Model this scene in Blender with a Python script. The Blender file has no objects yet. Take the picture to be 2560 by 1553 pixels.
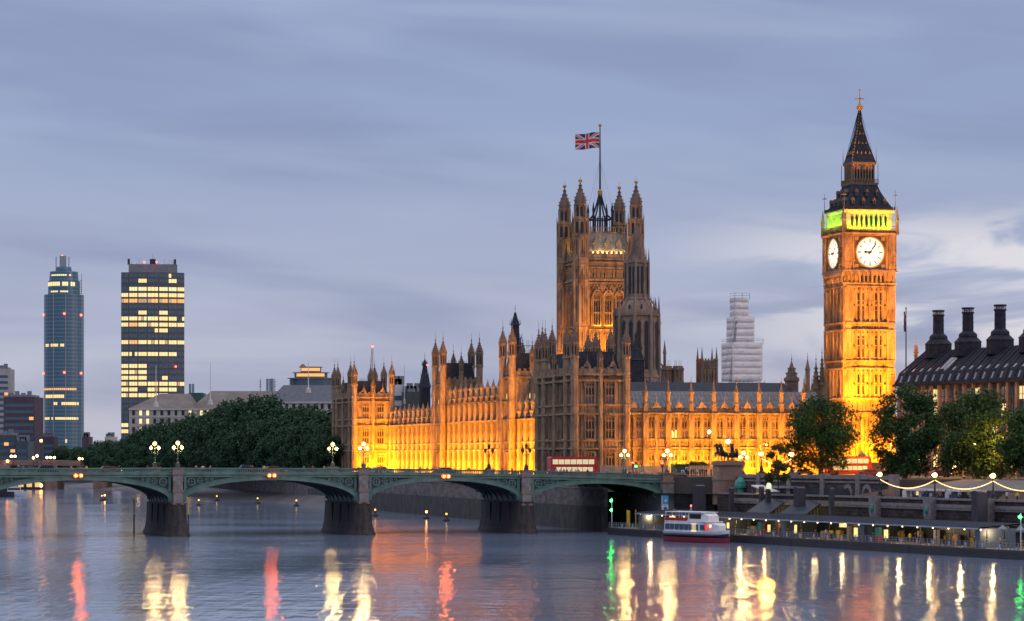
import bpy, bmesh, math, random
from math import sin, cos, pi, radians, sqrt, atan2
from mathutils import Vector, Matrix
import numpy as np
random.seed(7)
S = bpy.context.scene
COL = S.collection

# ------------------------------------------------------------------ camera
F, H, YH = 6900.0, 16.0, 1140.0          # focal length in photo pixels, eye height above water, horizon row
def wx(px, Y): return (px - 1280) / F * Y
def wz(py, Y): return H - (py - YH) / F * Y
cam = bpy.data.cameras.new("Camera"); camo = bpy.data.objects.new("Camera", cam); COL.objects.link(camo)
camo.location = (0, 0, H); camo.rotation_euler = (radians(90), 0, 0)
cam.sensor_width = 36; cam.lens = 36 * F / 2560; cam.shift_x = 0; cam.shift_y = (YH - 776.5) / 2560
cam.clip_start = 1; cam.clip_end = 20000
S.camera = camo
S.view_settings.view_transform = 'Standard'; S.view_settings.look = 'None'
S.view_settings.exposure = 0; S.view_settings.gamma = 1
S.cycles.use_denoising = True
S.cycles.max_bounces = 6; S.cycles.diffuse_bounces = 2; S.cycles.glossy_bounces = 3
S.cycles.sample_clamp_indirect = 6; S.cycles.caustics_reflective = False; S.cycles.caustics_refractive = False

# ------------------------------------------------------------------ world: dusk sky with streaky cloud
W = bpy.data.worlds.new("World"); S.world = W; W.use_nodes = True
nt = W.node_tree; nt.nodes.clear()
def N(t, **kw):
    n = nt.nodes.new(t)
    for k, v in kw.items(): setattr(n, k, v)
    return n
def L(a, b): nt.links.new(a, b)
def Mth(op, a, b=None, c=None, clamp=False):
    n = N('ShaderNodeMath', operation=op); n.use_clamp = clamp
    for i, v in enumerate((a, b, c)):
        if v is None: continue
        if isinstance(v, (int, float)): n.inputs[i].default_value = v
        else: L(v, n.inputs[i])
    return n.outputs[0]
def Ramp(fac, stops, interp='LINEAR'):
    n = N('ShaderNodeValToRGB'); r = n.color_ramp; r.interpolation = interp
    while len(r.elements) < len(stops): r.elements.new(0.5)
    for e, (p, c) in zip(r.elements, stops): e.position = p; e.color = (*c, 1) if len(c) == 3 else c
    L(fac, n.inputs[0]); return n.outputs[0]
def Mix(f, a, b, blend='MIX'):
    n = N('ShaderNodeMix', data_type='RGBA', blend_type=blend)
    for s, v in ((n.inputs['Factor'], f), (n.inputs['A'], a), (n.inputs['B'], b)):
        if isinstance(v, (int, float)): s.default_value = v
        elif isinstance(v, tuple): s.default_value = (*v, 1)
        else: L(v, s)
    return n.outputs['Result']
def Smooth(v, a, b):
    n = N('ShaderNodeMapRange', interpolation_type='SMOOTHSTEP'); L(v, n.inputs[0])
    n.inputs[1].default_value = a; n.inputs[2].default_value = b; return n.outputs[0]
SUN_EL, SUN_ROT = radians(5), radians(120)
sky = N('ShaderNodeTexSky', sky_type='NISHITA'); sky.sun_disc = False
sky.sun_elevation = SUN_EL; sky.sun_rotation = SUN_ROT; sky.altitude = 20
tc = N('ShaderNodeTexCoord'); sp = N('ShaderNodeSeparateXYZ'); L(tc.outputs['Generated'], sp.inputs[0])
X, Z = sp.outputs[0], sp.outputs[2]
def Noise(sx, sz, tilt, off, detail=3, rough=.5, dist=.6):
    cx = Mth('MULTIPLY', X, sx); cz = Mth('ADD', Mth('MULTIPLY', Z, sz), Mth('MULTIPLY', X, tilt))
    c = N('ShaderNodeCombineXYZ'); L(cx, c.inputs[0]); L(cz, c.inputs[2]); c.inputs[1].default_value = off
    n = N('ShaderNodeTexNoise'); n.inputs['Scale'].default_value = 1; n.inputs['Detail'].default_value = detail
    n.inputs['Roughness'].default_value = rough; n.inputs['Distortion'].default_value = dist
    L(c.outputs[0], n.inputs['Vector']); return n.outputs[0]
grad = Ramp(Mth('MULTIPLY', Z, 5.0), [(0.0, (.60, .57, .63)), (.15, (.54, .56, .685)), (.36, (.41, .465, .645)), (.62, (.325, .41, .63)), (1.0, (.31, .395, .625))])
n1 = Noise(4.5, 30, 2.2, 1.3, 4, .5, .35)
n2 = Noise(6, 42, 3.0, 5.1, 3, .45, .4)
n3 = Noise(15, 75, -4, 11.3, 4, .5, .7)
dark = Smooth(n1, .45, .70)
c1 = Mix(Mth('MULTIPLY', dark, .58), grad, (.255, .305, .50))
lite = Smooth(n2, .46, .72)
c2 = Mix(Mth('MULTIPLY', lite, .36), c1, (.47, .54, .73))
# brighter torn cloud low on the right, with slate patches
lowr = Mth('MULTIPLY', Smooth(X, .03, .15), Mth('MULTIPLY', Smooth(Z, .022, .05), Mth('SUBTRACT', 1, Smooth(Z, .072, .095))))
c3 = Mix(Mth('MULTIPLY', Mth('MULTIPLY', Smooth(n3, .43, .60), lowr), .95), c2, (.80, .78, .83))
c4 = Mix(Mth('MULTIPLY', Mth('MULTIPLY', Smooth(n3, .48, .30), lowr), .55), c3, (.30, .33, .47))
warm = Mth('MULTIPLY', Smooth(X, .0, .12), Mth('SUBTRACT', 1, Smooth(Z, .0, .055)))
c5 = Mix(Mth('MULTIPLY', warm, .35), c4, (.66, .58, .60))
back = Smooth(Z, .30, .75)          # overcast dome: brightest overhead
c6 = Mix(back, c5, (1.12, 1.08, 1.20))
skyl = N('ShaderNodeVectorMath', operation='SCALE'); L(sky.outputs[0], skyl.inputs[0]); skyl.inputs['Scale'].default_value = .05
tot = N('ShaderNodeVectorMath', operation='ADD'); L(c6, tot.inputs[0]); L(skyl.outputs[0], tot.inputs[1])
tot = c6
mixs = Mix(.08, c6, skyl.outputs[0])
bg = N('ShaderNodeBackground'); L(mixs, bg.inputs[0]); bg.inputs[1].default_value = 1.0
wo = N('ShaderNodeOutputWorld'); L(bg.outputs[0], wo.inputs[0])
try: W.cycles.sampling_method = 'MANUAL'; W.cycles.sample_map_resolution = 512
except Exception: pass

sl = bpy.data.lights.new("Sun", 'SUN'); sl.energy = .5; sl.angle = radians(20); sl.color = (1, .72, .60)
so = bpy.data.objects.new("Sun", sl); COL.objects.link(so)
so.rotation_euler = (radians(90) - SUN_EL - radians(8), 0, radians(60))

# ------------------------------------------------------------------ materials
MATS = {}
def newmat(name):
    m = bpy.data.materials.new(name); m.use_nodes = True; MATS[name] = m
    return m, m.node_tree, m.node_tree.nodes['Principled BSDF']
def pm(name, c1, c2=None, scale=.6, rough=.8, bump=0.0, stretch=(1, 1, 1), metal=0, detail=5, lo=.35, hi=.65, isl=0.0, spec=None):
    """procedural two-tone weathered surface"""
    m, t, b = newmat(name)
    b.inputs['Roughness'].default_value = rough; b.inputs['Metallic'].default_value = metal
    if spec is not None: b.inputs['Specular IOR Level'].default_value = spec
    c2 = c2 or tuple(x * .72 for x in c1)
    tcn = t.nodes.new('ShaderNodeTexCoord'); mp = t.nodes.new('ShaderNodeMapping'); mp.inputs['Scale'].default_value = stretch
    t.links.new(tcn.outputs['Object'], mp.inputs[0])
    no = t.nodes.new('ShaderNodeTexNoise'); no.inputs['Scale'].default_value = scale; no.inputs['Detail'].default_value = detail
    no.inputs['Roughness'].default_value = .65
    t.links.new(mp.outputs[0], no.inputs['Vector'])
    rp = t.nodes.new('ShaderNodeValToRGB'); rp.color_ramp.elements[0].position = lo; rp.color_ramp.elements[1].position = hi
    rp.color_ramp.elements[0].color = (*c2, 1); rp.color_ramp.elements[1].color = (*c1, 1)
    t.links.new(no.outputs[0], rp.inputs[0]); out = rp.outputs[0]
    if isl:
        g = t.nodes.new('ShaderNodeNewGeometry'); mr = t.nodes.new('ShaderNodeMapRange')
        mr.inputs[3].default_value = 1 - isl; mr.inputs[4].default_value = 1 + isl
        t.links.new(g.outputs['Random Per Island'], mr.inputs[0])
        vm = t.nodes.new('ShaderNodeVectorMath'); vm.operation = 'SCALE'
        t.links.new(out, vm.inputs[0]); t.links.new(mr.outputs[0], vm.inputs['Scale']); out = vm.outputs[0]
    t.links.new(out, b.inputs['Base Color'])
    if bump:
        bp = t.nodes.new('ShaderNodeBump'); bp.inputs['Strength'].default_value = bump; bp.inputs['Distance'].default_value = .3
        n2 = t.nodes.new('ShaderNodeTexNoise'); n2.inputs['Scale'].default_value = scale * 4; t.links.new(mp.outputs[0], n2.inputs['Vector'])
        t.links.new(n2.outputs[0], bp.inputs['Height']); t.links.new(bp.outputs[0], b.inputs['Normal'])
    return m
def em(name, col, strength):
    m, t, b = newmat(name)
    b.inputs['Base Color'].default_value = (*[min(.8, c) for c in col], 1)
    b.inputs['Emission Color'].default_value = (*col, 1); b.inputs['Emission Strength'].default_value = strength
    return m
def gl(name, c, rough=.08):
    m, t, b = newmat(name); b.inputs['Base Color'].default_value = (*c, 1); b.inputs['Roughness'].default_value = rough
    return m
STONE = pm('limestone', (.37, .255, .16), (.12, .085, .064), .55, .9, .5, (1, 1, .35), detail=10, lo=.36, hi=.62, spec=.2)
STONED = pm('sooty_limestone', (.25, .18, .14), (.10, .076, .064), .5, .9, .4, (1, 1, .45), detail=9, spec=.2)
GRANITE = pm('grey_granite', (.27, .245, .24), (.16, .14, .14), 1.2, .8, .15)
WALLST = pm('river_wall_stone', (.19, .16, .145), (.07, .06, .056), .35, .85, .3, (1, 1, 2.2), detail=8)
WALLLOW = pm('weedy_wall_stone', (.075, .065, .06), (.028, .028, .026), .5, .9, .3, (1, 1, .6), detail=8)
def brickwall(name, c1, c2, vec, bw=1.3, bh=.62):
    m = pm(name, c1, c2, .35, .9, 0, (1, 1, 2.2), detail=8, spec=.2); t = m.node_tree; b = t.nodes['Principled BSDF']
    src = b.inputs['Base Color'].links[0].from_socket; tcn = t.nodes.new('ShaderNodeTexCoord'); d = t.nodes.new('ShaderNodeVectorMath'); d.operation = 'DOT_PRODUCT'
    t.links.new(tcn.outputs['Object'], d.inputs[0]); d.inputs[1].default_value = vec
    s_ = t.nodes.new('ShaderNodeSeparateXYZ'); t.links.new(tcn.outputs['Object'], s_.inputs[0]); c = t.nodes.new('ShaderNodeCombineXYZ'); t.links.new(d.outputs['Value'], c.inputs[0]); t.links.new(s_.outputs[2], c.inputs[1])
    bk = t.nodes.new('ShaderNodeTexBrick'); t.links.new(c.outputs[0], bk.inputs['Vector']); bk.inputs['Scale'].default_value = 1; bk.inputs['Brick Width'].default_value = bw; bk.inputs['Row Height'].default_value = bh; bk.inputs['Mortar Size'].default_value = .05
    bk.inputs['Color1'].default_value = (1, 1, 1, 1); bk.inputs['Color2'].default_value = (.68, .66, .66, 1); bk.inputs['Mortar'].default_value = (.4, .38, .37, 1)
    mx = t.nodes.new('ShaderNodeMix'); mx.data_type = 'RGBA'; mx.blend_type = 'MULTIPLY'; mx.inputs['Factor'].default_value = 1
    t.links.new(src, mx.inputs['A']); t.links.new(bk.outputs[0], mx.inputs['B']); t.links.new(mx.outputs['Result'], b.inputs['Base Color']); return m
WALLB = brickwall('coursed_street_wall', (.125, .105, .11), (.05, .043, .046), (1, 0, 0)); WALLR = brickwall('coursed_river_wall', (.095, .08, .075), (.035, .03, .03), (.392, -.92, 0))
PIERST = pm('tide_stained_stone', (.06, .052, .05), (.016, .016, .018), .9, .8, .4, (1, 1, .3), detail=9)
PINKST = pm('pink_stone', (.30, .20, .16), (.19, .125, .10), .4, .8, .1, (1, 1, .5))
LANTST = pm('lantern_stone', (.34, .25, .20), (.16, .12, .10), .5, .9, .4, (1, 1, .45), detail=9, spec=.2)
IRONROOF = pm('dark_iron_roof', (.038, .046, .066), (.018, .022, .034), 1.5, .6, .1, spec=.15)
LEAD = pm('grey_lead_roof', (.175, .18, .205), (.105, .11, .13), .8, .45, 0, (1, 1, 1))
SLATE = pm('blue_slate', (.075, .09, .125), (.045, .055, .08), .5, .6, .1, (1, 1, 2))
TANROOF = pm('weathered_tile_roof', (.205, .18, .165), (.13, .112, .105), .12, .8, .05, (1, 1, 1.5))
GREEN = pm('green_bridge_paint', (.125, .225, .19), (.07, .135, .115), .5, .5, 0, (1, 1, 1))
GREEND = pm('green_bridge_shade', (.045, .085, .075), (.03, .055, .05), .5, .6)  # darker copy of the green: shade of undersides and recesses, also lamp posts
BLACKI = pm('black_ironwork', (.018, .018, .02), (.01, .01, .012), 2, .5)
GILT = pm('gilded_metal', (.55, .33, .09), (.36, .2, .05), 3, .4, metal=.6)
GLASSD = gl('dark_window_glass', (.008, .009, .012), .3)
GLASSB = gl('blue_curtain_glass', (.06, .11, .16), .2)
GLASSP = gl('violet_window_glass', (.09, .07, .10), .2)
LITW = em('lit_window', (1, .75, .25), 1.3)
LITC = em('lit_office_window', (1, .66, .26), 1.0)
LITO = em('lit_office_window_orange', (1, .45, .14), .85)
LITG = em('lit_office_window_pale', (1, .80, .38), .85)
LAMPW = em('lamp_globe_glow', (1, .62, .22), 90)
LAMPE = em('embankment_globe_glow', (1, .60, .20), 3.2); LAMPG = em('warm_globe_glow', (1, .52, .13), 3.0); BURN = em('lamp_core_glow', (1, .60, .2), 420); HOTCE = em('embankment_core_glow', (1, .58, .18), 130)  # core glows belong to balls added in front of the dimmer globes
LAMPF = em('far_lamp_glow', (1, .62, .3), 14)
LAMPO = em('orange_lamp_glow', (1, .33, .06), 30)
NAVO = em('orange_signal_glow', (1, .15, .015), 260); NAVR = em('orange_signal_lens', (1, .10, .008), 3.2)
NAVG = em('green_signal_glow', (.02, 1, .08), 30)
REDL = em('red_beacon_glow', (1, .10, .07), 6)
DIAL = em('opal_clock_glass', (1, .90, .70), 1.15)
BULB = em('festoon_bulb_glow', (1, .6, .24), 4)
PIERL = em('pier_downlight_glow', (1, .72, .36), 7)
WHITEP = pm('white_paint', (.72, .72, .74), (.58, .58, .62), .8, .5)
CREAM = pm('pale_render', (.5, .47, .45), (.38, .36, .35), .3, .8)
SHEET = pm('white_scaffold_sheeting', (.82, .78, .78), (.66, .63, .66), .25, .6, .1, (1, 1, 3), detail=3)
STEEL = pm('painted_steel_grey', (.21, .23, .27), (.14, .155, .19), .8, .5)
DSTEEL = pm('dark_steel', (.04, .045, .06), (.022, .025, .035), .6, .55)
PILE = pm('rusted_pile_steel', (.06, .055, .07), (.035, .03, .04), .5, .6, .1, (1, 1, .3))
BLUEROOF = pm('blue_grey_roof_sheet', (.04, .055, .08), (.025, .035, .055), .6, .55, spec=.2)
HULL = pm('black_hull', (.03, .032, .042), (.018, .02, .026), .5, .5)
REDP = pm('red_paint', (.5, .02, .02), (.36, .015, .015), .8, .35)
MAROON = pm('maroon_antifoul', (.26, .02, .04), (.17, .015, .03), .8, .5)
YELLOW = pm('yellow_paint', (.65, .42, .03), (.5, .31, .02), 2, .5)
TURQ = pm('turquoise_paint', (.05, .30, .25), (.035, .22, .18), 1, .5)
BLUEP = pm('blue_paint', (.04, .16, .42), (.03, .11, .3), 1, .5)
KGREEN = pm('kiosk_green_paint', (.02, .085, .035), (.014, .06, .025), 1, .5)
ASPH = pm('asphalt', (.055, .053, .052), (.04, .04, .04), .5, .85)
PAVE = pm('pavement', (.2, .18, .165), (.15, .135, .125), .4, .85)
EARTH = pm('ground_earth', (.11, .10, .08), (.07, .065, .055), .05, .9)
MUD = pm('foreshore_mud', (.115, .105, .11), (.06, .056, .06), .06, .55, .4, (1, 1, 1), detail=8)
BARK = pm('bark', (.085, .06, .042), (.045, .032, .024), 1.2, .9, .4, (1, 1, .3))
BRONZE = pm('dark_bronze', (.035, .028, .026), (.018, .015, .015), 3, .45, metal=.3)
PURPB = pm('purple_brick', (.085, .06, .085), (.06, .042, .06), .25, .75)
COPPER = pm('green_copper_roof', (.03, .10, .085), (.02, .07, .06), .3, .6)
def leafmat(name, a, b):
    m, t, bs = newmat(name)
    g = t.nodes.new('ShaderNodeNewGeometry'); rp = t.nodes.new('ShaderNodeValToRGB')
    rp.color_ramp.elements[0].color = (*b, 1); rp.color_ramp.elements[1].color = (*a, 1)
    t.links.new(g.outputs['Random Per Island'], rp.inputs[0])
    t.links.new(rp.outputs[0], bs.inputs['Base Color']); bs.inputs['Roughness'].default_value = .7; bs.inputs['Specular IOR Level'].default_value = .12
    return m
LEAF = leafmat('plane_tree_leaves', (.068, .135, .038), (.020, .048, .020))
LEAFY = leafmat('yellow_green_leaves', (.10, .12, .03), (.045, .065, .022))
LEAFF = leafmat('distant_leaves', (.055, .118, .055), (.020, .048, .032))

# ------------------------------------------------------------------ mesh helpers
class MB:
    def __init__(s): s.v = []; s.f = []; s.mi = []; s.m = 0; s.M = None
    def add(s, vs, fs):
        o = len(s.v)
        if s.M is not None: vs = [s.M @ Vector(v) for v in vs]
        s.v.extend(tuple(v) for v in vs); s.f.extend(tuple(i + o for i in f) for f in fs); s.mi.extend([s.m] * len(fs))
    def box(s, x0, x1, y0, y1, z0, z1):
        s.add([(x0, y0, z0), (x1, y0, z0), (x1, y1, z0), (x0, y1, z0), (x0, y0, z1), (x1, y0, z1), (x1, y1, z1), (x0, y1, z1)],
              [(3, 2, 1, 0), (4, 5, 6, 7), (0, 1, 5, 4), (1, 2, 6, 5), (2, 3, 7, 6), (3, 0, 4, 7)])
    def cbox(s, cx, cy, z0, w, d, h): s.box(cx - w / 2, cx + w / 2, cy - d / 2, cy + d / 2, z0, z0 + h)
    def rings(s, rs, c0=True, c1=True):
        n = len(rs[0]); vs = [p for r in rs for p in r]; fs = []
        for k in range(len(rs) - 1):
            for i in range(n):
                j = (i + 1) % n; fs.append((k * n + i, k * n + j, (k + 1) * n + j, (k + 1) * n + i))
        if c0: fs.append(tuple(range(n - 1, -1, -1)))
        if c1: fs.append(tuple((len(rs) - 1) * n + i for i in range(n)))
        s.add(vs, fs)
    def lathe(s, cx, cy, prof, n=8, rot=None, sx=1, sy=1):
        rot = pi / n if rot is None else rot
        s.rings([[(cx + r * sx * cos(rot + 2 * pi * i / n), cy + r * sy * sin(rot + 2 * pi * i / n), z) for i in range(n)] for z, r in prof])
    def sq(s, cx, cy, prof):                       # square rings, r = half width
        s.rings([[(cx - a, cy - a, z), (cx + a, cy - a, z), (cx + a, cy + a, z), (cx - a, cy + a, z)] for z, a in prof])
    def tube(s, p, q, r, r1=None, n=6):
        p, q = Vector(p), Vector(q); r1 = r if r1 is None else r1
        d = (q - p); d.normalize(); u = d.orthogonal().normalized(); w = d.cross(u)
        s.rings([[tuple(c + (u * cos(2 * pi * i / n) + w * sin(2 * pi * i / n)) * rr) for i in range(n)] for c, rr in ((p, r), (q, r1))])
    def path(s, pts, r, n=5):
        for a, b in zip(pts, pts[1:]): s.tube(a, b, r, r, n)
    def ball(s, c, r, n=8, k=5, sz=1):
        s.lathe(c[0], c[1], [(c[2] - r * sz * cos(pi * i / k), max(r * sin(pi * i / k), r * .02)) for i in range(k + 1)], n)
    def prism(s, poly, y0, y1):                    # polygon in (x, z) pushed along y
        n = len(poly); vs = [(x, y0, z) for x, z in poly] + [(x, y1, z) for x, z in poly]
        s.add(vs, [tuple(range(n)), tuple(range(2 * n - 1, n - 1, -1))] + [(i, i + n, (i + 1) % n + n, (i + 1) % n) for i in range(n)])
    def flat(s, poly, z0, z1):                     # polygon in (x, y) pushed along z
        n = len(poly); vs = [(x, y, z0) for x, y in poly] + [(x, y, z1) for x, y in poly]
        s.add(vs, [tuple(range(n - 1, -1, -1)), tuple(range(n, 2 * n))] + [(i, (i + 1) % n, (i + 1) % n + n, i + n) for i in range(n)])
    def mesh(s, name, mats, smooth=False):
        me = bpy.data.meshes.new(name); me.from_pydata(s.v, [], s.f)
        for m in (mats if isinstance(mats, (list, tuple)) else [mats]): me.materials.append(m)
        me.polygons.foreach_set('material_index', s.mi)
        if smooth: me.polygons.foreach_set('use_smooth', [True] * len(s.f))
        me.update(); return me
    def build(s, name, mats, parent=None, smooth=False): return put(s.mesh(name, mats, smooth), name, parent)
BASE = {}
def put(me, name, parent=None, loc=None, rz=0):
    """link a mesh; inside a thing its heights are given above the water, whatever the thing's own base"""
    o = bpy.data.objects.new(name, me); COL.objects.link(o)
    l = Vector(loc) if loc is not None else Vector((0, 0, 0))
    if parent is not None:
        o.parent = parent
        if parent.type == 'EMPTY': l = l - Vector((0, 0, BASE.get(parent.name, 0)))
    o.location = l; o.rotation_euler = (0, 0, rz); return o
def tag(o, label, cat=None, group=None, kind=None):
    if label: o['label'] = label
    if cat: o['category'] = cat
    if group: o['group'] = group
    if kind: o['kind'] = kind
    return o
def thing(name, label, cat, loc=(0, 0, 0), rz=0, group=None):
    o = bpy.data.objects.new(name, None); COL.objects.link(o); o.location = loc; o.rotation_euler = (0, 0, rz)
    BASE[o.name] = loc[2]; o.empty_display_size = .5
    return tag(o, label, cat, group)
def dup(root, loc=None, rz=None, label=None, group=None):
    kids = {}
    for ob in COL.objects:
        if ob.parent is not None: kids.setdefault(ob.parent, []).append(ob)
    def rec(o, par):
        c = o.copy(); COL.objects.link(c)
        if par is not None: c.parent = par
        for k in kids.get(o, []): rec(k, c)
        return c
    c = rec(root, None)
    if loc is not None: c.location = loc
    if rz is not None: c.rotation_euler = (0, 0, rz)
    if label: c['label'] = label
    if group: c['group'] = group
    return c
def lamp(name, typ, loc, energy, color, parent=None, **kw):
    l = bpy.data.lights.new(name, typ); l.energy = energy; l.color = color
    for k, v in kw.items(): setattr(l, k, v)
    o = bpy.data.objects.new(name, l); COL.objects.link(o)
    o.location = loc
    if parent is not None: o.parent = parent
    return o
def aim(o, d):
    o.rotation_euler = Vector(d).to_track_quat('-Z', 'Y').to_euler()
SOD = (1, .345, .004)        # sodium flood light

# palace frame: x along the long north front (to the right), y deeper
PA = radians(14.5); PX, PY = 14.4, 636.0
def PW(x, y): return (PX + cos(PA) * x - sin(PA) * y, PY + sin(PA) * x + cos(PA) * y)
def pthing(name, label, cat, x, y, zb, group=None):
    a, b = PW(x, y); return thing(name, label, cat, (a, b, zb), PA, group)
# bridge frame: x to the right along the parapet, 0 at the west abutment, y to the back
BA = radians(17); BX, BY = 32.4, 580.0
def BW(x, y): return (BX + cos(BA) * x - sin(BA) * y, BY + sin(BA) * x + cos(BA) * y)
# embankment frame: x towards the camera along the river wall, y inland
EA = atan2(-.92, .392); EX, EY = 39.7, 570.6
def EW(x, y): return (EX + cos(EA) * x - sin(EA) * y, EY + sin(EA) * x + cos(EA) * y)
# ------------------------------------------------------------------ water, ground, banks
def make_water():
    m, t, b = newmat('river_water')
    b.inputs['Base Color'].default_value = (.15, .20, .30, 1)
    b.inputs['Roughness'].default_value = .13; b.inputs['IOR'].default_value = 1.5; b.inputs['Specular Tint'].default_value = (.84, .93, 1, 1)
    tcn = t.nodes.new('ShaderNodeTexCoord')
    prev = None
    for sc, st, di in (((.03, .06, 1), 1, .10), ((.5, .05, 1), 1, .11), ((1.4, .2, 1), 1, .03), ((.22, .2, 1), 1, .075)):
        mp = t.nodes.new('ShaderNodeMapping'); mp.inputs['Scale'].default_value = sc; mp.inputs['Rotation'].default_value = (0, 0, .12)
        t.links.new(tcn.outputs['Object'], mp.inputs[0])
        no = t.nodes.new('ShaderNodeTexNoise'); no.inputs['Scale'].default_value = 1; no.inputs['Detail'].default_value = 2
        no.inputs['Distortion'].default_value = .3
        t.links.new(mp.outputs[0], no.inputs['Vector'])
        bp = t.nodes.new('ShaderNodeBump'); bp.inputs['Strength'].default_value = st; bp.inputs['Distance'].default_value = di
        t.links.new(no.outputs[0], bp.inputs['Height'])
        if prev is not None: t.links.new(prev, bp.inputs['Normal'])
        prev = bp.outputs[0]
    t.links.new(prev, b.inputs['Normal'])
    # calmer and rougher patches where the current runs
    no = t.nodes.new('ShaderNodeTexNoise'); no.inputs['Scale'].default_value = .02; no.inputs['Detail'].default_value = 4
    t.links.new(tcn.outputs['Object'], no.inputs['Vector'])
    mr = t.nodes.new('ShaderNodeMapRange'); mr.inputs[1].default_value = .35; mr.inputs[2].default_value = .65
    mr.inputs[3].default_value = .085; mr.inputs[4].default_value = .135
    t.links.new(no.outputs[0], mr.inputs[0]); t.links.new(mr.outputs[0], b.inputs['Roughness'])
    return m
WATER = make_water()
mb = MB(); mb.add([(-2500, -300, 0), (2500, -300, 0), (2500, 9000, 0), (-2500, 9000, 0)], [(0, 1, 2, 3)])
tag(mb.build('river_water', WATER), 'grey river with long orange reflections', 'river', kind='structure')
# west bank as one sheet to the horizon
bank = [EW(420, .4), EW(-2, .4), PW(-7.9, -52), PW(-7.9, 296), (-172, 1330), (-215, 1500), (-330, 1900), (-3500, 1960), (-3500, 9000), (4000, 9000), (4000, 150)]
mb = MB(); mb.add([(x, y, 8.2) for x, y in bank], [tuple(range(len(bank)))])
tag(mb.build('ground', EARTH), 'low bank behind the river walls', 'ground', kind='structure')
lb = [(-3500, 1420), (-262, 1400), (-262, 1440), (-420, 1958), (-3500, 1958)]
mb = MB(); mb.flat(lb, -2, 4)
tag(mb.build('far_bank', EARTH), 'far bank beyond the distant bridge', 'ground', kind='structure')
# raised street level between bridge, clock tower and offices
st = [EW(8, 8), EW(64, 6.5), EW(64, 22), EW(160, 22), EW(160, 120), PW(140, 30), PW(12.4, 1), PW(0, -1), BW(0, 26), BW(0, .5)]
mb = MB(); mb.flat(st, 7.9, 11.6)
tag(mb.build('street', ASPH), 'street level behind the embankment wall', 'road', kind='structure')
mb = MB(); e_ = [(*EW(64, 9), 7.9), (*EW(160, 9), 7.9), (*EW(160, 22), 7.9), (*EW(64, 22), 7.9), (*EW(64, 9), 9.9), (*EW(160, 9), 9.9), (*EW(160, 22), 11.58), (*EW(64, 22), 11.58)]
mb.add(e_, [(3, 2, 1, 0), (4, 5, 6, 7), (0, 1, 5, 4), (1, 2, 6, 5), (2, 3, 7, 6), (3, 0, 4, 7)]); tag(mb.build('pavement', PAVE), 'sloping pavement under the trees behind the kiosks', 'pavement', kind='structure')
mb = MB(); mb.add([(*EW(i, j), 8.25) for i, j in ((73, 8), (420, 8), (420, 30), (73, 30))], [(0, 1, 2, 3)])
tag(mb.build('embankment_road', ASPH), 'riverside road behind the kiosks', 'road', kind='structure')
# mud foreshore at low tide, outside the terrace and garden walls
g0, g1 = Vector(PW(-8.4, 215)), Vector(PW(-8.4, 296)); g2 = Vector((-172, 1330)); g3 = Vector((-215, 1500))
mb = MB(); top = [g0, g1, g1.lerp(g2, .35), g1.lerp(g2, .7), g2, g3]; out = [2, 9, 17, 24, 30, 30]
n = len(top); vs = []
for k in range(4):
    for p, o in zip(top, out):
        q = p + Vector((-1, -.15)).normalized() * o * k / 3
        vs.append((q.x, q.y, [3.0, 2.0, 1.0, -.4][k] + .25 * sin(q.y * .07 + k)))
mb.add(vs, [(k * n + i, k * n + i + 1, (k + 1) * n + i + 1, (k + 1) * n + i) for k in range(3) for i in range(n - 1)])
tag(mb.build('foreshore_mud', MUD, smooth=True), 'grey mud bank under the garden wall', 'foreshore', kind='structure')
# river walls
def wall_run(name, label, pts, ztop, split, th=.9, cap=True, mat=None):
    r = thing(name, label, 'wall', (pts[0][0], pts[0][1], 0))
    o = Vector((pts[0][0], pts[0][1], 0))
    up, lo, cp = MB(), MB(), MB()
    for a, b in zip(pts, pts[1:]):
        a, b = Vector((*a, 0)) - o, Vector((*b, 0)) - o; d = (b - a).normalized(); nrm = Vector((d.y, -d.x, 0))
        def slab(m, z0, z1, y0, y1):
            m.add([a + nrm * y0 + Vector((0, 0, z0)), b + nrm * y0 + Vector((0, 0, z0)), b + nrm * y1 + Vector((0, 0, z0)), a + nrm * y1 + Vector((0, 0, z0)),
                   a + nrm * y0 + Vector((0, 0, z1)), b + nrm * y0 + Vector((0, 0, z1)), b + nrm * y1 + Vector((0, 0, z1)), a + nrm * y1 + Vector((0, 0, z1))],
                  [(3, 2, 1, 0), (4, 5, 6, 7), (0, 1, 5, 4), (1, 2, 6, 5), (2, 3, 7, 6), (3, 0, 4, 7)])
        slab(lo, -2, split, .35, -th); slab(up, split, ztop - .35, 0, -th); slab(cp, ztop - .35, ztop, .18, -th - .1)
    up.build('upper_courses', mat or WALLST, r); lo.build('tidal_courses', WALLLOW, r); cp.build('coping', GRANITE, r)
    return r
tw = wall_run('terrace_wall', 'long dark river wall under the palace terrace', [PW(-8.3, 296), PW(-8.3, -52)], 9.3, 5.2)
wall_run('garden_wall', 'far river wall below the dark tree mass', [(-330, 1900), (-215.5, 1500), (-172.5, 1330), PW(-8.3, 296.3)], 7.4, 2.5)
# terrace balustrade bays
mb = MB()
for k in range(0, 84): mb.box(-8.75, -8.05, 294 - k * 4.1, 293.2 - k * 4.1, 9.3, 10.4)
mb.box(-8.55, -8.25, -50, 294, 9.304, 9.45); mb.box(-8.6, -8.2, -50, 294, 10.15, 10.35)
for k in range(0, 688): mb.box(-8.5, -8.3, 294 - k * .5, 293.8 - k * .5, 9.45, 10.15)
ba = pthing('terrace_balustrade', 'pale stone balustrade along the palace terrace edge', 'balustrade', 0, 0, 9.3); mb.build('balusters', STONE, ba)

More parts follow.
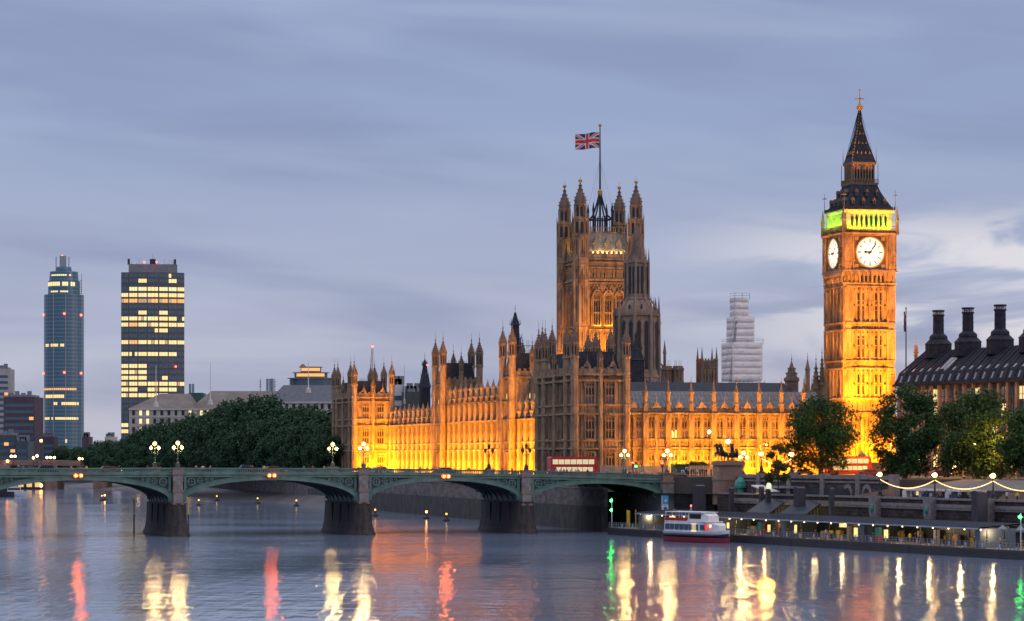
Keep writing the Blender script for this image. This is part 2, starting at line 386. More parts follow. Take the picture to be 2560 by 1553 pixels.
# ------------------------------------------------------------------ the green bridge
def ztop(x): return 13.55 - 1.5 * (max(0, (x + 143) / 143)) ** 4 if x > -143 else 13.55 - 1.5 * (max(0, (-x - 143) / 143)) ** 4
br = thing('arch_bridge', 'long green iron bridge of low arches on stone piers', 'bridge', (BX, BY, 0), BA)
piers = [-31.0, -65.6, -103.6, -143.2, -181.2]
edges = [0.0] + piers; BWD = 26.0
def arch_pts(x0, x1, zs, zc, n=28, p=2.0):
    c, a = (x0 + x1) / 2, (x1 - x0) / 2
    return [(c - a * cos(pi * i / n), zs + (zc - zs) * sin(pi * i / n) ** .92) for i in range(n + 1)]
for k in range(5):
    xr, xl = edges[k] - (1.3 if k else 1.0), edges[k + 1] + 1.3
    zt = min(ztop(xr), ztop(xl)); zc = (ztop((xr + xl) / 2)) - 2.35; zs = 6.5
    lo = arch_pts(xl, xr, zs, zc); hi = arch_pts(xl - 1.3, xr + 1.3, zs + .1, zc + .85)
    # face rib, with flange lines
    for yy, nm in ((-.35, 'arch_rib'), (BWD - .35, 'arch_rib')):
        m1 = MB()
        for (a, b, c, d) in zip(lo, lo[1:], hi[1:], hi): m1.prism([a, b, c, d], yy, yy + .7)
        for (a, b) in zip(hi, hi[1:]): m1.prism([a, b, (b[0], b[1] + .12), (a[0], a[1] + .12)], yy - .14, yy)
        for (a, b) in zip(lo, lo[1:]): m1.prism([a, b, (b[0], b[1] + .14), (a[0], a[1] + .14)], yy - .12, yy)
        m1.build(nm, GREEN, br)
    for yy in (4, 8, 12, 16, 20, 23):
        m1 = MB()
        for (a, b) in zip(lo, lo[1:]): m1.prism([a, b, (b[0], b[1] + .75), (a[0], a[1] + .75)], yy, yy + .35)
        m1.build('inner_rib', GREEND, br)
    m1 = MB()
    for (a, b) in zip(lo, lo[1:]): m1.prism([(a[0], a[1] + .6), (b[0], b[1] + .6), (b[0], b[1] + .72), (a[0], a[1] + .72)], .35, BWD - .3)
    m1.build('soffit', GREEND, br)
    # spandrels with pierced tracery near the piers
    for yy in (0.0, BWD - .2):
        m1 = MB(); xs = [h[0] for h in hi]
        for (a, b) in zip(hi, hi[1:]):
            xa, xb = max(a[0], xl), min(b[0], xr)
            if xb <= xa: continue
            m1.m = 1; za, zb = ztop(xa) - 1.75, ztop(xb) - 1.75
            if za > a[1] + .05 or zb > b[1] + .05: m1.prism([(xa, a[1]), (xb, b[1]), (xb, max(zb, b[1])), (xa, max(za, a[1]))], yy + .12, yy + .3)
        sides = [MB(), MB()]; cxm = (xl + xr) / 2
        for f_, mi_ in zip(m1.f, m1.mi):
            g_ = sides[sum(m1.v[q_][0] for q_ in f_) / len(f_) > cxm]; b_ = len(g_.v); g_.v += [m1.v[q_] for q_ in f_]; g_.f.append(tuple(range(b_, b_ + len(f_)))); g_.mi.append(mi_)
        for (sx, s), m1 in zip(((xl, 1), (xr, -1)), sides):
            m1.m = 0
            m1.box(min(sx, sx + s * .5), max(sx, sx + s * .5), yy - .3, yy + .1, zs + .5, ztop(sx) - 1.75)
            cx = sx + s * 1.55
            for q in range(4):                                   # shrinking roundels and struts
                zz = ztop(sx) - 2.75; r = (.85, .62, .45, .32)[q]; zz = ztop(sx) - 1.85 - r
                ring = [(cx + r * cos(2 * pi * i / 14), zz + r * sin(2 * pi * i / 14)) for i in range(15)]
                inn = [(cx + .72 * r * cos(2 * pi * i / 14), zz + .72 * r * sin(2 * pi * i / 14)) for i in range(15)]
                for (a, b, c, d) in zip(ring, ring[1:], inn[1:], inn): m1.prism([a, b, c, d], yy - .12, yy + .1)
                m1.box(cx - .07, cx + .07, yy - .08, yy + .08, zz - r, zz + r); m1.box(cx - r, cx + r, yy - .08, yy + .08, zz - .07, zz + .07)
                if q == 0:
                    ring = [(cx + .45 * cos(2 * pi * i / 10), zz - 1.65 + .45 * sin(2 * pi * i / 10)) for i in range(11)]
                    inn = [(cx + .3 * cos(2 * pi * i / 10), zz - 1.65 + .3 * sin(2 * pi * i / 10)) for i in range(11)]
                    for (a, b, c, d) in zip(ring, ring[1:], inn[1:], inn): m1.prism([a, b, c, d], yy - .12, yy + .1)
                cx += s * (r + (.62, .45, .32, .3)[q] + .25)
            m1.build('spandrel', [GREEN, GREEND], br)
    # fascia, cornice and pierced parapet follow the gentle hump
    xs = [xl - 1.3 + (xr + 1.0 - xl + 1.3) * i / 12 for i in range(13)] if k else [xl - 1.3 + (xr + 1 - xl + 1.3) * i / 12 for i in range(13)]
    for yy, s in ((0, -1), (BWD, 1)):
        m1, m2 = MB(), MB()
        for a, b in zip(xs, xs[1:]):
            A, B = ztop(a), ztop(b)
            def strip(m, z0, z1, o0, o1): m.prism([(a, A + z0), (b, B + z0), (b, B + z1), (a, A + z1)], yy + s * o0, yy + s * o1)
            m1.m = 0; strip(m1, -1.78, -1.42, .30, -.3); strip(m1, -1.30, -1.02, .42, -.3)
            m1.m = 1; strip(m1, -1.42, -1.30, .10, -.3)  # shadow line below the cornice, put in as darker green
            m2.m = 0; strip(m2, -1.02, -.78, .22, -.1); strip(m2, -.16, 0, .26, -.14); strip(m2, -.34, -.16, .1, -.05)
            nb = int((b - a) / .42)
            for q in range(nb):
                x = a + (q + .5) * (b - a) / nb; zb = A + (B - A) * (q + .5) / nb
                m2.prism([(x - .11, zb - .8), (x + .11, zb - .8), (x + .11, zb - .3), (x - .11, zb - .3)], yy + s * .1, yy - s * .02)
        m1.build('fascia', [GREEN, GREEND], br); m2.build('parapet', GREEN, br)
    m1 = MB()
    for a, b in zip(xs, xs[1:]):
        A, B = ztop(a), ztop(b)
        m1.m = 0; m1.prism([(a, A - 1.75), (b, B - 1.75), (b, B - 1.25), (a, A - 1.25)], 4.2, BWD - 4.2)
        m1.m = 1; m1.prism([(a, A - 1.75), (b, B - 1.75), (b, B - 1.12), (a, A - 1.12)], .3, 4.2); m1.prism([(a, A - 1.75), (b, B - 1.75), (b, B - 1.12), (a, A - 1.12)], BWD - 4.2, BWD - .3)
    m1.build('deck', [ASPH, PAVE], br)
# piers: battered tide-dark base with pointed ends, pale pilaster above
pm1 = MB(); rs = []
for z, w, e in ((-2, 2.9, 3.6), (.2, 2.55, 3.0), (1.0, 2.15, 2.4), (2.6, 1.85, 1.9), (6.2, 1.65, 1.5), (6.55, 1.75, 1.6)):
    rs.append([(-w, -.6, z), (-w * .55, -e * .75, z), (0, -e, z), (w * .55, -e * .75, z), (w, -.6, z), (w, BWD + .6, z), (0, BWD + e, z), (-w, BWD + .6, z)])
pm1.rings(rs)
for x in (-1.7, 1.7):
    for y in (5, 12, 19): pm1.box(x - .25, x + .25, y, y + .3, .5, 6.2)
PIERM = pm1.mesh('pier_base', PIERST)
pl = MB()
for y0, y1 in ((-1.2, .25), (BWD - .25, BWD + 1.2)):
    pl.m = 0; pl.box(-.92, .92, y0, y1, 6.5, 10.9); pl.m = 1; pl.box(-1.05, 1.05, y0 - .12, y1 + .1, 8.7, 9.3); pl.box(-1.15, 1.15, y0 - .2, y1 + .1, 6.3, 6.7)
    pl.m = 0; pl.box(-1.0, 1.0, y0 - .05, y1, 10.9, 12.2); pl.m = 1; pl.box(-1.2, 1.2, y0 - .2, y1, 12.2, 12.5); pl.m = 0; pl.box(-1.05, 1.05, y0 - .1, y1, 12.5, 13.45); pl.m = 1; pl.box(-1.2, 1.2, y0 - .2, y1 + .15, 13.45, 13.68)
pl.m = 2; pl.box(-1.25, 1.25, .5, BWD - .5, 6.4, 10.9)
for x in piers:
    o = put(PIERM, 'pier', br, (x, 0, 0))
    q = bpy.data.objects.new('pilaster', pl.mesh('pilaster', [GRANITE, PINKST, GREEND])); COL.objects.link(q); q.parent = o
    q.scale = (1, 1, 1); q.location = (0, 0, ztop(x) - 13.55 if x > -60 else 0)
# west abutment, curved stair wall and pier return
ab = thing('bridge_abutment', 'pale stone abutment and stair wall at the right end of the bridge', 'abutment', (BX, BY, 0), BA)
m1 = MB(); m1.box(-1.1, 1.3, -1.3, 28, -1, 10.4); m1.build('pillar', GRANITE, ab)
m1 = MB(); m1.box(-1.25, 1.45, -1.5, 1.5, 10.4, 10.8); m1.box(-1.05, 1.2, -1.35, 1.3, 10.8, 12.25); m1.box(-1.3, 1.5, -1.55, 1.5, 12.25, 12.5); m1.build('pillar_cap', PINKST, ab)
m1 = MB(); stepz = [(1.3, 12.1), (4.0, 12.0), (7.2, 8.9), (9.0, 8.6), (10.6, 6.6), (10.6, -1), (1.3, -1)]
m1.prism(stepz, -.9, .3); m1.build('stair_wall', WALLST, ab)
m1 = MB()
for a, b in zip(stepz[:4], stepz[1:5]): m1.prism([a, b, (b[0], b[1] + .42), (a[0], a[1] + .42)], -1.15, .55)
m1.build('stair_coping', GRANITE, ab)
m1 = MB(); m1.box(1.3, 12, .6, 28, -1, 8.1); m1.m = 1
for k in range(14): m1.box(2.0 + k * .6, 10.5, 2 + k * .0, 6, 11.4 - k * .36, 11.6 - k * .36)
m1.box(1.3, 11.4, .35, 1.1, 3.1, 3.5); m1.build('landing', [WALLLOW, PAVE], ab)

# bridge lamp standards: fluted post, scrolled arms, three globes
def lamp_standard(name, label, loc, lit=True, scale=1.0, group=None, gm=None):
    r = thing(name, label, 'street lamp', loc, BA, group); gm = gm or LAMPW
    r.scale = (scale,) * 3
    z = loc[2]
    p = MB(); p.lathe(0, 0, [(z, .5), (z + .9, .42), (z + 1.0, .26), (z + 1.25, .16), (z + 2.6, .1), (z + 2.7, .2), (z + 2.85, .1), (z + 3.7, .08), (z + 3.8, .16), (z + 3.95, .09), (z + 4.5, .06)], 8)
    p.build('post', GREEND if lit else BLACKI, r)
    for s in (-1, 1):
        a = MB(); pts = [(s * (.1 + .75 * t), 0, z + 3.0 + .1 * sin(t * pi * 2) + .55 * t * t) for t in [i / 8 for i in range(9)]]
        a.path(pts, .06)
        a.path([(s * (.5 + .2 * cos(u)), 0, z + 2.95 + .2 * sin(u)) for u in [i * pi / 5 for i in range(11)]], .04); a.build('arm', GREEND if lit else BLACKI, r)
    for x, zz, rr in ((0, z + 4.9, .44), (-.8, z + 3.98, .36), (.8, z + 3.98, .36)):
        g = MB(); g.m = 0
        if lit: g.ball((x, 0, zz), rr, 12, 8)
        else:
            g.lathe(x, 0, [(zz - .45, .16), (zz + .1, .36), (zz + .2, .42), (zz + .5, .12), (zz + .62, .05)], 6)
        o = g.build('lantern', LAMPG if lit else BLACKI, r, smooth=lit)
        if lit: g = MB(); g.ball((x, -rr + .02, zz), .2, 8, 5); q = put(g.mesh('hot_core', BURN), 'hot_core', o); q.location = (0, 0, 0)  # bright core ball added on the globe's front for light and reflections
        c = MB(); c.lathe(x, 0, [(zz - rr - .1, .08), (zz - rr * .9, .2), (zz - rr * .8, .03), (zz + rr * .8, .03), (zz + rr * .9, .2), (zz + rr + .15, .08), (zz + rr + .3, .02)], 6)
        q = put(c.mesh('finial', GREEN if lit else BLACKI), 'finial', o); q.location = (0, 0, 0)
    return r
def blamp(px_label, x, back, lit):
    a, b = BW(x, BWD + .5 if back else -.6); return lamp_standard('bridge_lamp', px_label, (a, b, ztop(x) + .12), lit, 1.0, 'lamp standards along the bridge')
blamp('lit triple lamp standard above the leftmost bridge pier', -103.6, False, True)
blamp('lit triple lamp standard on the far parapet, beside the leftmost pier lamp', -103.6, True, True)
blamp('lit triple lamp standard above the middle pier, before the lit palace pavilion', -65.6, False, True)
blamp('lit triple lamp standard on the far parapet against the dark trees', -65.6, True, True)
blamp('unlit black lamp standard above the pier nearest the abutment', -31, False, False)
blamp('unlit black lamp standard on the far parapet before the lit river wing', -31, True, False)
blamp('lit triple lamp standard at the abutment pillar, beside the green kiosk', 0, False, True)
blamp('lit triple lamp standard on the far parapet by the red bus', 0, True, True)
a, b = EW(15, 30)
lamp_standard('bridge_lamp', 'lit triple street lamp just right of the chariot statue', (wx(1858, 575), 575, 11.7), True, 1.0, 'lamp standards along the bridge')
# orange signal pairs hung at the crowns
for k, txt in ((1, 'pair of orange signal lights under the bridge arch nearest the palace floodlights'), (2, 'pair of orange signal lights at the crown of the middle arch'), (3, 'pair of orange signal lights at the crown of the leftmost arch')):
    xm = (edges[k] + edges[k + 1]) / 2; a, b = BW(xm, -.85); zc = ztop(xm) - 1.75
    r = thing('signal_light', txt, 'navigation light', (a, b, zc), BA, 'signal lights on the arches')
    m1 = MB(); m1.box(-.9, .9, -.1, .12, zc - .1, zc + .05); m1.box(-.9, -.8, -.1, .5, zc, zc + .1); m1.box(.8, .9, -.1, .5, zc, zc + .1); m1.build('bracket', BLACKI, r)
    for s in (-.5, .5):
        m1 = MB(); m1.ball((s, -.1, zc + .3), .44, 10, 6); o_ = m1.build('lamp', NAVR, r); m1 = MB(); m1.ball((s, -.46, zc + .3), .17, 8, 5); q_ = put(m1.mesh('signal_core', NAVO), 'signal_core', o_); q_.location = (0, 0, 0)  # bright core ball added in front of each lamp for its reflection
# ------------------------------------------------------------------ gothic kit
def ML(x0, y1): return Matrix.Translation((x0, y1, 0)) @ Matrix.Rotation(-pi / 2, 4, 'Z')   # plan of a river-facing wall
def turret_mesh(hb, r, hc, stage=3.4, mats=None, ball=False, rod=True, slots=True, bands=()):
    m = MB(); top = hb
    prof = [(0, r)]
    for b in bands: prof += [(b, r), (b + .05, r * 1.12), (b + .35, r * 1.12), (b + .4, r)]
    prof += [(top - stage - .5, r), (top - stage - .35, r * 1.22), (top - stage, r * 1.22), (top - stage + .05, r * .9), (top - .4, r * .9), (top - .3, r * 1.18), (top, r * 1.18)]
    m.lathe(0, 0, prof, 8)
    for i in range(8):
        a = pi / 8 + i * pi / 4
        m.tube((r * 1.0 * cos(a), r * 1.0 * sin(a), top - stage), (r * 1.0 * cos(a), r * 1.0 * sin(a), top - .3), .11, .11, 4)
        m.tube((r * 1.12 * cos(a), r * 1.12 * sin(a), top - .1), (r * 1.12 * cos(a), r * 1.12 * sin(a), top + .9), .13, .02, 4)
    if slots:
        m.m = 1
        for i in range(8):
            a = i * pi / 4; c, s = cos(a), sin(a); rr = r * .9 * cos(pi / 8) + .02
            w = r * .2
            m.add([(rr * c - w * -s, rr * s - w * c, top - stage + .4), (rr * c + w * -s, rr * s + w * c, top - stage + .4), (rr * c + w * -s, rr * s + w * c, top - 1.0), (rr * c, rr * s, top - .6), (rr * c - w * -s, rr * s - w * c, top - 1.0)], [(0, 1, 2, 3, 4)])
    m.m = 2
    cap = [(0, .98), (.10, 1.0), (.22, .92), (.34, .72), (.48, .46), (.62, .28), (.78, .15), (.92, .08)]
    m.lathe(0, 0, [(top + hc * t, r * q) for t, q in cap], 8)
    for t, q in cap[1:6]:
        for i in range(8):
            a = pi / 8 + i * pi / 4; m.cbox(r * (q + .06) * cos(a), r * (q + .06) * sin(a), top + hc * t, .16, .16, .26)
    m.lathe(0, 0, [(top + hc * .86, .08), (top + hc * .9, .26), (top + hc * .94, .08), (top + hc * .97, .18), (top + hc, .03)], 6)
    if ball: m.m = 3; m.ball((0, 0, top + hc * 1.02), .55, 8, 6)
    if rod: m.m = 2; m.tube((0, 0, top + hc * .9), (0, 0, top + hc + 1.9), .05, .03, 4)
    return m.mesh('turret', mats or [STONE, GLASSD, STONED, GILT])
def window_mesh(w, h, lights=2, arch=False, tiers=2, glass=None, glass2=None, name='window'):
    """pointed tracery window standing on its sill, glass just behind the mullions"""
    m = MB(); hw = w / 2; gl_, g2 = (glass or GLASSD), (glass2 or glass or GLASSD)
    def pane(x0, x1, z0, z1, pt, mi):
        m.m = mi; hh = min((x1 - x0) * .9, .9) if pt else 0
        m.add([(x0, -.03, z0), (x1, -.03, z0), (x1, -.03, z1 - hh), ((x0 + x1) / 2, -.03, z1), (x0, -.03, z1 - hh)], [(0, 1, 2, 3, 4)])
    lw = w / lights; zt = h * .80 if arch else h * .84
    for k in range(lights):
        x0, x1 = -hw + k * lw + .06, -hw + (k + 1) * lw - .06
        for q in range(tiers):
            pane(x0, x1, zt * q / tiers + .12, zt * (q + 1) / tiers - .15, True, 1 if q == tiers - 1 else 2)
        pane(x0 + .05, (x0 + x1) / 2 - .06, zt + .05, h * .93, True, 1); pane((x0 + x1) / 2 + .06, x1 - .05, zt + .05, h * .93, True, 1)
    m.m = 0
    for k in range(lights + 1):
        x = -hw + k * lw; b = .075 if 0 < k < lights else .14; m.box(x - b, x + b, -.12 if 0 < k < lights else -.34, -.001, 0, h)
    for q in range(1, tiers): m.box(-hw, hw, -.13, -.001, zt * q / tiers - .1, zt * q / tiers + .08)
    m.box(-hw - .25, hw + .25, -.42, -.001, -.25, 0); m.box(-hw - .3, hw + .3, -.36, -.001, h, h + .22); m.box(-hw - .3, -hw - .17, -.36, -.001, h - 1, h); m.box(hw + .17, hw + .3, -.36, -.001, h - 1, h)
    return m.mesh(name, [STONE, gl_, g2])
def ribs(m, L, z0, z1, step=1.15, w=.13, d=.2, skip=()):
    n = max(1, int(L / step))
    for i in range(1, n):
        s = i * L / n
        if any(a < s < b for a, b in skip): continue
        m.box(s - w, s + w, -d, .0, z0, z1)
def strings(m, L, zs, over=.0):
    for z, h, d in zs: m.box(-over, L + over, -d, .0, z, z + h)
def panelling(m, L, z0, z1, step=.85, d=.16):
    n = max(1, int(L / step))
    for i in range(n):
        a, b = i * L / n, (i + 1) * L / n
        m.box(a + .1, b - .1, -d, 0, z0, z0 + .18); m.box(a + .1, b - .1, -d, 0, z1 - .25, z1)
        m.box(a - .06, a + .06, -d, 0, z0, z1)
def battlements(m, L, z, h=1.0, step=1.4, th=.45):
    n = max(1, int(L / step))
    m.box(0, L, -.12, th, z, z + h * .5)
    for i in range(n): m.box(i * L / n + .1, i * L / n + step * .58, -.10, th - .02, z + h * .5, z + h)
def inst(me, name, root, x, y, z, rz=0):
    return put(me, name, root, (x, y, z), rz)

PAVT = turret_mesh(33.2, .95, 4.4, 3.2, bands=(8.4, 10.4, 16.4, 18.6, 24.4, 26.0))
PAVS = turret_mesh(29.5, .62, 3.4, 2.4, bands=(24.4,))
BUTT = None
PW_T = window_mesh(2.3, 5.1, 3, True, 2, GLASSD, GLASSP); PW_M = window_mesh(2.3, 5.2, 3, False, 2); PW_B = window_mesh(2.3, 5.4, 3, False, 2)
PW_L = window_mesh(1.5, 4.6, 2, True, 2, GLASSD, LITW)
def pavilion(name, label, x0, y0, wd, dp, flood):
    r = pthing(name, label, 'palace pavilion', x0, y0, 9, 'towered end pavilions of the palace')
    w = MB(); w.box(0, wd, 0, dp, 9, 36.2)
    cols = (3.67, 8.53)
    for M, Ln in ((None, wd), (ML(0, dp), dp)):
        w.M = M
        strings(w, Ln, [(10.5, .5, .4), (17.5, .35, .62), (19.4, .3, .5), (25.5, .35, .66), (27.6, .35, .55), (33.2, .4, .7), (34.6, .45, .8)], .02)
        ribs(w, Ln, 10.9, 33.2, .82, .09, .2, skip=[(c - 1.4, c + 1.4) for c in cols] if M is None else [(c - 1.4, c + 1.4) for c in (9, 15.8, 22.6)])
        panelling(w, Ln, 25.9, 27.6, .8); panelling(w, Ln, 17.9, 19.4, .8); panelling(w, Ln, 33.6, 34.6, .6)
        battlements(w, Ln, 35.1, 1.5)
        for c in ((3.1, 9.3) if M is None else (9, 15.8, 22.6)):       # little gables on the parapet
            w.prism([(c - .9, 36.6), (c + .9, 36.6), (c, 38.2)], -.1, .3); w.tube((c, .1, 38.1), (c, .1, 39.6), .12, .03, 4)
    w.M = None
    w.build('wall', STONE if True else STONED, r)
    for c in cols:
        inst(PW_T, 'window', r, c, 0, 28.0); inst(PW_M, 'window', r, c, 0, 19.95); inst(PW_B, 'window', r, c, 0, 11.4)
    for i, c in enumerate((9, 15.8, 22.6)):
        inst(PW_L if i == 1 else PW_T, 'window', r, 0, dp - c, 28.0, -pi / 2); inst(PW_M, 'window', r, 0, dp - c, 19.95, -pi / 2); inst(PW_B, 'window', r, 0, dp - c, 11.4, -pi / 2)
    for x, y in ((0, 0), (0, 6.2), (0, dp - 6), (0, dp), (wd, 0), (wd, 12.5), (wd, dp - 6.5), (wd, dp)):
        inst(PAVT, 'turret', r, x, y, 9)
    for x, y in ((wd * .49, -.25), (-.3, dp * .5)): inst(PAVS, 'pinnacle', r, x, y, 9.02)
    rf = MB(); rf.rings([[(1, 1, 35.5), (wd - 1, 1, 35.5), (wd - 1, dp - 1, 35.5), (1, dp - 1, 35.5)], [(2.2, 2.4, 40.2), (wd - 2.2, 2.4, 40.2), (wd - 2.2, dp - 2.4, 40.2), (2.2, dp - 2.4, 40.2)]])
    for i in range(1, 9): rf.tube((1 + (wd - 2) * i / 9, .98, 35.5), (2.2 + (wd - 4.4) * i / 9, 2.38, 40.2), .09, .09, 4)
    for i in range(int(wd / .5) - 8): rf.box(2.3 + i * .5, 2.42 + i * .5, 2.4, 2.5, 40.2, 40.95)
    rf.build('roof', IRONROOF, r)
    return r
pn = pavilion('palace_pavilion', 'dim grey-brown pavilion with paired turrets nearest the bridge, unlit by floodlights', 0, 0, 12.4, 31.7, False)
psd = pavilion('palace_pavilion', 'far pavilion beside the dark trees, its narrow face floodlit orange', 0, 260, 12.3, 34, True)

# river wings between the pavilions
def butt_mesh(h, up):
    m = MB(); m.lathe(0, 0, [(0, 1.05), (8.4, 1.0), (8.45, 1.15), (8.8, 1.15), (8.85, .95), (10.4, .95), (10.45, 1.1), (10.75, 1.1), (10.8, .92), (up, .92), (up + .05, 1.1), (up + .4, 1.1), (up + .45, .8), (h - 3.2, .75), (h - 3.1, .95), (h - 2.8, .95), (h - 2.75, .6), (h - .9, .55), (h - .8, .78), (h - .5, .78), (h, .5)], 8)
    m.m = 1; m.lathe(0, 0, [(h - .02, .5), (h + .7, .28), (h + 1.3, .08), (h + 1.45, .16), (h + 1.7, .03)], 6)
    return m.mesh('buttress', [STONE, STONED])
WW = window_mesh(2.5, 5.0, 3, False, 2); WB = window_mesh(2.5, 5.0, 3, False, 2)
def wing(label, y0, y1, tall):
    Ln = y1 - y0; n = max(2, round(Ln / 6.35))
    r = pthing('river_wing', label, 'palace wing', 12, y0, 9, 'river wings of the palace')
    zp = 32.0 if tall else 27.6; zt = 35.4 if tall else 30.6
    w = MB(); w.box(.02, 15, 0, Ln, 9, zp)
    w.M = ML(0, Ln)
    zs = [(17.4, .35, .9), (19.4, .35, .8), (25.4, .45, 1.25), (zp - 1.2, .4, .8)]
    if tall: zs.append((30.2, .3, .4))
    strings(w, Ln, zs); ribs(w, Ln, 9.5, zp - 1, .9, .1, .18)
    panelling(w, Ln, 17.8, 19.4, 1.0); battlements(w, Ln, zp - .8, 1.4)
    w.M = None; w.build('wall', STONE, r)
    bm_ = butt_mesh(zt - 9, 21.3 if tall else 16.4)
    for i in range(n):
        y = (i + .5) * Ln / n
        inst(bm_, 'buttress', r, -.55, y, 9)
        if i < n - 1:
            yc = (i + 1) * Ln / n
            inst(WW, 'window', r, .02, yc, 19.9, -pi / 2); inst(WB, 'window', r, .02, yc, 11.2, -pi / 2)
    rf = MB(); rf.prism([(1.2, zp - .2), (14.4, zp - .2), (11, zp + 3.2), (4.5, zp + 3.2)], .3, Ln - .3); rf.build('roof', IRONROOF, r)
    return r
wing('floodlit river wing nearest the bridge, partly behind the dim pavilion', 31.7, 96, False)
wing('tall central river wing with a row of floodlit buttresses', 106, 177, True)
wing('lower floodlit river wing beyond the second turreted tower', 187, 260, False)
TOWT = turret_mesh(37.2, .98, 4.6, 3.6, bands=(8.4, 10.4, 16.4, 21.5, 27.5))
TW_ = window_mesh(2.0, 4.6, 2, True, 2, GLASSD, LITW)
def rtower(label, y0, dp):
    r = pthing('river_tower', label, 'palace tower', 10, y0, 9, 'square roofed towers of the river front')
    wd = 11; w = MB(); w.box(0, wd, 0, dp, 9, 38.6)
    for M, Ln in ((None, wd), (ML(0, dp), dp)):
        w.M = M
        strings(w, Ln, [(17.4, .35, .34), (19.4, .3, .3), (25.4, .4, .36), (30.3, .3, .3), (36.6, .45, .45)]); ribs(w, Ln, 9.4, 36.6, .85, .09, .2, skip=[(Ln / 2 - 1.3, Ln / 2 + 1.3)])
        battlements(w, Ln, 37.8, 1.4); panelling(w, Ln, 37.0, 37.8, .7); w.prism([(Ln / 2 - 1, 39), (Ln / 2 + 1, 39), (Ln / 2, 41)], -.1, .3)
    w.M = None; w.build('wall', STONE, r)
    inst(TW_, 'window', r, wd / 2, 0, 31.2); inst(TW_, 'window', r, 0, dp / 2, 31.2, -pi / 2); inst(PW_M, 'window', r, 0, dp / 2, 19.95, -pi / 2); inst(PW_B, 'window', r, 0, dp / 2, 11.3, -pi / 2)
    for x in (0, wd):
        for y in (0, dp): inst(TOWT, 'turret', r, x, y, 9)
    inst(PAVS, 'pinnacle', r, wd / 2, -.1, 13.5); inst(PAVS, 'pinnacle', r, wd / 2, dp, 14.5)
    rf = MB(); rf.rings([[(1, 1, 38.3), (wd - 1, 1, 38.3), (wd - 1, dp - 1, 38.3), (1, dp - 1, 38.3)], [(2, 2, 43.4), (wd - 2, 2, 43.4), (wd - 2, dp - 2, 43.4), (2, dp - 2, 43.4)]])
    for i in range(12): rf.box(2.2 + i * .58, 2.32 + i * .58, 2.0, 2.1, 43.4, 44.1)
    rf.build('roof', IRONROOF, r)
    return r
t2 = rtower('turreted square tower behind the dim pavilion with a lit arched window', 96, 10)
t1 = rtower('turreted square tower between the two further river wings', 177, 10)

# north range facing the bridge
nr = pthing('north_range', 'long floodlit palace front of paired windows and pinnacled buttresses', 'palace wing', 12.6, .9, 11.6)
def sN(px): u = (px - 1280) / F; return (u * PY - PX) / (cos(PA) - u * sin(PA)) - 12.6
NL = sN(2066); w = MB(); w.box(0, NL, 0, 9, 9, 26.9)
strings(w, NL, [(12.6, .4, .4), (17.7, .3, .62), (19.6, .3, .62), (22.6, .12, .2), (25.6, .45, .85)], 0)
ribs(w, NL, 13, 25.6, .62, .07, .14, skip=[(a, b) for a, b in ()]); battlements(w, NL, 26.4, 1.0, 1.0)
bs = [sN(p) for p in (1615, 1672, 1729.5, 1785.7, 1842.5, 1899.4, 1955, 2011)]
NB = MB()
NB.box(-.62, .62, -.95, .0, 0, 14.2); NB.box(-.72, .72, -1.05, 0, 6.0, 6.4); NB.box(-.72, .72, -1.05, 0, 7.9, 8.3); NB.box(-.74, .74, -1.1, .05, 13.9, 14.4)
NB.box(-.5, .5, -.85, .1, 14.4, 16.4); NB.lathe(0, -.38, [(16.4, .75), (16.6, .78), (16.7, .52), (19.0, .52), (19.1, .7), (19.4, .7)], 8)
NB.m = 1; NB.lathe(0, -.38, [(19.4, .55), (20.2, .3), (21.4, .1), (21.6, .2), (21.9, .05), (22.9, .02)], 8)
NBM = NB.mesh('buttress', [STONE, STONED])
N1 = window_mesh(1.9, 5.1, 2, False, 2, GLASSD, GLASSP); N1L = window_mesh(1.9, 5.1, 2, False, 2, GLASSD, LITW); N2 = window_mesh(1.9, 3.9, 2, False, 2)
prev = bs[0] - 5.6
for i, b in enumerate(bs + [bs[-1] + 5.6]):
    for f in (.27, .73):
        c = prev + (b - prev) * f
        if not .9 < c < NL - .5: continue
        inst(N1L if i == 2 and f < .5 else N1, 'window', nr, c, 0, 20.1); inst(N2, 'window', nr, c, 0, 13.2)
    cm = (prev + b) / 2
    if cm > .8:
        w.prism([(cm - 1.0, 27.2), (cm + 1.0, 27.2), (cm + .5, 28.1), (cm, 28.7), (cm - .5, 28.1)], -.2, .3); w.cbox(cm, -.1, 13, .5, .5, 12.6); w.tube((cm, .05, 28.6), (cm, .05, 30.0), .13, .03, 4)
        for z in (14, 16, 20.6, 22, 23.4): w.cbox(cm, -.38, z, .36, .25, .9)
    if b < NL: inst(NBM, 'buttress', nr, b, 0, 11.6)
    prev = b
w.build('wall', STONE, nr)
rf = MB(); rf.prism([(0, 27), (NL, 27), (NL, 27.05), (0, 27.05)], .6, 8.6)
rf.add([(0, 1.2, 27), (NL, 1.2, 27), (NL, 6, 31.2), (0, 6, 31.2)], [(0, 1, 2, 3)]); rf.add([(0, 6, 31.2), (NL, 6, 31.2), (NL, 10.8, 27), (0, 10.8, 27)], [(0, 1, 2, 3)])
for i in range(int(NL / .95)): rf.tube((i * .95, 1.18, 27.05), (i * .95, 5.98, 31.25), .07, .07, 4)
for k in (1, 2, 3): rf.tube((0, 1.2 + 1.2 * k, 27 + 1.05 * k), (NL, 1.2 + 1.2 * k, 27 + 1.05 * k), .05, .05, 4)
rf.build('roof', LEAD, nr)
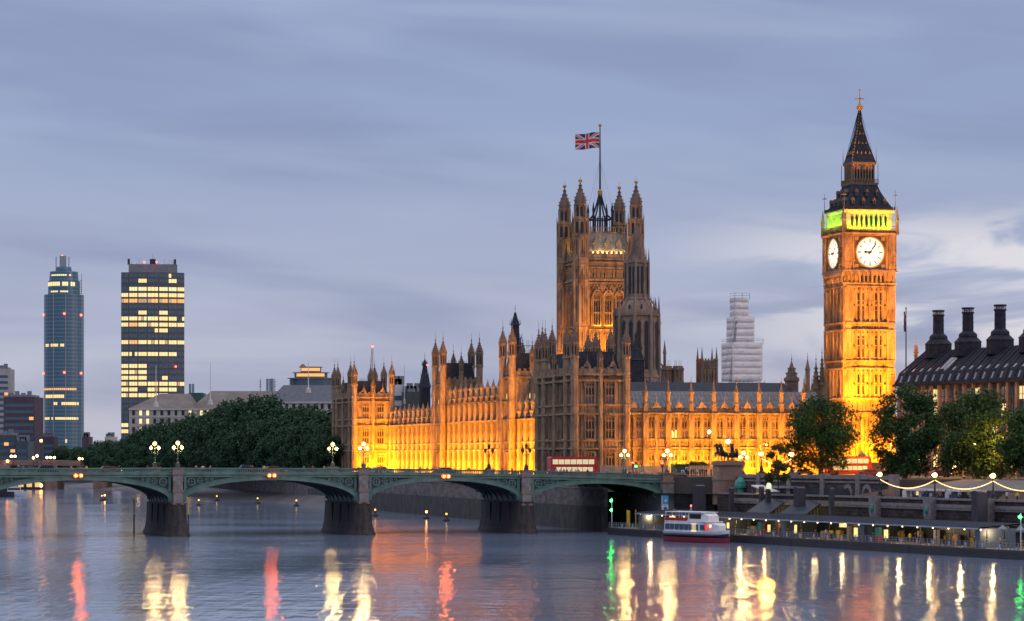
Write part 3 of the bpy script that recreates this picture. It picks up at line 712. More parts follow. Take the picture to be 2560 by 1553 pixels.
# inner hall range behind it
hr = pthing('inner_hall', 'long dark roofed hall rising just behind the floodlit front', 'palace wing', 13, 30, 11.6)
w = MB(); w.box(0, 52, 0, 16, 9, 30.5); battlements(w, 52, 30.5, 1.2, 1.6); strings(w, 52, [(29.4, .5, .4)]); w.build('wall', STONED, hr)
rf = MB(); rf.add([(0, 1, 30.8), (52, 1, 30.8), (52, 8, 34.2), (0, 8, 34.2)], [(0, 1, 2, 3)]); rf.add([(0, 8, 34.2), (52, 8, 34.2), (52, 15, 30.8), (0, 15, 30.8)], [(0, 1, 2, 3)]); rf.build('roof', IRONROOF, hr)

# ------------------------------------------------------------------ the square tower with the flag
vt = pthing('square_tower', 'great square gothic tower with four octagonal turrets and a flagpole', 'tower', 73.7, 253.6, 11.6)
VW = 19.0; w = MB(); w.box(0, VW, 0, VW, 9, 82.0)
for M in (None, ML(0, VW)):
    w.M = M
    strings(w, VW, [(49.6, .5, .4), (56.9, .6, .5), (57.9, .3, .3), (72.2, .5, .4), (73.2, .6, .6), (77.2, .4, .4), (78.9, .5, .6), (80.1, .4, .4)])
    for a, b in ((9, 49.6), (50.1, 56.9), (58.2, 72.2), (73.8, 77.2)):
        ribs(w, VW, a, b, .95, .12, .28, skip=[(3.9, 15.1)] if a == 58.2 else ())
    panelling(w, VW, 79.4, 80.1, .7); battlements(w, VW, 80.5, 2.4, 1.5, .6)
    for c in (5.6, 9.45, 13.3):
        for k in range(7):                                  # niche work over the great windows
            w.cbox(c - 1.5 + k * .5, -.45, 70.4 + .9 * (k % 2), .34, .35, .7)
        for s in (-1, 1):                                   # pointed hood
            for q in range(6):
                a0, a1 = q / 6 * 1.1, (q + 1) / 6 * 1.1
                w.prism([(c + s * (1.75 - 3.4 * (1 - cos(a0))), 67 + 3.4 * sin(a0)), (c + s * (1.75 - 3.4 * (1 - cos(a1))), 67 + 3.4 * sin(a1)), (c + s * (2.05 - 3.4 * (1 - cos(a1))), 67.3 + 3.4 * sin(a1)), (c + s * (2.05 - 3.4 * (1 - cos(a0))), 67.3 + 3.4 * sin(a0))], -.7, 0)
            w.box(c + s * 1.9 - .28, c + s * 1.9 + .28, -.7, 0, 58.2, 67.2)
        for k in range(4): w.cbox(c - 1.2 + k * .8, -.3, 50.4, .3, .3, 5.5)
w.M = None; w.build('wall', STONE, vt)
VWIN = window_mesh(2.5, 10.6, 3, True, 2); VARC = window_mesh(.8, 2.6, 1, True, 1); VLOW = window_mesh(1.1, 4.4, 1, True, 1)
for c in (5.6, 9.45, 13.3):
    inst(VWIN, 'window', vt, c, 0, 58.6); inst(VWIN, 'window', vt, 0, VW - c, 58.6, -pi / 2)
    for d in (-1.25, 0, 1.25): inst(VARC, 'arcade_window', vt, c + d, 0, 74.1); inst(VARC, 'arcade_window', vt, 0, VW - c - d, 74.1, -pi / 2)
    for d in (-.8, .8): inst(VLOW, 'window', vt, c + d, 0, 51)
def vturret():
    m = MB(); r = 2.5
    prof = [(0, r)]
    for z in (38.5, 45.8, 61.3, 66.2, 68.4): prof += [(z, r), (z + .05, r + .2), (z + .6, r + .2), (z + .65, r)]
    prof += [(75.8, r), (75.9, r + .25), (76.4, r + .25), (76.5, r * .94), (81.2, r * .94), (81.4, r + .2), (82.0, r + .2), (82.05, 1.75), (86.0, 1.75), (86.2, 2.1), (86.6, 2.1)]
    m.lathe(0, 0, prof, 8)
    for i in range(8):
        a = pi / 8 + i * pi / 4
        m.tube((2.5 * cos(a), 2.5 * sin(a), 0), (2.5 * cos(a), 2.5 * sin(a), 81.3), .22, .22, 4); m.tube((1.95 * cos(a), 1.95 * sin(a), 82), (1.95 * cos(a), 1.95 * sin(a), 86.2), .18, .18, 4)
        m.tube((2.55 * cos(a), 2.55 * sin(a), 82), (2.55 * cos(a), 2.55 * sin(a), 84.2), .2, .03, 4)
        a = i * pi / 4; c, s = cos(a), sin(a)
        m.m = 1
        for rr, wd, z0, z1 in ((2.5 * .94 * cos(pi / 8) + .03, .5, 77.0, 80.8), (1.75 * cos(pi / 8) + .03, .4, 82.5, 85.8), (2.5 * cos(pi / 8) + .02, .14, 40, 45), (2.5 * cos(pi / 8) + .02, .14, 48, 60), (2.5 * cos(pi / 8) + .02, .14, 62.5, 65.5), (2.5 * cos(pi / 8) + .02, .16, 70, 75)):
            m.add([(rr * c + wd * s, rr * s - wd * c, z0), (rr * c - wd * s, rr * s + wd * c, z0), (rr * c - wd * s, rr * s + wd * c, z1 - .5), (rr * c, rr * s, z1), (rr * c + wd * s, rr * s - wd * c, z1 - .5)], [(0, 1, 2, 3, 4)])
        m.m = 0
    m.m = 2
    cap = [(86.6, 1.9), (87.6, 1.95), (88.6, 1.75), (89.8, 1.2), (91, .75), (92.4, .4), (93.4, .22)]
    m.lathe(0, 0, cap, 8)
    for z, rr in cap[1:6]:
        for i in range(8): a = pi / 8 + i * pi / 4; m.cbox((rr + .1) * cos(a), (rr + .1) * sin(a), z, .22, .22, .35)
    m.m = 3; m.ball((0, 0, 94.1), .62, 8, 6); m.tube((0, 0, 94.5), (0, 0, 96), .06, .03, 4)
    return m.mesh('turret', [STONE, GLASSD, STONED, GILT])
VT_ = vturret()
for x in (0, VW):
    for y in (0, VW): inst(VT_, 'turret', vt, x, y, 11.6)
rf = MB(); c0 = VW / 2; rf.sq(c0, c0, [(81.5, 8.6), (83.0, 8.2), (89.0, 6.6)])
for i in range(-5, 6): rf.tube((c0 + i * 1.5, c0 - 8.25, 83), (c0 + i * 1.2, c0 - 6.65, 89), .1, .1, 4)
for k in (-1, 0, 1):                                          # lit dormers of the pale roof
    rf.box(c0 + k * 4 - .8, c0 + k * 4 + .8, c0 - 8.7, c0 - 7.6, 83, 85.4); rf.prism([(c0 + k * 4 - .9, 85.4), (c0 + k * 4 + .9, 85.4), (c0 + k * 4, 87.4)], c0 - 8.8, c0 - 7)
rf.build('roof', pm('pale_iron_roof', (.34, .29, .22), (.22, .19, .15), .8, .6), vt)
cr = MB(); cr.sq(c0, c0, [(89, 6.7), (89.5, 6.8), (89.55, 6.4)])
for i in range(18):
    for y in (c0 - 6.6, c0 + 6.6): cr.box(c0 - 6.5 + i * .75, c0 - 6.3 + i * .75, y - .1, y + .1, 89.5, 90.9)
    cr.box(c0 - 6.7, c0 - 6.5, c0 - 6.5 + i * .75, c0 - 6.3 + i * .75, 89.5, 90.9)
cr.box(c0 - 6.7, c0 + 6.7, c0 - 6.72, c0 - 6.5, 90.9, 91.1); cr.build('roof_cresting', STONE, vt)
cr = MB()
for sx in (-1, 1):
    for sy in (-1, 1):
        cr.lathe(c0 + sx * 3.2, c0 + sy * 3.2, [(89.5, .4), (96.5, .35), (96.6, .5), (97, .45), (99.6, .04)], 6)
        pts = [(c0 + sx * (3.2 - 2.9 * t), c0 + sy * (3.2 - 2.9 * t), 94.2 + 8.0 * t - 2.2 * sin(pi * t)) for t in [i / 7 for i in range(8)]]
        cr.path(pts, .26, 6)
    cr.tube((c0 + sx * 3.2, c0 - 3.2, 94), (c0 + sx * 3.2, c0 + 3.2, 94), .2); cr.tube((c0 - 3.2, c0 + sx * 3.2, 94), (c0 + 3.2, c0 + sx * 3.2, 94), .2)
    for i in range(9): cr.tube((c0 - 3.2 + i * .8, c0 + sx * 3.2, 89.5), (c0 - 3.2 + i * .8, c0 + sx * 3.2, 95), .13)
cr.build('iron_crown', IRONROOF, vt)
fp = MB(); fp.lathe(c0, c0, [(89, .38), (103, .34), (124.6, .17)], 8); fp.m = 1; fp.lathe(c0, c0, [(101.6, .5), (102.4, .8), (103.6, .8), (104, .4)], 8); fp.ball((c0, c0, 125.2), .55, 8, 6)
fpo = fp.build('flagpole', [BLACKI, GILT], vt)
st_ = MB()
for sx, sy in ((-1, -1), (1, -1), (1, 1), (-1, 1)): st_.tube((c0 + sx * 3.4, c0 + sy * 3.4, 97), (c0, c0, 114), .03, .03, 3)
st_.build('stay_wire', BLACKI, vt)
# flag
def flag_mesh(wd, ht, nx=60, ny=30):
    m = MB(); ang = atan2(ht, wd)
    pts = {}
    for i in range(nx + 1):
        for j in range(ny + 1):
            u, v = i / nx, j / ny
            m.v.append((-u * wd * .97, .5 * sin(u * 9 + v * 1.2) * u + .2 * sin(u * 17) * u, v * ht - u * u * .7 + .18 * sin(u * 8)))
    for i in range(nx):
        for j in range(ny):
            x, y = ((i + .5) / nx - .5) * 60, ((j + .5) / ny - .5) * 30
            d1, d2 = (x * 30 - y * 60) / sqrt(30 * 30 + 60 * 60), (x * 30 + y * 60) / sqrt(4500)
            c = 0
            if abs(d1) < 3 or abs(d2) < 3: c = 1
            if (0 < d1 * (1 if x > 0 else -1) < 2) or (0 < d2 * (1 if x < 0 else -1) * -1 * -1 < 2 and False): c = 2
            if 0 < d2 * (-1 if x > 0 else 1) < 2: c = 2
            if abs(x) < 5 or abs(y) < 5: c = 1
            if abs(x) < 3 or abs(y) < 3: c = 2
            a = i * (ny + 1) + j; m.f.append((a, a + ny + 1, a + ny + 2, a + 1)); m.mi.append(c)
    return m.mesh('flag', [pm('flag_blue', (.02, .03, .16), rough=.8), pm('flag_white', (.6, .58, .6), rough=.8), pm('flag_red', (.5, .03, .05), rough=.8)], True)
fa, fb = PW(73.7 + c0, 253.6 + c0)
fo = put(flag_mesh(8.2, 5.2), 'union_flag'); fo.location = (fa - .25, fb, 117.6)
tag(fo, 'red, white and blue flag flying from the square tower', 'flag')

# ------------------------------------------------------------------ octagonal central tower with spire
ct = thing('lantern_tower', 'dark octagonal lantern tower with a spire in front of the square tower', 'tower', (wx(1592, 785), 785, 11.6), PA)
w = MB(); w.lathe(0, 0, [(11.6, 7.2), (34, 7.0), (34.1, 6.4), (38, 6.3), (38.2, 6.6), (38.8, 6.6), (39, 6.2), (55.6, 6.0), (55.7, 6.5), (56.5, 6.5), (56.6, 5.4), (58.5, 4.4), (60.2, 3.6)], 8)
w.lathe(0, 0, [(60.1, 3.4), (60.6, 3.6), (61, 3.3), (70.6, 3.2), (70.8, 3.6), (71.6, 3.6), (71.7, 2.6)], 8)
for i in range(8):
    a = pi / 8 + i * pi / 4; c, s = cos(a), sin(a)
    w.tube((6.5 * c, 6.5 * s, 30), (6.3 * c, 6.3 * s, 56.5), .5, .45, 6); w.tube((6.3 * c, 6.3 * s, 56.5), (6.3 * c, 6.3 * s, 61.5), .4, .03, 6)
    w.tube((3.4 * c, 3.4 * s, 60), (3.4 * c, 3.4 * s, 71), .35, .3, 6); w.tube((3.4 * c, 3.4 * s, 71), (3.4 * c, 3.4 * s, 75), .3, .03, 6)
    w.tube((6.3 * c, 6.3 * s, 57), (3.5 * c, 3.5 * s, 61), .22, .22, 4)
    a = i * pi / 4; c, s = cos(a), sin(a)
    for k in range(9): w.tube((6.05 * c * 1 + (k - 4) * .52 * -s, 6.05 * s + (k - 4) * .52 * c, 55.7), (6.05 * c + (k - 4) * .52 * -s, 6.05 * s + (k - 4) * .52 * c, 57.3), .12, .1, 4)
w.build('wall', LANTST, ct)
for i in range(8):
    a = i * pi / 4; c, s = cos(a), sin(a)
    def slab(rr, off, wd, z0, z1):
        q = MB; P_ = [(rr * c - (off + d) * s, rr * s + (off + d) * c, z) for d, z in ((-wd, z0), (wd, z0), (wd, z1 - wd * 1.6), (0, z1), (-wd, z1 - wd * 1.6))]
        win = MB(); win.add(P_, [(0, 1, 2, 3, 4)]); win.build('lancet_window', GLASSD, ct)
    for off in (-1.1, 1.1): slab(6.2 * cos(pi / 8) + .06, off, .55, 40.5, 54.5); slab(6.3 * cos(pi / 8) + .1, off, .5, 35, 37.5)
    for off in (-.55, .55): slab(3.3 * cos(pi / 8) + .03, off, .34, 62, 70)
    slab(4.9 * cos(pi / 8), 0, .3, 57.2, 59)
spm = MB(); spm.lathe(0, 0, [(71.6, 2.3), (73, 1.9), (78, 1.1), (83, .16), (83.4, .3), (83.8, .05), (85, .03)], 8)
for k in range(9):
    for i in range(8):
        a = pi / 8 + i * pi / 4; rr = 1.95 - k * .2; spm.cbox(rr * cos(a), rr * sin(a), 72.8 + k * 1.1, .2, .2, .3)
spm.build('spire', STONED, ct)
for i, (dx, zt) in enumerate(((7.0, 57.5), (5.6, 61.2), (8.0, 49))):
    m1 = MB(); m1.lathe(dx, 1 - i, [(20, .7), (34, .55), (zt - 4, .4), (zt - 3.9, .55), (zt - 3.5, .5), (zt, .03)], 6); m1.tube((dx, 1 - i, zt - 8), (5.6, .6, zt - 5), .25, .25, 4); m1.build('flying_pinnacle', LANTST, ct)

# dark iron ventilation spires
def vent(label, px, Y, zs, rot=PA, red=False):
    r = thing('iron_spire', label, 'spire', (wx(px, Y), Y, zs[0][0]), rot, 'dark iron ventilation spires')
    m1 = MB(); m1.sq(0, 0, zs)
    for z, a in zs[1:-1]:
        for sx in (-1, 1):
            for sy in (-1, 1): m1.tube((sx * a, sy * a, z), (sx * a, sy * a, z + 1.4), .12, .02, 4)
    a0 = zs[0][1]
    for i in range(-2, 3): m1.box(i * a0 * .42 - .06, i * a0 * .42 + .06, -a0 - .07, -a0 + .1, zs[0][0], zs[1][0])
    m1.build('body', IRONROOF, r)
    m1 = MB(); m1.tube((0, 0, zs[-1][0] - .1), (0, 0, zs[-1][0] + 2.2), .07, .03, 5); m1.cbox(0, 0, zs[-1][0] + 1.0, .5, .06, .1); m1.build('finial', BLACKI, r)
    if red: m1 = MB(); m1.ball((.6, -.8, zs[-1][0] - 2), .28); m1.build('lamp', REDL, r)
vent('dark blue spire in front of the octagonal lantern tower', 1590, 715, [(30, 1.75), (40.6, 1.7), (40.8, 1.95), (41.2, 1.4), (43.4, 1.1), (43.5, 1.25), (43.8, .8), (46.8, .2), (47.0, .3)])
vent('dark spire rising behind the turreted tower with scaffolding', 1288, 800, [(36, 1.9), (45.4, 1.8), (49.8, 1.3), (50.0, 1.5), (50.4, 1.0), (53.8, .95), (54, 1.25), (54.4, .9), (57.6, .2)])
vent('small dark spire with a red beacon behind the low wing', 1062, 905, [(24, 1.65), (38.2, 1.5), (38.4, 1.65), (42.4, 1.05), (43.1, .75), (45.6, .6), (45.8, .8), (47.8, .08)], red=True)
# scaffolding beside the left spire
r = thing('roof_scaffold', 'open scaffold poles beside the dark spire', 'scaffolding', (wx(1322, 790), 790, 38), PA)
m1 = MB()
for x in range(5):
    for y in (0, 2): m1.tube((x * 2.2 - 4.4, y, 38), (x * 2.2 - 4.4, y, 51.5 - x * 1.2), .06, .06, 4)
for z in (42, 45, 47.5): m1.box(-4.5, 4.5, -.1, 2.1, z, z + .12)
m1.build('poles', STEEL, r)

# wrapped tower in scaffold sheeting
wt = thing('wrapped_tower', 'stepped tower wrapped in pale scaffold sheeting above the palace roofs', 'scaffolded tower', (wx(1831, 815), 815, 30), PA)
def sheet(x0, y0, wd, dp, z0, z1, seed):
    m1 = MB(); rn = random.Random(seed); nz = int((z1 - z0) / .62); nx = 12
    for M, Ln in ((Matrix.Translation((x0, y0, 0)), wd), (Matrix.Translation((x0, y0, 0)) @ ML(0, dp), dp)):
        m1.M = M; vs = []
        for k in range(nz + 1):
            z = z0 + (z1 - z0) * k / nz
            tie = (k % 3 == 0)
            for i in range(nx + 1): vs.append((Ln * i / nx, (0 if tie else -.16 - .12 * rn.random()) if 0 < i < nx else 0, z + (0 if 0 < i < nx else 0)))
        m1.add(vs, [(k * (nx + 1) + i, k * (nx + 1) + i + 1, (k + 1) * (nx + 1) + i + 1, (k + 1) * (nx + 1) + i) for k in range(nz) for i in range(nx)])
    m1.M = None; m1.box(x0 + .05, x0 + wd, y0 + .05, y0 + dp, z0, z1 - .05)
    return m1
sheet(0, 0, 9.4, 10, 38.2, 49.6, 1).build('lower_sheeting', SHEET, wt); sheet(.9, .9, 6.3, 7, 49.6, 57.3, 2).build('middle_sheeting', SHEET, wt); sheet(1.3, 1.4, 4.3, 4.6, 57.3, 62.8, 3).build('upper_sheeting', SHEET, wt)
m1 = MB()
for a, b, z, h in ((9.6, 10.2, 49.6, 1), (4.6, 5, 62.8, 1.4)):
    o = 0 if a > 9 else 1.2
    for x in (o, o + a / 2, o + a):
        m1.tube((x, o, z - .5), (x, o, z + h), .07, .07, 4)
    for q in (.5, 1): m1.tube((o, o, z + h * q), (o + a, o, z + h * q), .06, .06, 4); m1.tube((o, o, z + h * q), (o, o + b, z + h * q), .06, .06, 4)
m1.box(-.6, 10.2, -.6, 10, 37.4, 37.7); m1.box(-.3, 10, -.3, 9.5, 35.6, 35.8)
for i in range(9): m1.tube((-.5 + i * 1.3, -.5, 33), (-.5 + i * 1.3, -.5, 38.3), .07, .07, 4)
m1.tube((1.5, .8, 57), (-1.4, 0, 34), .1, .1, 4); m1.tube((1.9, .8, 57), (-1, 0, 34), .1, .1, 4); m1.tube((1.2, .7, 58), (-4, 0, 34), .05, .05, 4)
for k in range(14): m1.tube((1.3 - 2.7 * k / 14, .75 - .7 * k / 14, 57 - 23 * k / 14), (1.7 - 2.7 * k / 14, .75 - .7 * k / 14, 56.6 - 23 * k / 14), .05, .05, 3)
m1.build('scaffold_poles', STEEL, wt)
m1 = MB(); m1.box(1, 8.5, .6, 9, 30, 37.4); m1.build('base', STONED, wt)
# church tower, chimney turrets, small turrets
r = thing('church_tower', 'grey church tower with four corner pinnacles behind the roofs', 'church tower', (wx(1755, 900), 900, 25), PA)
w = MB(); w.box(0, 5, 0, 4.6, 25, 46.6); strings(w, 5, [(38, .4, .3), (44.6, .35, .3)])
for M, Ln in ((None, 5), (ML(0, 4.6), 4.6)):
    w.M = M; battlements(w, Ln, 46.6, 1.2, .9); ribs(w, Ln, 38, 46, 1.2, .15, .25)
w.M = None
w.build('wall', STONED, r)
for x in (0, 5):
    for y in (0, 4.6): m1 = MB(); m1.lathe(x, y, [(25, .5), (47.2, .48), (47.4, .62), (47.6, .4), (51.6, .03)], 8); m1.build('pinnacle', STONED, r)
for c in (1.5, 3.5): inst(window_mesh(1.0, 4.4, 1, True, 1), 'window', r, c, 0, 39.6)
for c, dx in ((1655, 0), (1683, 1)):
    r = thing('chimney_turret', ('squat octagonal stone chimney beside the lantern tower', 'squat octagonal stone chimney with a warm lit side, left of the church tower')[dx], 'chimney', (wx(c + 12, 740), 740, 26), PA, 'squat octagonal chimneys')
    m1 = MB(); m1.lathe(0, 0, [(26, 1.4), (35.6, 1.4), (35.7, 1.6), (36.1, 1.6), (36.2, 1.35), (38.8, 1.35), (38.9, 1.65), (39.5, 1.7), (39.6, 1.4), (40.1, 1.4)], 8)
    for i in range(8): a = i * pi / 4 + pi / 8; m1.tube((1.4 * cos(a), 1.4 * sin(a), 28), (1.4 * cos(a), 1.4 * sin(a), 39), .14, .14, 4)
    m1.build('shaft', STONED, r)
    m1 = MB()
    for i in range(6): m1.tube((.9 * cos(i), .9 * sin(i), 40), (.9 * cos(i), .9 * sin(i), 41.8), .05, .02, 4)
    m1.build('spikes', BLACKI, r)
def turretlet(label, px, Y, prof, mat, n=8, cro=()):
    r = thing('roof_turret', label, 'turret', (wx(px, Y), Y, prof[0][0]), PA, 'small turrets beside the clock tower')
    m1 = MB(); m1.lathe(0, 0, prof, n)
    for z, rr in cro:
        for i in range(n): a = pi / n + 2 * pi * i / n; m1.cbox(rr * cos(a), rr * sin(a), z, .28, .28, .4)
    m1.build('shaft', mat, r)
    m1 = MB(); z = prof[-1][0]; m1.tube((0, 0, z - .3), (0, 0, z + 1.6), .07, .03, 5); m1.ball((0, 0, z + .4), .18); m1.build('finial', mat, r)
turretlet('dome-roofed stone turret just left of the big tree', 1979, 690, [(24, 1.7), (34.6, 1.7), (34.7, 1.95), (35.2, 1.95), (35.3, 1.6), (36.6, 1.2), (38, .7), (39, .3), (39.8, .08)], STONED, 8, [(35.2, 1.7), (36.4, 1.3), (37.6, .9)])
turretlet('plain grey stone turret between dome turret and crocketed pinnacles', 2019, 720, [(26, 1.5), (31.5, 1.4), (33, .62), (38.3, .6), (38.5, .75), (39.2, .5), (41.4, .06)], STONED)
turretlet('floodlit crocketed pinnacle nearest the clock tower, the taller one', 2055, 668, [(24, .75), (33, .72), (33.2, .95), (34, .7), (36, .5), (40.6, .06)], STONE, 8, [(34 + k, .68 - .1 * k) for k in range(6)])
turretlet('floodlit crocketed pinnacle, the shorter of the pair by the clock tower', 2040, 668, [(24, .72), (32, .7), (32.2, .9), (35, .62), (35.1, .8), (36, .4), (39, .06)], STONE, 8, [(33 + k, .66 - .09 * k) for k in range(5)])
for i in range(3):
    turretlet(('low floodlit pinnacle behind the big tree', 'orange pinnacle stub against the clock tower edge', 'slim orange pinnacle left of the big tree crown')[i], (2030, 2064, 2011)[i], 662, [(24, .6), (30.5, .58), (30.7, .8), (31.2, .5), (33.8, .05)], STONE)
# glaring floodlight on the roof
a = (wx(1922, 700), 700, 31)
r = thing('roof_floodlight', 'row of glaring white floodlights on the palace roof', 'floodlight', a, PA)
m1 = MB(); m1.box(-2.2, 2.2, .1, .5, 31, 33.2)
for i in range(5): m1.box(-2 + i * .85, -1.4 + i * .85, -.15, .1, 33.0, 33.9)
m1.build('housing', BLACKI, r)
for i in range(5): m1 = MB(); m1.box(-1.98 + i * .85, -1.42 + i * .85, -.22, -.152, 33.05, 33.85); m1.build('lamp', LAMPW, r)
# ------------------------------------------------------------------ the clock tower
bb = thing('clock_tower', 'tall floodlit clock tower with lit dials and a pointed iron spire', 'clock tower', (77.9, 646, 11.6), PA)
CW = 12.3; cc = CW / 2
w = MB(); w.box(0, CW, 0, CW, 9, 56.2)
MLc = ML(0, CW)
for M in (None, MLc):
    w.M = M
    tiers = ((29.8, 36.3), (38.5, 45.3), (47.4, 55.4), (11.6, 18.8), (19.6, 25.8))
    strings(w, CW, [(18.8, .35, .6), (19.3, .3, .5), (25.9, .35, .6), (29.2, .45, .65), (36.3, .35, .6), (38.1, .35, .62), (45.3, .35, .6), (47.0, .35, .62), (55.5, .38, .6)])
    for a, b in ((26.3, 29.2), (36.7, 38.1), (45.7, 47)): panelling(w, CW, a, b, .62, .2)
    for z0, z1 in tiers:
        for i in range(9):
            s = 1.75 + 8.8 * i / 8; big = i % 2 == 0
            w.box(s - (.2 if big else .12), s + (.2 if big else .12), -.5 if big else -.3, 0, z0, z1)
        for i in range(8):
            s = 1.75 + 8.8 * (i + .5) / 8
            w.prism([(s - .42, z1 - 1.3), (s - .25, z1 - .9), (s, z1 - .65), (s + .25, z1 - .9), (s + .42, z1 - 1.3), (s + .42, z1), (s - .42, z1)], -.2, 0)
            for k in range(int((z1 - z0) / 2.2)): w.box(s - .4, s + .4, -.1, 0, z0 + .5 + k * 2.2, z0 + .66 + k * 2.2)
    for s in (.75, CW - .75):
        w.box(s - .8, s + .8, -.36, 0, 9, 55.5)
        for z0, z1 in tiers:
            w.box(s - .95, s - .75, -.46, 0, z0, z1); w.box(s + .75, s + .95, -.46, 0, z0, z1); w.box(s - .1, s + .1, -.46, 0, z0, z1)
            for k in range(int((z1 - z0) / 1.7)): w.box(s - .8, s + .8, -.42, 0, z0 + .9 + k * 1.7, z0 + 1.15 + k * 1.7)
for M in (None, MLc):
    for z0, z1 in tiers[:3]:
        for i in (1, 2, 5, 6):
            s = 1.75 + 8.8 * (i + .5) / 8
            sl_ = MB(); sl_.M = M
            for a, b in ((z0 + .5, (z0 + z1) / 2 - .25), ((z0 + z1) / 2 + .1, z1 - 1.2)): sl_.box(s - .25, s + .25, -.03, -.002, a, b)
            sl_.build('slit_window', GLASSD, bb)
        sl_ = w; w.M = M; w.m = 1
        for i in (0, 3, 4, 7):
            s = 1.75 + 8.8 * (i + .5) / 8; sl_.box(s - .2, s + .2, -.125, -.002, (z0 + z1) / 2 - .25, (z0 + z1) / 2 + .2)
        for i in range(8): s = 1.75 + 8.8 * (i + .5) / 8; sl_.box(s - .14, s + .14, -.23, -.2, z1 - .5, z1 - .12)
w.M = None; w.m = 0; w.build('shaft', [STONE, GLASSD], bb)
# corbelled arcade under the dials, clock stage
co = MB(); co.sq(cc, cc, [(55.9, cc + .3), (56.6, cc + .55), (56.65, cc + .25), (59.0, cc + .25), (59.2, cc + .75), (59.6, cc + .75)])
for M in (None, MLc):
    co.M = M
    for i in range(12):
        s = .4 + (CW - .8) * i / 11
        co.m = 0; co.box(s - .2, s + .2, -.72, -.2, 56.7, 59.1); co.prism([(s - .38, 58.2), (s + .38, 58.2), (s + .5, 59.15), (s - .5, 59.15)], -.78, -.2)
    co.m = 1
    for i in range(11): s = .4 + (CW - .8) * (i + .5) / 11; co.box(s - .28, s + .28, -.285, -.255, 57.0, 58.3) if 2 < i < 9 else None
co.M = None; co.build('arcade_band', [STONE, GLASSD], bb)
cs = MB(); cs.m = 0; cs.sq(cc, cc, [(59.6, cc + .3), (67.9, cc + .3)]); cs.sq(cc, cc, [(67.9, cc + .85), (68.3, cc + .95), (68.4, cc + .5), (68.8, cc + .5), (68.85, cc + .75), (69.15, cc + .75)])
for M in (None, MLc):
    cs.M = M; y = -.3
    for s in (.55, CW - .55):
        cs.box(s - .95, s + .95, -.62, -.31, 59.6, 67.9)
        for d in (-.85, -.05, .75): cs.box(s + d, s + d + .12, -.78, -.6, 59.7, 67.8)
        for z in (61, 62.4, 63.8, 65.2, 66.6): cs.box(s - .9, s + .9, -.7, -.6, z, z + .3)
    a, b = cc - 4.35, cc + 4.35
    cs.box(a, b, -.55, -.305, 59.6, 59.95); cs.box(a, b, -.55, -.305, 67.5, 67.88); cs.box(a, a + .28, -.55, -.305, 59.95, 67.5); cs.box(b - .28, b, -.55, -.305, 59.95, 67.5)
    for k in range(22):
        for x in (a + .42, b - .6): cs.box(x, x + .16, -.5, -.305, 60.0 + k * .34, 60.2 + k * .34)
    for i in range(30): cs.box(-.4 + i * .44, -.25 + i * .44, -.86, -.7, 69.15, 69.9)
    cs.box(-.6, CW + .6, -.85, -.72, 69.9, 70.02)
cs.M = None
for x in (-.55, CW + .55):
    for y in (-.55, CW + .55): cs.lathe(x, y, [(67.9, .5), (71.2, .38), (71.3, .55), (71.7, .45), (74.6, .03)], 6)
for x, y in ((-1.7, cc), (CW + 1.7, cc)): cs.tube((cc + (x - cc) * .85, y, 68.1), (x, y, 68.4), .16, .1)
cs.build('clock_stage', STONE, bb)
# dials
dm = MB(); zc = 63.75
def disc(m, r0, r1, y, n=48):
    if r0 <= 0: m.add([(r1 * cos(2 * pi * i / n), y, r1 * sin(2 * pi * i / n)) for i in range(n)], [tuple(range(n))])
    else:
        vs = [(r * cos(2 * pi * i / n), y, r * sin(2 * pi * i / n)) for r in (r0, r1) for i in range(n)]
        m.add(vs, [(i, (i + 1) % n, n + (i + 1) % n, n + i) for i in range(n)])
back = MB(); back.box(-3.95, 3.95, -.02, 0, -3.85, 3.85); back.m = 1
for sx in (-1, 1):
    for sz in (-1, 1):
        back.box(sx * 3.3 - .42, sx * 3.3 + .42, -.06, -.02, sz * 3.2 - .42, sz * 3.2 + .42)
BACKM = back.mesh('clock_surround', [pm('dark_gilt_spandrel', (.10, .07, .03), (.05, .035, .02), 3, .5), GILT])
fr = MB()
for i in range(48):
    a0, a1 = 2 * pi * i / 48, 2 * pi * (i + 1) / 48
    fr.prism([(3.4 * cos(a0), 3.4 * sin(a0)), (3.4 * cos(a1), 3.4 * sin(a1)), (3.72 * cos(a1), 3.72 * sin(a1)), (3.72 * cos(a0), 3.72 * sin(a0))], -.3, -.02)
FRM = fr.mesh('clock_rim', GILT)
d0 = MB(); disc(d0, 0, 3.45, -.08); DM = d0.mesh('clock_dial', DIAL)
tk = MB()
for i in range(12):
    a = 2 * pi * i / 12; c, s = cos(a), sin(a)
    for off in ((-.11, .11) if i % 3 else (-.17, 0, .17)):
        tk.add([((2.35) * c - (off - .06) * s, -.1, 2.35 * s + (off - .06) * c), (2.35 * c - (off + .06) * s, -.1, 2.35 * s + (off + .06) * c), (3.0 * c - (off + .075) * s, -.1, 3.0 * s + (off + .075) * c), (3.0 * c - (off - .075) * s, -.1, 3.0 * s + (off - .075) * c)], [(0, 1, 2, 3)])
    tk.add([(.5 * c + .02 * s, -.1, .5 * s - .02 * c), (.5 * c - .02 * s, -.1, .5 * s + .02 * c), (3.3 * c - .025 * s, -.1, 3.3 * s + .025 * c), (3.3 * c + .025 * s, -.1, 3.3 * s - .025 * c)], [(0, 1, 2, 3)])
for r in (2.28, 3.08, 1.2): disc(tk, r, r + .09, -.101)
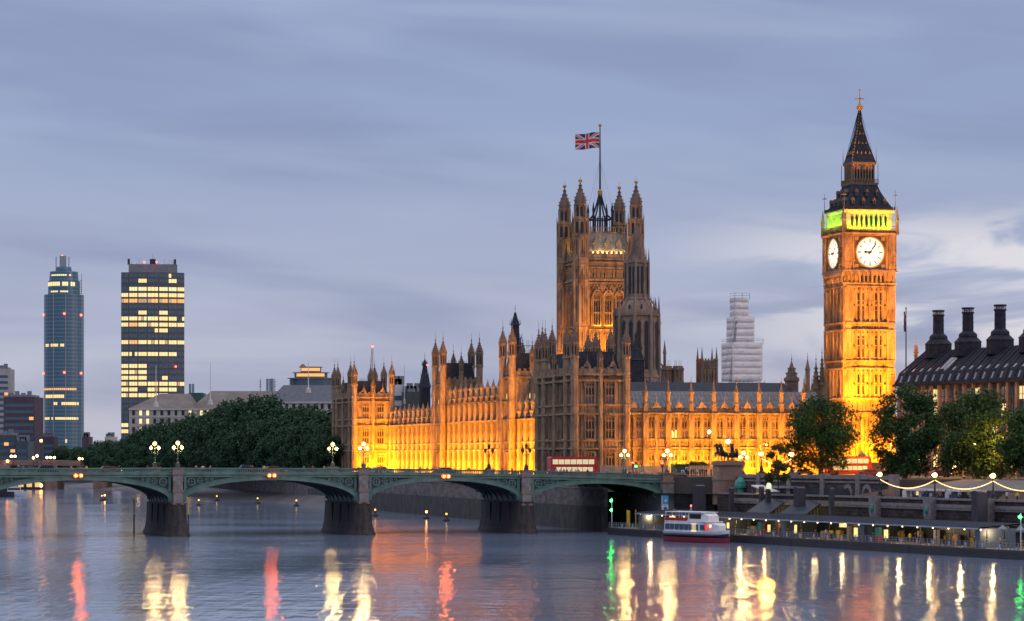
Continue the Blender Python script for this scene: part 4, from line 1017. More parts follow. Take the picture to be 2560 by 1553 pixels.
for i in range(60): a = 2 * pi * i / 60; tk.add([(3.14 * cos(a - .01), -.1, 3.14 * sin(a - .01)), (3.14 * cos(a + .01), -.1, 3.14 * sin(a + .01)), (3.34 * cos(a + .01), -.1, 3.34 * sin(a + .01)), (3.34 * cos(a - .01), -.1, 3.34 * sin(a - .01))], [(0, 1, 2, 3)])
TKM = tk.mesh('dial_tracery', pm('dial_iron', (.09, .06, .035), rough=.6))
def hand(L_, w0, ang, tail):
    m = MB(); c, s = cos(ang), sin(ang)
    def q(u, v): return (u * c - v * s, -.2, u * s + v * c)
    m.add([q(-tail, -w0 * .8), q(-tail * .3, -w0), q(L_ * .45, -w0 * .9), q(L_ * .55, -w0 * 1.5), q(L_, 0), q(L_ * .55, w0 * 1.5), q(L_ * .45, w0 * .9), q(-tail * .3, w0), q(-tail, w0 * .8)], [tuple(range(9))])
    m.add([q(.32 * cos(k), .32 * sin(k)) for k in [i * pi / 6 for i in range(12)]], [tuple(range(12))])
    return m
HH = hand(1.8, .22, radians(178), .4).mesh('hour_hand', BLACKI); MH = hand(3.05, .14, radians(54), .8).mesh('minute_hand', BLACKI)
for (x, y, rz) in ((cc, -.31, 0), (-.31, cc, -pi / 2)):
    o = put(BACKM, 'clock_surround', bb, (x, y, zc), rz)
    for me in (DM, FRM, TKM, HH, MH): q = put(me, me.name, o); q.location = (0, 0, 0)
# belfry
be = MB(); be.sq(cc, cc, [(69.0, cc - .55), (73.4, cc - .55)]); be.sq(cc, cc, [(73.0, cc - .1), (73.4, cc + .15), (73.8, cc + .2)])
for M in (None, MLc):
    be.M = M
    for i in range(9):
        s = 1.35 + (CW - 2.7) * i / 8; be.m = 0
        be.box(s - .17, s + .17, .1, .56, 69.0, 73.1)
        if i < 8:
            c = s + (CW - 2.7) / 16
            be.prism([(c - .62, 72.0), (c - .3, 72.5), (c, 72.85), (c + .3, 72.5), (c + .62, 72.0), (c + .62, 73.1), (c - .62, 73.1)], .2, .56)
            be.m = 1; be.add([(c - .32, .53, 69.7), (c + .32, .53, 69.7), (c + .32, .53, 72.0), (c, .53, 72.6), (c - .32, .53, 72.0)], [(0, 1, 2, 3, 4)])
    be.m = 0
    for s in (.8, CW - .8): be.box(s - .45, s + .45, .0, .6, 69.0, 73.2)
be.M = None; be.build('belfry', [pm('pale_belfry_stone', (.5, .46, .34), (.36, .32, .24), .8), GLASSD], bb)
# iron roofs
r1 = MB(); r1.sq(cc, cc, [(73.8, cc + .35), (74.1, cc + .3), (74.2, cc - .15), (76.2, cc - 1.35), (78.2, cc - 2.35), (79.9, cc - 2.95)])
for M in (None, MLc):
    r1.M = M
    for i in range(1, 12): t = i / 12; r1.path([(.15 + (CW - .3) * t, .1, 74.2), (1.35 + (CW - 2.7) * t, 1.33, 76.2), (2.35 + (CW - 4.7) * t, 2.33, 78.2), (2.95 + (CW - 5.9) * t, 2.93, 79.9)], .05, 4)
    for i in range(28): r1.box(-.2 + i * .46, i * .46, -.25, -.15, 74.1, 74.55)
r1.M = None; r1.build('lower_roof', IRONROOF, bb)
DRM = [pm('dormer_iron', (.12, .09, .075), rough=.6), GLASSD]
for M in (None, MLc):
    for z, yy, ss in ((75.0, .55, (2.2, 4.8, 7.5, 10.1)), (77.1, 1.7, (3.6, 6.15, 8.7))):
        for s in ss:
            dr = MB(); dr.M = M; dr.box(s - .3, s + .3, yy - .35, yy + 1.0, z, z + .95); dr.prism([(s - .45, z + .95), (s + .45, z + .95), (s, z + 1.75)], yy - .42, yy + 1.2)
            dr.m = 1; dr.box(s - .17, s + .17, yy - .37, yy - .352, z + .1, z + .95); dr.build('dormer', DRM, bb)
la = MB(); la.sq(cc, cc, [(79.9, 3.35), (80.4, 3.45), (80.45, 2.45), (84.6, 2.45), (84.7, 2.95), (85.3, 3.05)])
for M in (Matrix.Translation((cc, cc, 0)), Matrix.Translation((cc, cc, 0)) @ Matrix.Rotation(-pi / 2, 4, 'Z')):
    la.M = M
    for i in range(8):
        s = -2.5 + 5.0 * i / 7; la.m = 0; la.box(s - .14, s + .14, -2.85, -2.4, 80.5, 84.7)
        if i < 7:
            c = s + 5 / 14; la.prism([(c - .3, 83.2), (c, 83.75), (c + .3, 83.2), (c + .3, 84.7), (c - .3, 84.7)], -2.7, -2.4); la.m = 1; la.box(c - .22, c + .22, -2.47, -2.452, 80.7, 83.2)
    la.m = 0
    for i in range(18): la.box(-3.35 + i * .39, -3.22 + i * .39, -3.42, -3.3, 80.4, 81.2)
    la.box(-3.4, 3.4, -3.42, -3.32, 81.2, 81.3)
la.M = None
for x in (-1, 1):
    for y in (-1, 1):
        la.tube((cc + x * 3.3, cc + y * 3.3, 80), (cc + x * 3.3, cc + y * 3.3, 85), .09, .06); la.tube((cc + x * 3.0, cc + y * 3.0, 85), (cc + x * 3.0, cc + y * 3.0, 88.8), .09, .02); la.tube((cc + x * 6.4, cc + y * 6.4, 74), (cc + x * 6.4, cc + y * 6.4, 78.6), .09, .03); la.cbox(cc + x * 6.4, cc + y * 6.4, 77.2, .9, .9, .12)
la.build('lantern', [pm('lantern_iron', (.20, .135, .085), (.12, .08, .05), 2, .6), GLASSD], bb)
s1 = MB(); s1.sq(cc, cc, [(85.3, 3.05), (85.6, 2.85), (86.5, 2.6), (89, 1.85), (92, 1.05), (95, .5), (98.2, .18)])
for M in (Matrix.Translation((cc, cc, 0)), Matrix.Translation((cc, cc, 0)) @ Matrix.Rotation(-pi / 2, 4, 'Z')):
    s1.M = M
    for i in range(-4, 5): s1.tube((i * .6, -2.62, 86.5), (i * .04, -.2, 98), .045, .03, 3)
s1.M = None; s1.m = 1
g1 = s1
for M in (Matrix.Translation((cc, cc, 0)), Matrix.Translation((cc, cc, 0)) @ Matrix.Rotation(-pi / 2, 4, 'Z')):
    g1.M = M
    for z, hw, ns in ((87.3, 2.4, 4), (89.7, 1.68, 3), (92.0, 1.1, 2), (94.4, .66, 1)):
        for k in range(ns): s = (k - (ns - 1) / 2) * hw * 2 / (ns + .6); g1.prism([(s - .2, z), (s + .2, z), (s, z + .7)], -hw - .12, -hw + .3)
g1.M = None
for k in range(16): t = k / 16; hw = 2.75 * (1 - t) ** 1.35 + .2; g1.cbox(cc - hw, cc - hw, 86 + 11.8 * t, .2, .2, .34)
s1.build('spire', [IRONROOF, GILT], bb); g1 = MB(); g1.lathe(cc, cc, [(97.8, .25), (98.3, .75), (98.8, .8), (99.3, .3), (99.8, .12), (102, .08), (102.6, .02)], 8); g1.tube((cc - .95, cc, 100.6), (cc + .95, cc, 100.6), .09); g1.tube((cc, cc - .95, 100.6), (cc, cc + .95, 100.6), .09)
for d in ((-.95, 0), (.95, 0)): g1.ball((cc + d[0], cc, 100.6), .2, 6, 4)
g1.ball((cc, cc, 102.7), .24, 6, 4); g1.build('spire_finial', GILT, bb)

# ------------------------------------------------------------------ dark-roofed office block with chimney funnels on the right
ph = thing('office_block', 'office block with a dark bronze roof and tall round chimneys behind the trees', 'office building', (87.4, 625, 11.6), EA)
PL = 140
late = (MB(), MB())
w = MB(); w.box(.3, PL, .35, 60, 9, 32.0)
w.build('wall', pm('dark_bronze_wall', (.05, .04, .04), (.03, .026, .028), .6, .5), ph)
GWM = [GLASSB, pm('grey_blinds', (.32, .34, .36), rough=.7), LITG, BLACKI]
for i in range(int(PL / 3.4)):
    x = .6 + i * 3.4
    far_ = i >= 20; pr = late[0] if far_ else MB(); pr.box(x - .38, x + .38, -.35, .5, 11.6, 31.6); pr.box(x - .5, x + .5, -.5, .5, 24.2, 25.0)
    if not far_: pr.build('stone_column', PINKST, ph)
    for k, z in enumerate((13.2, 16.8, 20.4, 24.0, 27.6)):
        gw = late[1] if far_ else MB(); rr = random.Random(i * 7 + k).random()
        mi = 2 if rr < .16 else (1 if rr < .5 else 0)
        gw.m = mi; gw.box(x + .55, x + 2.85, .22, .34, z + .4, z + 3.1); gw.m = 3; gw.box(x + 1.62, x + 1.74, .1, .2, z + .4, z + 3.1); gw.box(x + .5, x + 2.9, .05, .2, z + 1.4, z + 1.5)
        if not far_: gw.build('window', GWM, ph)
tag(late[0].build('stone_column', PINKST, ph), None, kind='stuff'); tag(late[1].build('window', GWM, ph), None, kind='stuff')
rf = MB(); rf.add([(PL, -.7, 32.1), (PL, .3, 34.6), (PL, 6, 39.7), (PL, 54, 39.7), (PL, 59.7, 34.6), (PL, 60.7, 32.1)], [(0, 1, 2, 3, 4, 5)]); rf.add([(-.8, -.8, 32), (PL, -.8, 32), (PL, 61, 32), (-.8, 61, 32)], [(3, 2, 1, 0)]); rf.box(-.9, PL, -.95, .3, 31.7, 32.1)
prof = [(-.7, 32.1, -.7), (.3, 34.6, .4), (6.0, 39.7, 2.4)]
for (y0, z0, x0), (y1, z1, x1) in zip(prof, prof[1:]): rf.add([(x0, y0, z0), (PL, y0, z0), (PL, y1, z1), (x1, y1, z1)], [(0, 1, 2, 3)]); rf.add([(x0, y0, z0), (x1, y1, z1), (x1, 54, z1), (x0, 60 - y0, z0)], [(0, 1, 2, 3)])
rf.add([(2.4, 6, 39.7), (PL, 6, 39.7), (PL, 54, 39.7), (2.4, 54, 39.7)], [(0, 1, 2, 3)])
rm = pm('bronze_roof_panels', (.035, .036, .05), (.016, .018, .028), 1.4, .6, .15, spec=.15)
for i in range(int(PL / 1.7)):
    x = .3 + i * 1.7; big = .2 if i % 2 == 0 else .08
    rf.tube((x, -.72, 32.1), (x, .35, 34.65), big, big, 4); rf.tube((x, .35, 34.65), (min(PL, x + (2.0 if x < 20 else 0)), 6.0, 39.75), big, big, 4)
for k in range(9): t = k / 9; rf.tube((.4 + 2 * t, .35 + 5.65 * t, 34.6 + 5.1 * t), (PL, .35 + 5.65 * t, 34.6 + 5.1 * t), .05, .05, 3)
rf.box(-2.2, -.9, -.6, -.3, 34.4, 34.55)
rf.build('roof', rm, ph)
skm = gl('pale_skylight_glass', (.28, .34, .40), .3)
def onroof(x0, x1, t0, t1, m):
    f = lambda x, t: (x + 2 * t * 0, .35 + 5.65 * t - .12, 34.6 + 5.1 * t + .1)
    m.add([f(x0, t0), f(x1, t0), f(x1, t1), f(x0, t1)], [(0, 1, 2, 3)])
for i in range(20): sk = MB(); onroof(1.6 + i * 3.4, 2.4 + i * 3.4, .03, .17, sk); sk.build('skylight', skm, ph); sk = MB(); sk.add([(1.5 + i * 3.4, -.55, 32.6), (2.2 + i * 3.4, -.55, 32.6), (2.2 + i * 3.4, .05, 34.0), (1.5 + i * 3.4, .05, 34.0)], [(0, 1, 2, 3)]); sk.build('dormer_window', skm, ph)
sk = MB(); onroof(16.5, 19.6, .1, .6, sk); sk.build('skylight', skm, ph)
for x in (7.5, 19.7, 32.5, 45.0, 57.5, 70, 82.5, 95):
    m1 = MB(); m1.lathe(x, 6, [(38, 3.0), (41.0, 3.0), (41.1, 3.15), (42.2, 1.95), (42.3, 2.1), (42.9, 2.0), (43.4, 1.4), (43.5, 1.26), (47.4, 1.22), (47.5, 1.42), (47.75, 1.42)], 12)
    for i in range(12): a = i * pi / 6 + pi / 12; m1.tube((x + 1.12 * cos(a), 6 + 1.15 * sin(a), 43.5), (x + 1.15 * cos(a), 6 + 1.15 * sin(a), 48.6), .07, .07, 4); m1.tube((x + 3.0 * cos(a), 6 + 3.1 * sin(a), 41.1), (x + 1.95 * cos(a), 6 + 1.95 * sin(a), 42.2), .07, .07, 4)
    for z in (44.4, 45.4, 46.4): m1.lathe(x, 6, [(z, 1.25), (z + .02, 1.3), (z + .12, 1.3), (z + .14, 1.25)], 12)
    m1.lathe(x, 6, [(48.4, 1.4), (48.75, 1.42)], 12)
    o = m1.build('chimney', rm, ph)
    m1 = MB(); m1.lathe(x, 6, [(47.7, .8), (48.5, .8)], 12); q = put(m1.mesh('vent_drum', WHITEP), 'vent_louvre', o); q.location = (0, 0, 0)  # plain white drum behind the cap bars
# crocketed gable finial behind it and the flagpole in front
turretlet('small orange-lit stone finial at the left end of the dark office roof', 2290, 655, [(34, .5), (36, .55), (37, .75), (37.3, .5), (39.6, .4), (39.7, .6), (40, .4), (42.6, .05)], PINKST, 8, [(40.3 + .5 * k, .42 - .07 * k) for k in range(4)])
fx = wx(2265, 622)
r = thing('flagpole', 'bare pole with a furled dark flag at the left end of the dark office roof', 'flagpole', (fx, 622, 32))
m1 = MB(); m1.tube((0, 0, 32), (0, 0, 49.2), .16, .1, 6); m1.cbox(-.1, 0, 31.4, 1.4, 1, 1.4); m1.ball((0, 0, 49.3), .22, 6, 4); m1.build('pole', BLACKI, r)
o = MB()
for k in range(6): o.cbox(-.28 - .05 * (k % 2), .05 * (k % 3), 44 + k * .75, .42 - .03 * k, .3, .75)
fo2 = put(o.mesh('limp_flag', pm('limp_flag_cloth', (.16, .03, .06), (.05, .03, .09), 2, .9)), 'limp_flag'); fo2.location = (fx, 622, 0); tag(fo2, 'limp dark red flag hanging on the pole by the clock tower', 'flag')

# ------------------------------------------------------------------ far skyline
def far_box(m, px0, px1, y0, y1, Y, d, zb=4): m.box(wx(px0, Y), wx(px1, Y), 0, d, wz(y1, Y) if y1 else zb, wz(y0, Y))
# slab tower with rows of lit offices
MY = 1650; mx = wx(382, MY)
r = thing('office_tower', 'broad dark office tower with many rows of yellow lit windows', 'office tower', (mx, MY, 8), atan2(-mx, MY))
hw = (461 - 304) / 2 / F * MY; K = MY / F
def arc(x): return 2.2 * (x / hw) ** 2
m1 = MB(); xs = [-hw + 2 * hw * i / 14 for i in range(15)]
poly = [(x, arc(x)) for x in xs] + [(hw, 22), (-hw, 22)]
m1.flat(poly, 8, wz(681, MY)); m1.build('core', pm('tower_dark_spandrel', (.085, .112, .14), (.065, .085, .11), .2, .5), r)
cols = [(700, 740), (745, 792), (797, 845), (850, 910), (916, 965), (970, 1016), (1020, 1060)]
lit = {282: (2, 'gggwgg'[0]), }
rows = {205: '0000010', 235: '00100w0', 282: '.ggwggw', 317: 'wwwwwww', 350: 'ooooooo', 384: '.......', 418: '.1w.w..', 452: 'wwwwww1', 487: 'wowwwww', 520: '...1w..', 554: '.......', 588: 'wowwwww', 622: '.......', 656: 'w1wwww.', 690: '..1....', 725: 'www....', 760: 'www....', 793: 'www.1..', 827: 'wwwwwww', 860: 'ww.www.', 893: 'wwwww..', 927: '.......', 960: '.......', 994: '.......', 1028: '.......', 1065: 'ww.....', 1100: 'ww.....', 1135: '.......', 1170: '.......'}
for zy, pat in rows.items():
    y = 600 + zy / 2.3; zt = wz(y - 4.7, MY); zb = wz(y + 4.7, MY)
    b = MB()
    for (c0_, c1_), ch in zip(cols, pat):
        xa, xb = (c0_ / 2.3 - 382) * K, (c1_ / 2.3 - 382) * K
        nn = 3
        for q in range(nn):
            a0, a1 = xa + (xb - xa) * q / nn, xa + (xb - xa) * (q + 1) / nn - .18
            rr = random.Random(zy * 31 + c0_ * 3 + q).random()
            b.m = {'.': 0, '0': 0}.get(ch, 1)
            if ch in 'g': b.m = 3
            if ch == 'o': b.m = 2 if rr < .7 else 4
            if ch == '1': b.m = 1 if rr < .4 else 0
            if ch == 'w': b.m = 1 if rr < .72 else (3 if rr < .92 else 4)
            b.add([(a0, arc(a0) - .15, zb), (a1, arc(a1) - .15, zb), (a1, arc(a1) - .15, zt), (a0, arc(a0) - .15, zt)], [(0, 1, 2, 3)])
    b.build('window_band', [pm('tower_window_dark', (.13, .165, .20), rough=.25) if 'tower_window_dark' not in MATS else MATS['tower_window_dark'], LITC, LITO, LITG, MATS.get('tower_window_dim') or em('tower_window_dim', (.8, .5, .25), .35)], r)
m1 = MB(); x0, x1 = (322 - 382) * K, (443 - 382) * K
m1.box(x0, x1, 3, 18, wz(683, MY), wz(660, MY))
for i in range(60): m1.box(x0 + (x1 - x0) * i / 60, x0 + (x1 - x0) * i / 60 + .2, 2.85, 3, wz(682, MY), wz(659.5, MY))
m1.build('roof_plant', pm('roof_plant_metal', (.30, .30, .33), (.22, .22, .25), .5), r)
m1 = MB(); rn = random.Random(4)
for i in range(26):
    x = x0 + (x1 - x0) * rn.random(); m1.tube((x, 5, wz(661, MY)), (x, 5, wz(661 - 4 - 15 * rn.random() ** 2, MY)), .12, .06, 4)
for x in (-2, 0, 2, -26, 24): m1.cbox(x * .55, 5, wz(661, MY), 1.4, 1, 3.5)
m1.tube((0, 5, wz(660, MY)), (0, 5, wz(633, MY)), .2, .06); m1.build('antennas', DSTEEL, r)
for px, py in ((360.5, 656), (391.5, 655.5), (439, 916.5)): m1 = MB(); m1.ball(((px - 382) * K, -1, wz(py, MY)), .62, 8, 5); m1.build('beacon', REDL, r)
# slim round glass tower
SY = 2320; K2 = SY / F; sx0 = wx(160, SY)
r = thing('glass_tower', 'slim round blue glass residential tower with red beacons', 'skyscraper', (sx0, SY, 8))
m1 = MB(); R = 49.5 * K2
m1.lathe(0, 0, [(8, R), (wz(738, SY), R), (wz(738, SY) + .1, R * .8), (wz(704, SY), R * .8), (wz(704, SY) + .1, R * .74), (wz(680, SY), R * .7), (wz(680, SY) + .1, R * .4), (wz(668, SY), R * .36)], 28)
gm_, t_, b_ = newmat('floor_banded_glass')
tcn = t_.nodes.new('ShaderNodeTexCoord'); sx_ = t_.nodes.new('ShaderNodeSeparateXYZ'); t_.links.new(tcn.outputs['Object'], sx_.inputs[0])
mo = t_.nodes.new('ShaderNodeMath'); mo.operation = 'FRACT'; mu = t_.nodes.new('ShaderNodeMath'); mu.operation = 'MULTIPLY'; mu.inputs[1].default_value = .31
t_.links.new(sx_.outputs[2], mu.inputs[0]); t_.links.new(mu.outputs[0], mo.inputs[0])
rp_ = t_.nodes.new('ShaderNodeValToRGB'); rp_.color_ramp.interpolation = 'CONSTANT'
rp_.color_ramp.elements[0].color = (.06, .14, .21, 1); rp_.color_ramp.elements[1].position = .72; rp_.color_ramp.elements[1].color = (.12, .22, .30, 1)
t_.links.new(mo.outputs[0], rp_.inputs[0]); t_.links.new(rp_.outputs[0], b_.inputs['Base Color']); b_.inputs['Roughness'].default_value = .3
m1.build('glazed_shaft', gm_, r)
m1 = MB()
for px in (141, 172, 197, 206): x = (px - 160) * K2; yy = -sqrt(max(1, R * R - x * x)) - .2; m1.box(x - .4, x + .4, yy, yy + .8, 8, wz(738, SY))
m1.box((140 - 160) * K2, (142 - 160) * K2, -2, -1, wz(680, SY), wz(643, SY)); m1.box((172 - 160) * K2, (174 - 160) * K2, -2, -1, wz(680, SY), wz(643, SY)); m1.box((150 - 160) * K2, (165 - 160) * K2, -2, 2, wz(680, SY), wz(640, SY))
for k in range(7): m1.box((200 - 160) * K2, (205 - 160) * K2, -3, 0, wz(735 - k * 5.5, SY), wz(734 - k * 5.5, SY))
m1.tube((44 * K2, 0, wz(735, SY)), (44 * K2, 0, wz(685, SY)), .35, .2); m1.build('fins', pm('pale_fin_metal', (.32, .35, .40), rough=.5), r)
def band(px0, px1, y, h, mat, mm):
    m = MB(); 
    for i in range(max(1, int((px1 - px0) / 5))):
        a, b = (px0 + i * 5 - 160) * K2, (px0 + i * 5 + 4.2 - 160) * K2
        if random.Random(int(y * 9 + i * 3)).random() < .12: continue
        rr = R if y > 738 else (R * .8 if y > 704 else R * .73)
        f = lambda x: -sqrt(max(.5, rr * rr * 1.0 - x * x)) - .25
        m.add([(a, f(a), wz(y + h / 2, SY)), (b, f(b), wz(y + h / 2, SY)), (b, f(b), wz(y - h / 2, SY)), (a, f(a), wz(y - h / 2, SY))], [(0, 1, 2, 3)])
    m.build('lit_floor', mat, mm)
for a in ((122, 192, 712, 10, LITG), (128, 185, 690, 4, LITG), (132, 180, 731, 4, LITG), (119, 170, 865, 7, LITC), (112, 205, 974, 5, LITO), (119, 170, 992, 8, LITC), (142, 204, 1010, 7, LITC), (116, 204, 1047, 6, LITC), (171, 180, 1103, 9, LITG), (114, 122, 1092, 14, LITO)): band(*a, r)
for px, py in ((156, 641), (111.5, 788), (169, 787), (206, 789), (111.5, 934), (169, 933), (206, 934)):
    x = (px - 160) * K2; m1 = MB(); m1.ball((x, -sqrt(max(1, R * R - x * x)) * (py > 650) - 1.0, wz(py, SY)), 1.0, 8, 5); m1.build('beacon', REDL, r)
# far-left blocks
def block(name, label, px0, px1, ytop, Y, d, mat, wins=(), cat='office building', glassrows=0):
    r = thing(name, label, cat, (wx((px0 + px1) / 2, Y), Y, 4)); c = (px0 + px1) / 2; k = Y / F
    m = MB(); m.box((px0 - c) * k, (px1 - c) * k, 0, d, 4, wz(ytop, Y))
    m.build('wall', mat, r); m = MB()
    m.box((px0 - c) * k + 2, (px1 - c) * k - 2, 2, d - 2, wz(ytop, Y), wz(ytop, Y) + 1.2)
    for i in range(4): m.cbox((px0 - c) * k * .6 + i * (px1 - px0) * k * .2, 4, wz(ytop, Y), 2.2, 2, 2.2 + i % 2)
    m.build('roof_plant', STEEL, r)
    nr = int((wz(ytop, Y) - 8) / 3.6); nc = max(2, int((px1 - px0) * k / 3.2))
    for q in range(nr):
        z = 7 + q * 3.6; m = MB(); m.box((px0 - c) * k + .6, (px1 - c) * k - .6, -.08, -.01, z, z + 1.7); m.build('window_strip', GLASSB, r)
        for i in range(nc):
            x = (px0 - c) * k + ((px1 - px0) * k) * (i + .15) / nc
            if random.Random(q * 17 + i * 5 + int(px0)).random() < .05: m = MB(); m.box(x, x + (px1 - px0) * k / nc * .7, -.12, -.081, z, z + 1.7); m.build('lit_window', LITO, r)
    return r
block('slab_tower', 'pale narrow slab tower cut by the left edge', -30, 22, 922, 1720, 20, CREAM, cat='tower block')
block('brick_office', 'purple-brown brick office block at the far left', 9, 86, 992, 1520, 30, PURPB)
block('glass_office', 'low stepped glass building at the lower left edge', -40, 40, 1088, 1450, 20, pm('teal_cladding', (.055, .085, .10), rough=.4))
block('glass_office', 'lower teal glass block in front of the brick office', 40, 70, 1103, 1446, 18, MATS['teal_cladding'])
block('distant_block', 'small grey roof between the glass tower and the trees', 205, 222, 1092, 1900, 18, PURPB)
block('distant_block', 'tiny pale block above the distant tree line', 262, 285, 1092, 2000, 18, CREAM)
block('brick_lowrise', 'low brick block at the foot of the round glass tower', 104, 135, 1092, 1700, 15, PURPB)
# classical riverside offices with hipped roofs
def hip(label, px0, px1, yeave, yridge, Y, d, roofm, rx0, rx1, rows, litw):
    r = thing('classical_office', label, 'office building', (wx((px0 + px1) / 2, Y), Y, 8)); k = Y / F; c = (px0 + px1) / 2
    a, b, ze, zr = (px0 - c) * k, (px1 - c) * k, wz(yeave, Y), wz(yridge, Y)
    m = MB(); m.box(a, b, 0, d, 8, ze); m.box(a - .6, b + .6, -.7, d, ze - .9, ze); m.box(a - .3, b + .3, -.35, d, ze - 4.6, ze - 4.1)
    n = int((b - a) / 3.4)
    for i in range(n + 1): x = a + (b - a) * i / n; m.box(x - .35, x + .35, -.3, 0, 8, ze - 1)
    m.build('wall', CREAM, r)
    m = MB(); ra, rb = (rx0 - c) * k, (rx1 - c) * k
    m.add([(a - .4, -.4, ze), (b + .4, -.4, ze), (b + .4, d, ze), (a - .4, d, ze), (ra, d * .45, zr), (rb, d * .45, zr)], [(0, 1, 5, 4), (1, 2, 5), (2, 3, 4, 5), (3, 0, 4)]); m.build('roof', roofm, r)
    for q in range(rows):
        for i in range(n):
            x = a + (b - a) * (i + .5) / n; z = ze - 3.6 - q * 4.2; pxx = c + x / k
            m = MB(); m.m = 1 if (any(l0 < pxx < l1 for l0, l1 in litw) and random.Random(i * 3 + q).random() < .8) else 0
            m.box(x - .7, x + .7, -.06, -.005, z, z + 2.5); m.build('window', [GLASSD, LITG], r)
    return r
hip('long pale classical office with a weathered tan roof beyond the trees', 478, 700, 1021, 976, 1420, 34, TANROOF, 520, 735, 4, ((480, 530),))
hip('corner pavilion of the classical offices, tan hipped roof in front of the dark tower', 325, 484, 1021, 983, 1405, 30, TANROOF, 392, 468, 5, ((345, 372), (470, 484)))
hip('classical office with a blue slate roof beside the palace pavilion', 672, 850, 1004, 961, 1340, 34, SLATE, 702, 860, 3, ((705, 715), (742, 750)))
for px, yt, yb, lab in ((390, 914, 1008, 'tall white flagpole on the corner pavilion roof before the dark office tower'), (526, 906, 1002, 'tall white flagpole above the tan roof'), (771, 904, 972, 'tall white flagpole in front of the blue slate roof'), (1011, 912, 1000, 'thin white pole left of the small dark spire'), (1080, 908, 985, 'thin white pole right of the small dark spire')):
    Y = 1330 if px < 900 else 930
    r = thing('roof_flagpole', lab, 'flagpole', (wx(px, Y), Y, wz(yb, Y)), 0, 'white poles above the roofs')
    m = MB(); m.tube((0, 0, wz(yb, Y)), (0, 0, wz(yt, Y)), .28 if Y > 1000 else .13, .14 if Y > 1000 else .08, 6); m.build('mast', WHITEP, r)
    m = MB(); m.lathe(0, 0, [(wz(yb + 10, Y), 1.6 if Y > 1000 else .5), (wz(yb, Y), 1.1 if Y > 1000 else .4), (wz(yb - 3, Y), .5 if Y > 1000 else .2)], 8); m.build('plinth', CREAM, r)
r = thing('terraced_office', 'round-topped office with a lit curved upper storey behind the slate roof', 'office building', (wx(775, 1700), 1700, 20)); k = 1700 / F
m = MB()
for y0, y1, hw_ in ((975, 944, 58), (944, 930, 45), (930, 916, 28)):
    m.lathe(0, 8, [(wz(y0, 1700), hw_ * k * .93), (wz(y1 + 1.5, 1700), hw_ * k * .93)], 24, sy=.5)
m.build('glass_tiers', GLASSB, r)
m = MB()
for y1, hw_ in ((944, 60), (930, 47), (916, 30)): m.lathe(0, 8, [(wz(y1 + 2, 1700), hw_ * k), (wz(y1, 1700), hw_ * k * .97)], 24, sy=.5)
m.lathe(4 - 9, 8, [(wz(916, 1700), 2.2), (wz(909, 1700), .6)], 8); m.build('roof', TANROOF, r)
for i in range(9):
    for y0, hw_ in ((937, 45), (923, 28)):
        m = MB()
        a = -pi / 2 + (i - 4) * .2; x, yy = hw_ * k * .945 * cos(a), 8 + .5 * hw_ * k * .945 * sin(a)
        m.cbox(x, yy, wz(y0 + 4, 1700), 2.2, .3, 1.9); m.build('lit_window', LITO, r)
for px, y0, y1, Y, lab in ((670, 960, 985, 1500, 'thin mast on the skyline left of the steel chimneys'), (692, 948, 985, 1500, 'steel twin chimney on the skyline above the tan roof')):
    pass
r = thing('steel_chimney', 'pale blue steel chimney pair above the tan roof', 'chimney', (wx(674, 1500), 1500, 30)); m = MB()
for d in (-1.2, .4, 1.6): m.tube((d, 0, 30), (d, 0, wz(947, 1500)), .7, .7, 6)
m.build('flue', pm('flue_metal', (.22, .3, .38), rough=.4), r)
r = thing('steel_chimney', 'pale blue steel chimney right of the dark office tower', 'chimney', (wx(479, 1500), 1500, 30)); m = MB()
for d in (-.8, .8): m.tube((d, 0, 30), (d, 0, wz(960, 1500)), .7, .7, 6)
m.build('flue', MATS['flue_metal'], r)
for px, lab in ((651, 'thin dark mast left of the steel chimney pair'), (687, 'thin dark mast right of the steel chimney pair')):
    r = thing('roof_mast', lab, 'mast', (wx(px, 1500), 1500, 30), 0, 'thin masts on the far roofs'); m = MB(); m.tube((0, 0, 30), (0, 0, wz(947, 1500)), .3, .15, 5)
    for k_ in range(3): m.cbox(0, 0, wz(955 + k_ * 6, 1500), 1.6, .2, .2)
    m.build('pole', DSTEEL, r)
r = thing('crane_mast', 'red-lit construction mast behind the far pavilion turrets', 'crane', (wx(927, 1000), 1000, 25)); m = MB()
for d in (-.6, .6): m.tube((d - .6, 0, 25), (d * .4 + .6, 0, wz(868, 1000)), .16, .14, 4)
for k_ in range(24): z = 30 + k_ * (wz(870, 1000) - 30) / 24; m.tube((-.8 + k_ * .045, 0, z), (.55 + k_ * .02, 0, z + .9), .08, .08, 3)
m.build('lattice_mast', pm('pale_red_steel', (.42, .24, .22), rough=.6), r); m = MB(); m.ball((.6, 0, wz(867, 1000)), .45); m.build('beacon', REDL, r)
block('rooftop_block', 'white cubic rooftop building behind the low river wing', 978, 1008, 962, 985, 14, WHITEP)
block('rooftop_block', 'dark low roof block with green edge left of the small spire', 1004, 1052, 980, 980, 12, pm('grey_green_roof', (.06, .085, .085), rough=.7))
r = thing('copper_roof', 'green copper roof between the two tan classical roofs', 'roof', (wx(480, 1470), 1470, 30)); m = MB(); k = 1470 / F
m.box(-14 * k, 32 * k, 0, 16, 30, wz(992, 1470)); m.prism([(-14 * k, wz(992, 1470)), (32 * k, wz(992, 1470)), (26 * k, wz(982, 1470)), (-8 * k, wz(982, 1470))], 0, 16); m.build('sheeting', COPPER, r)
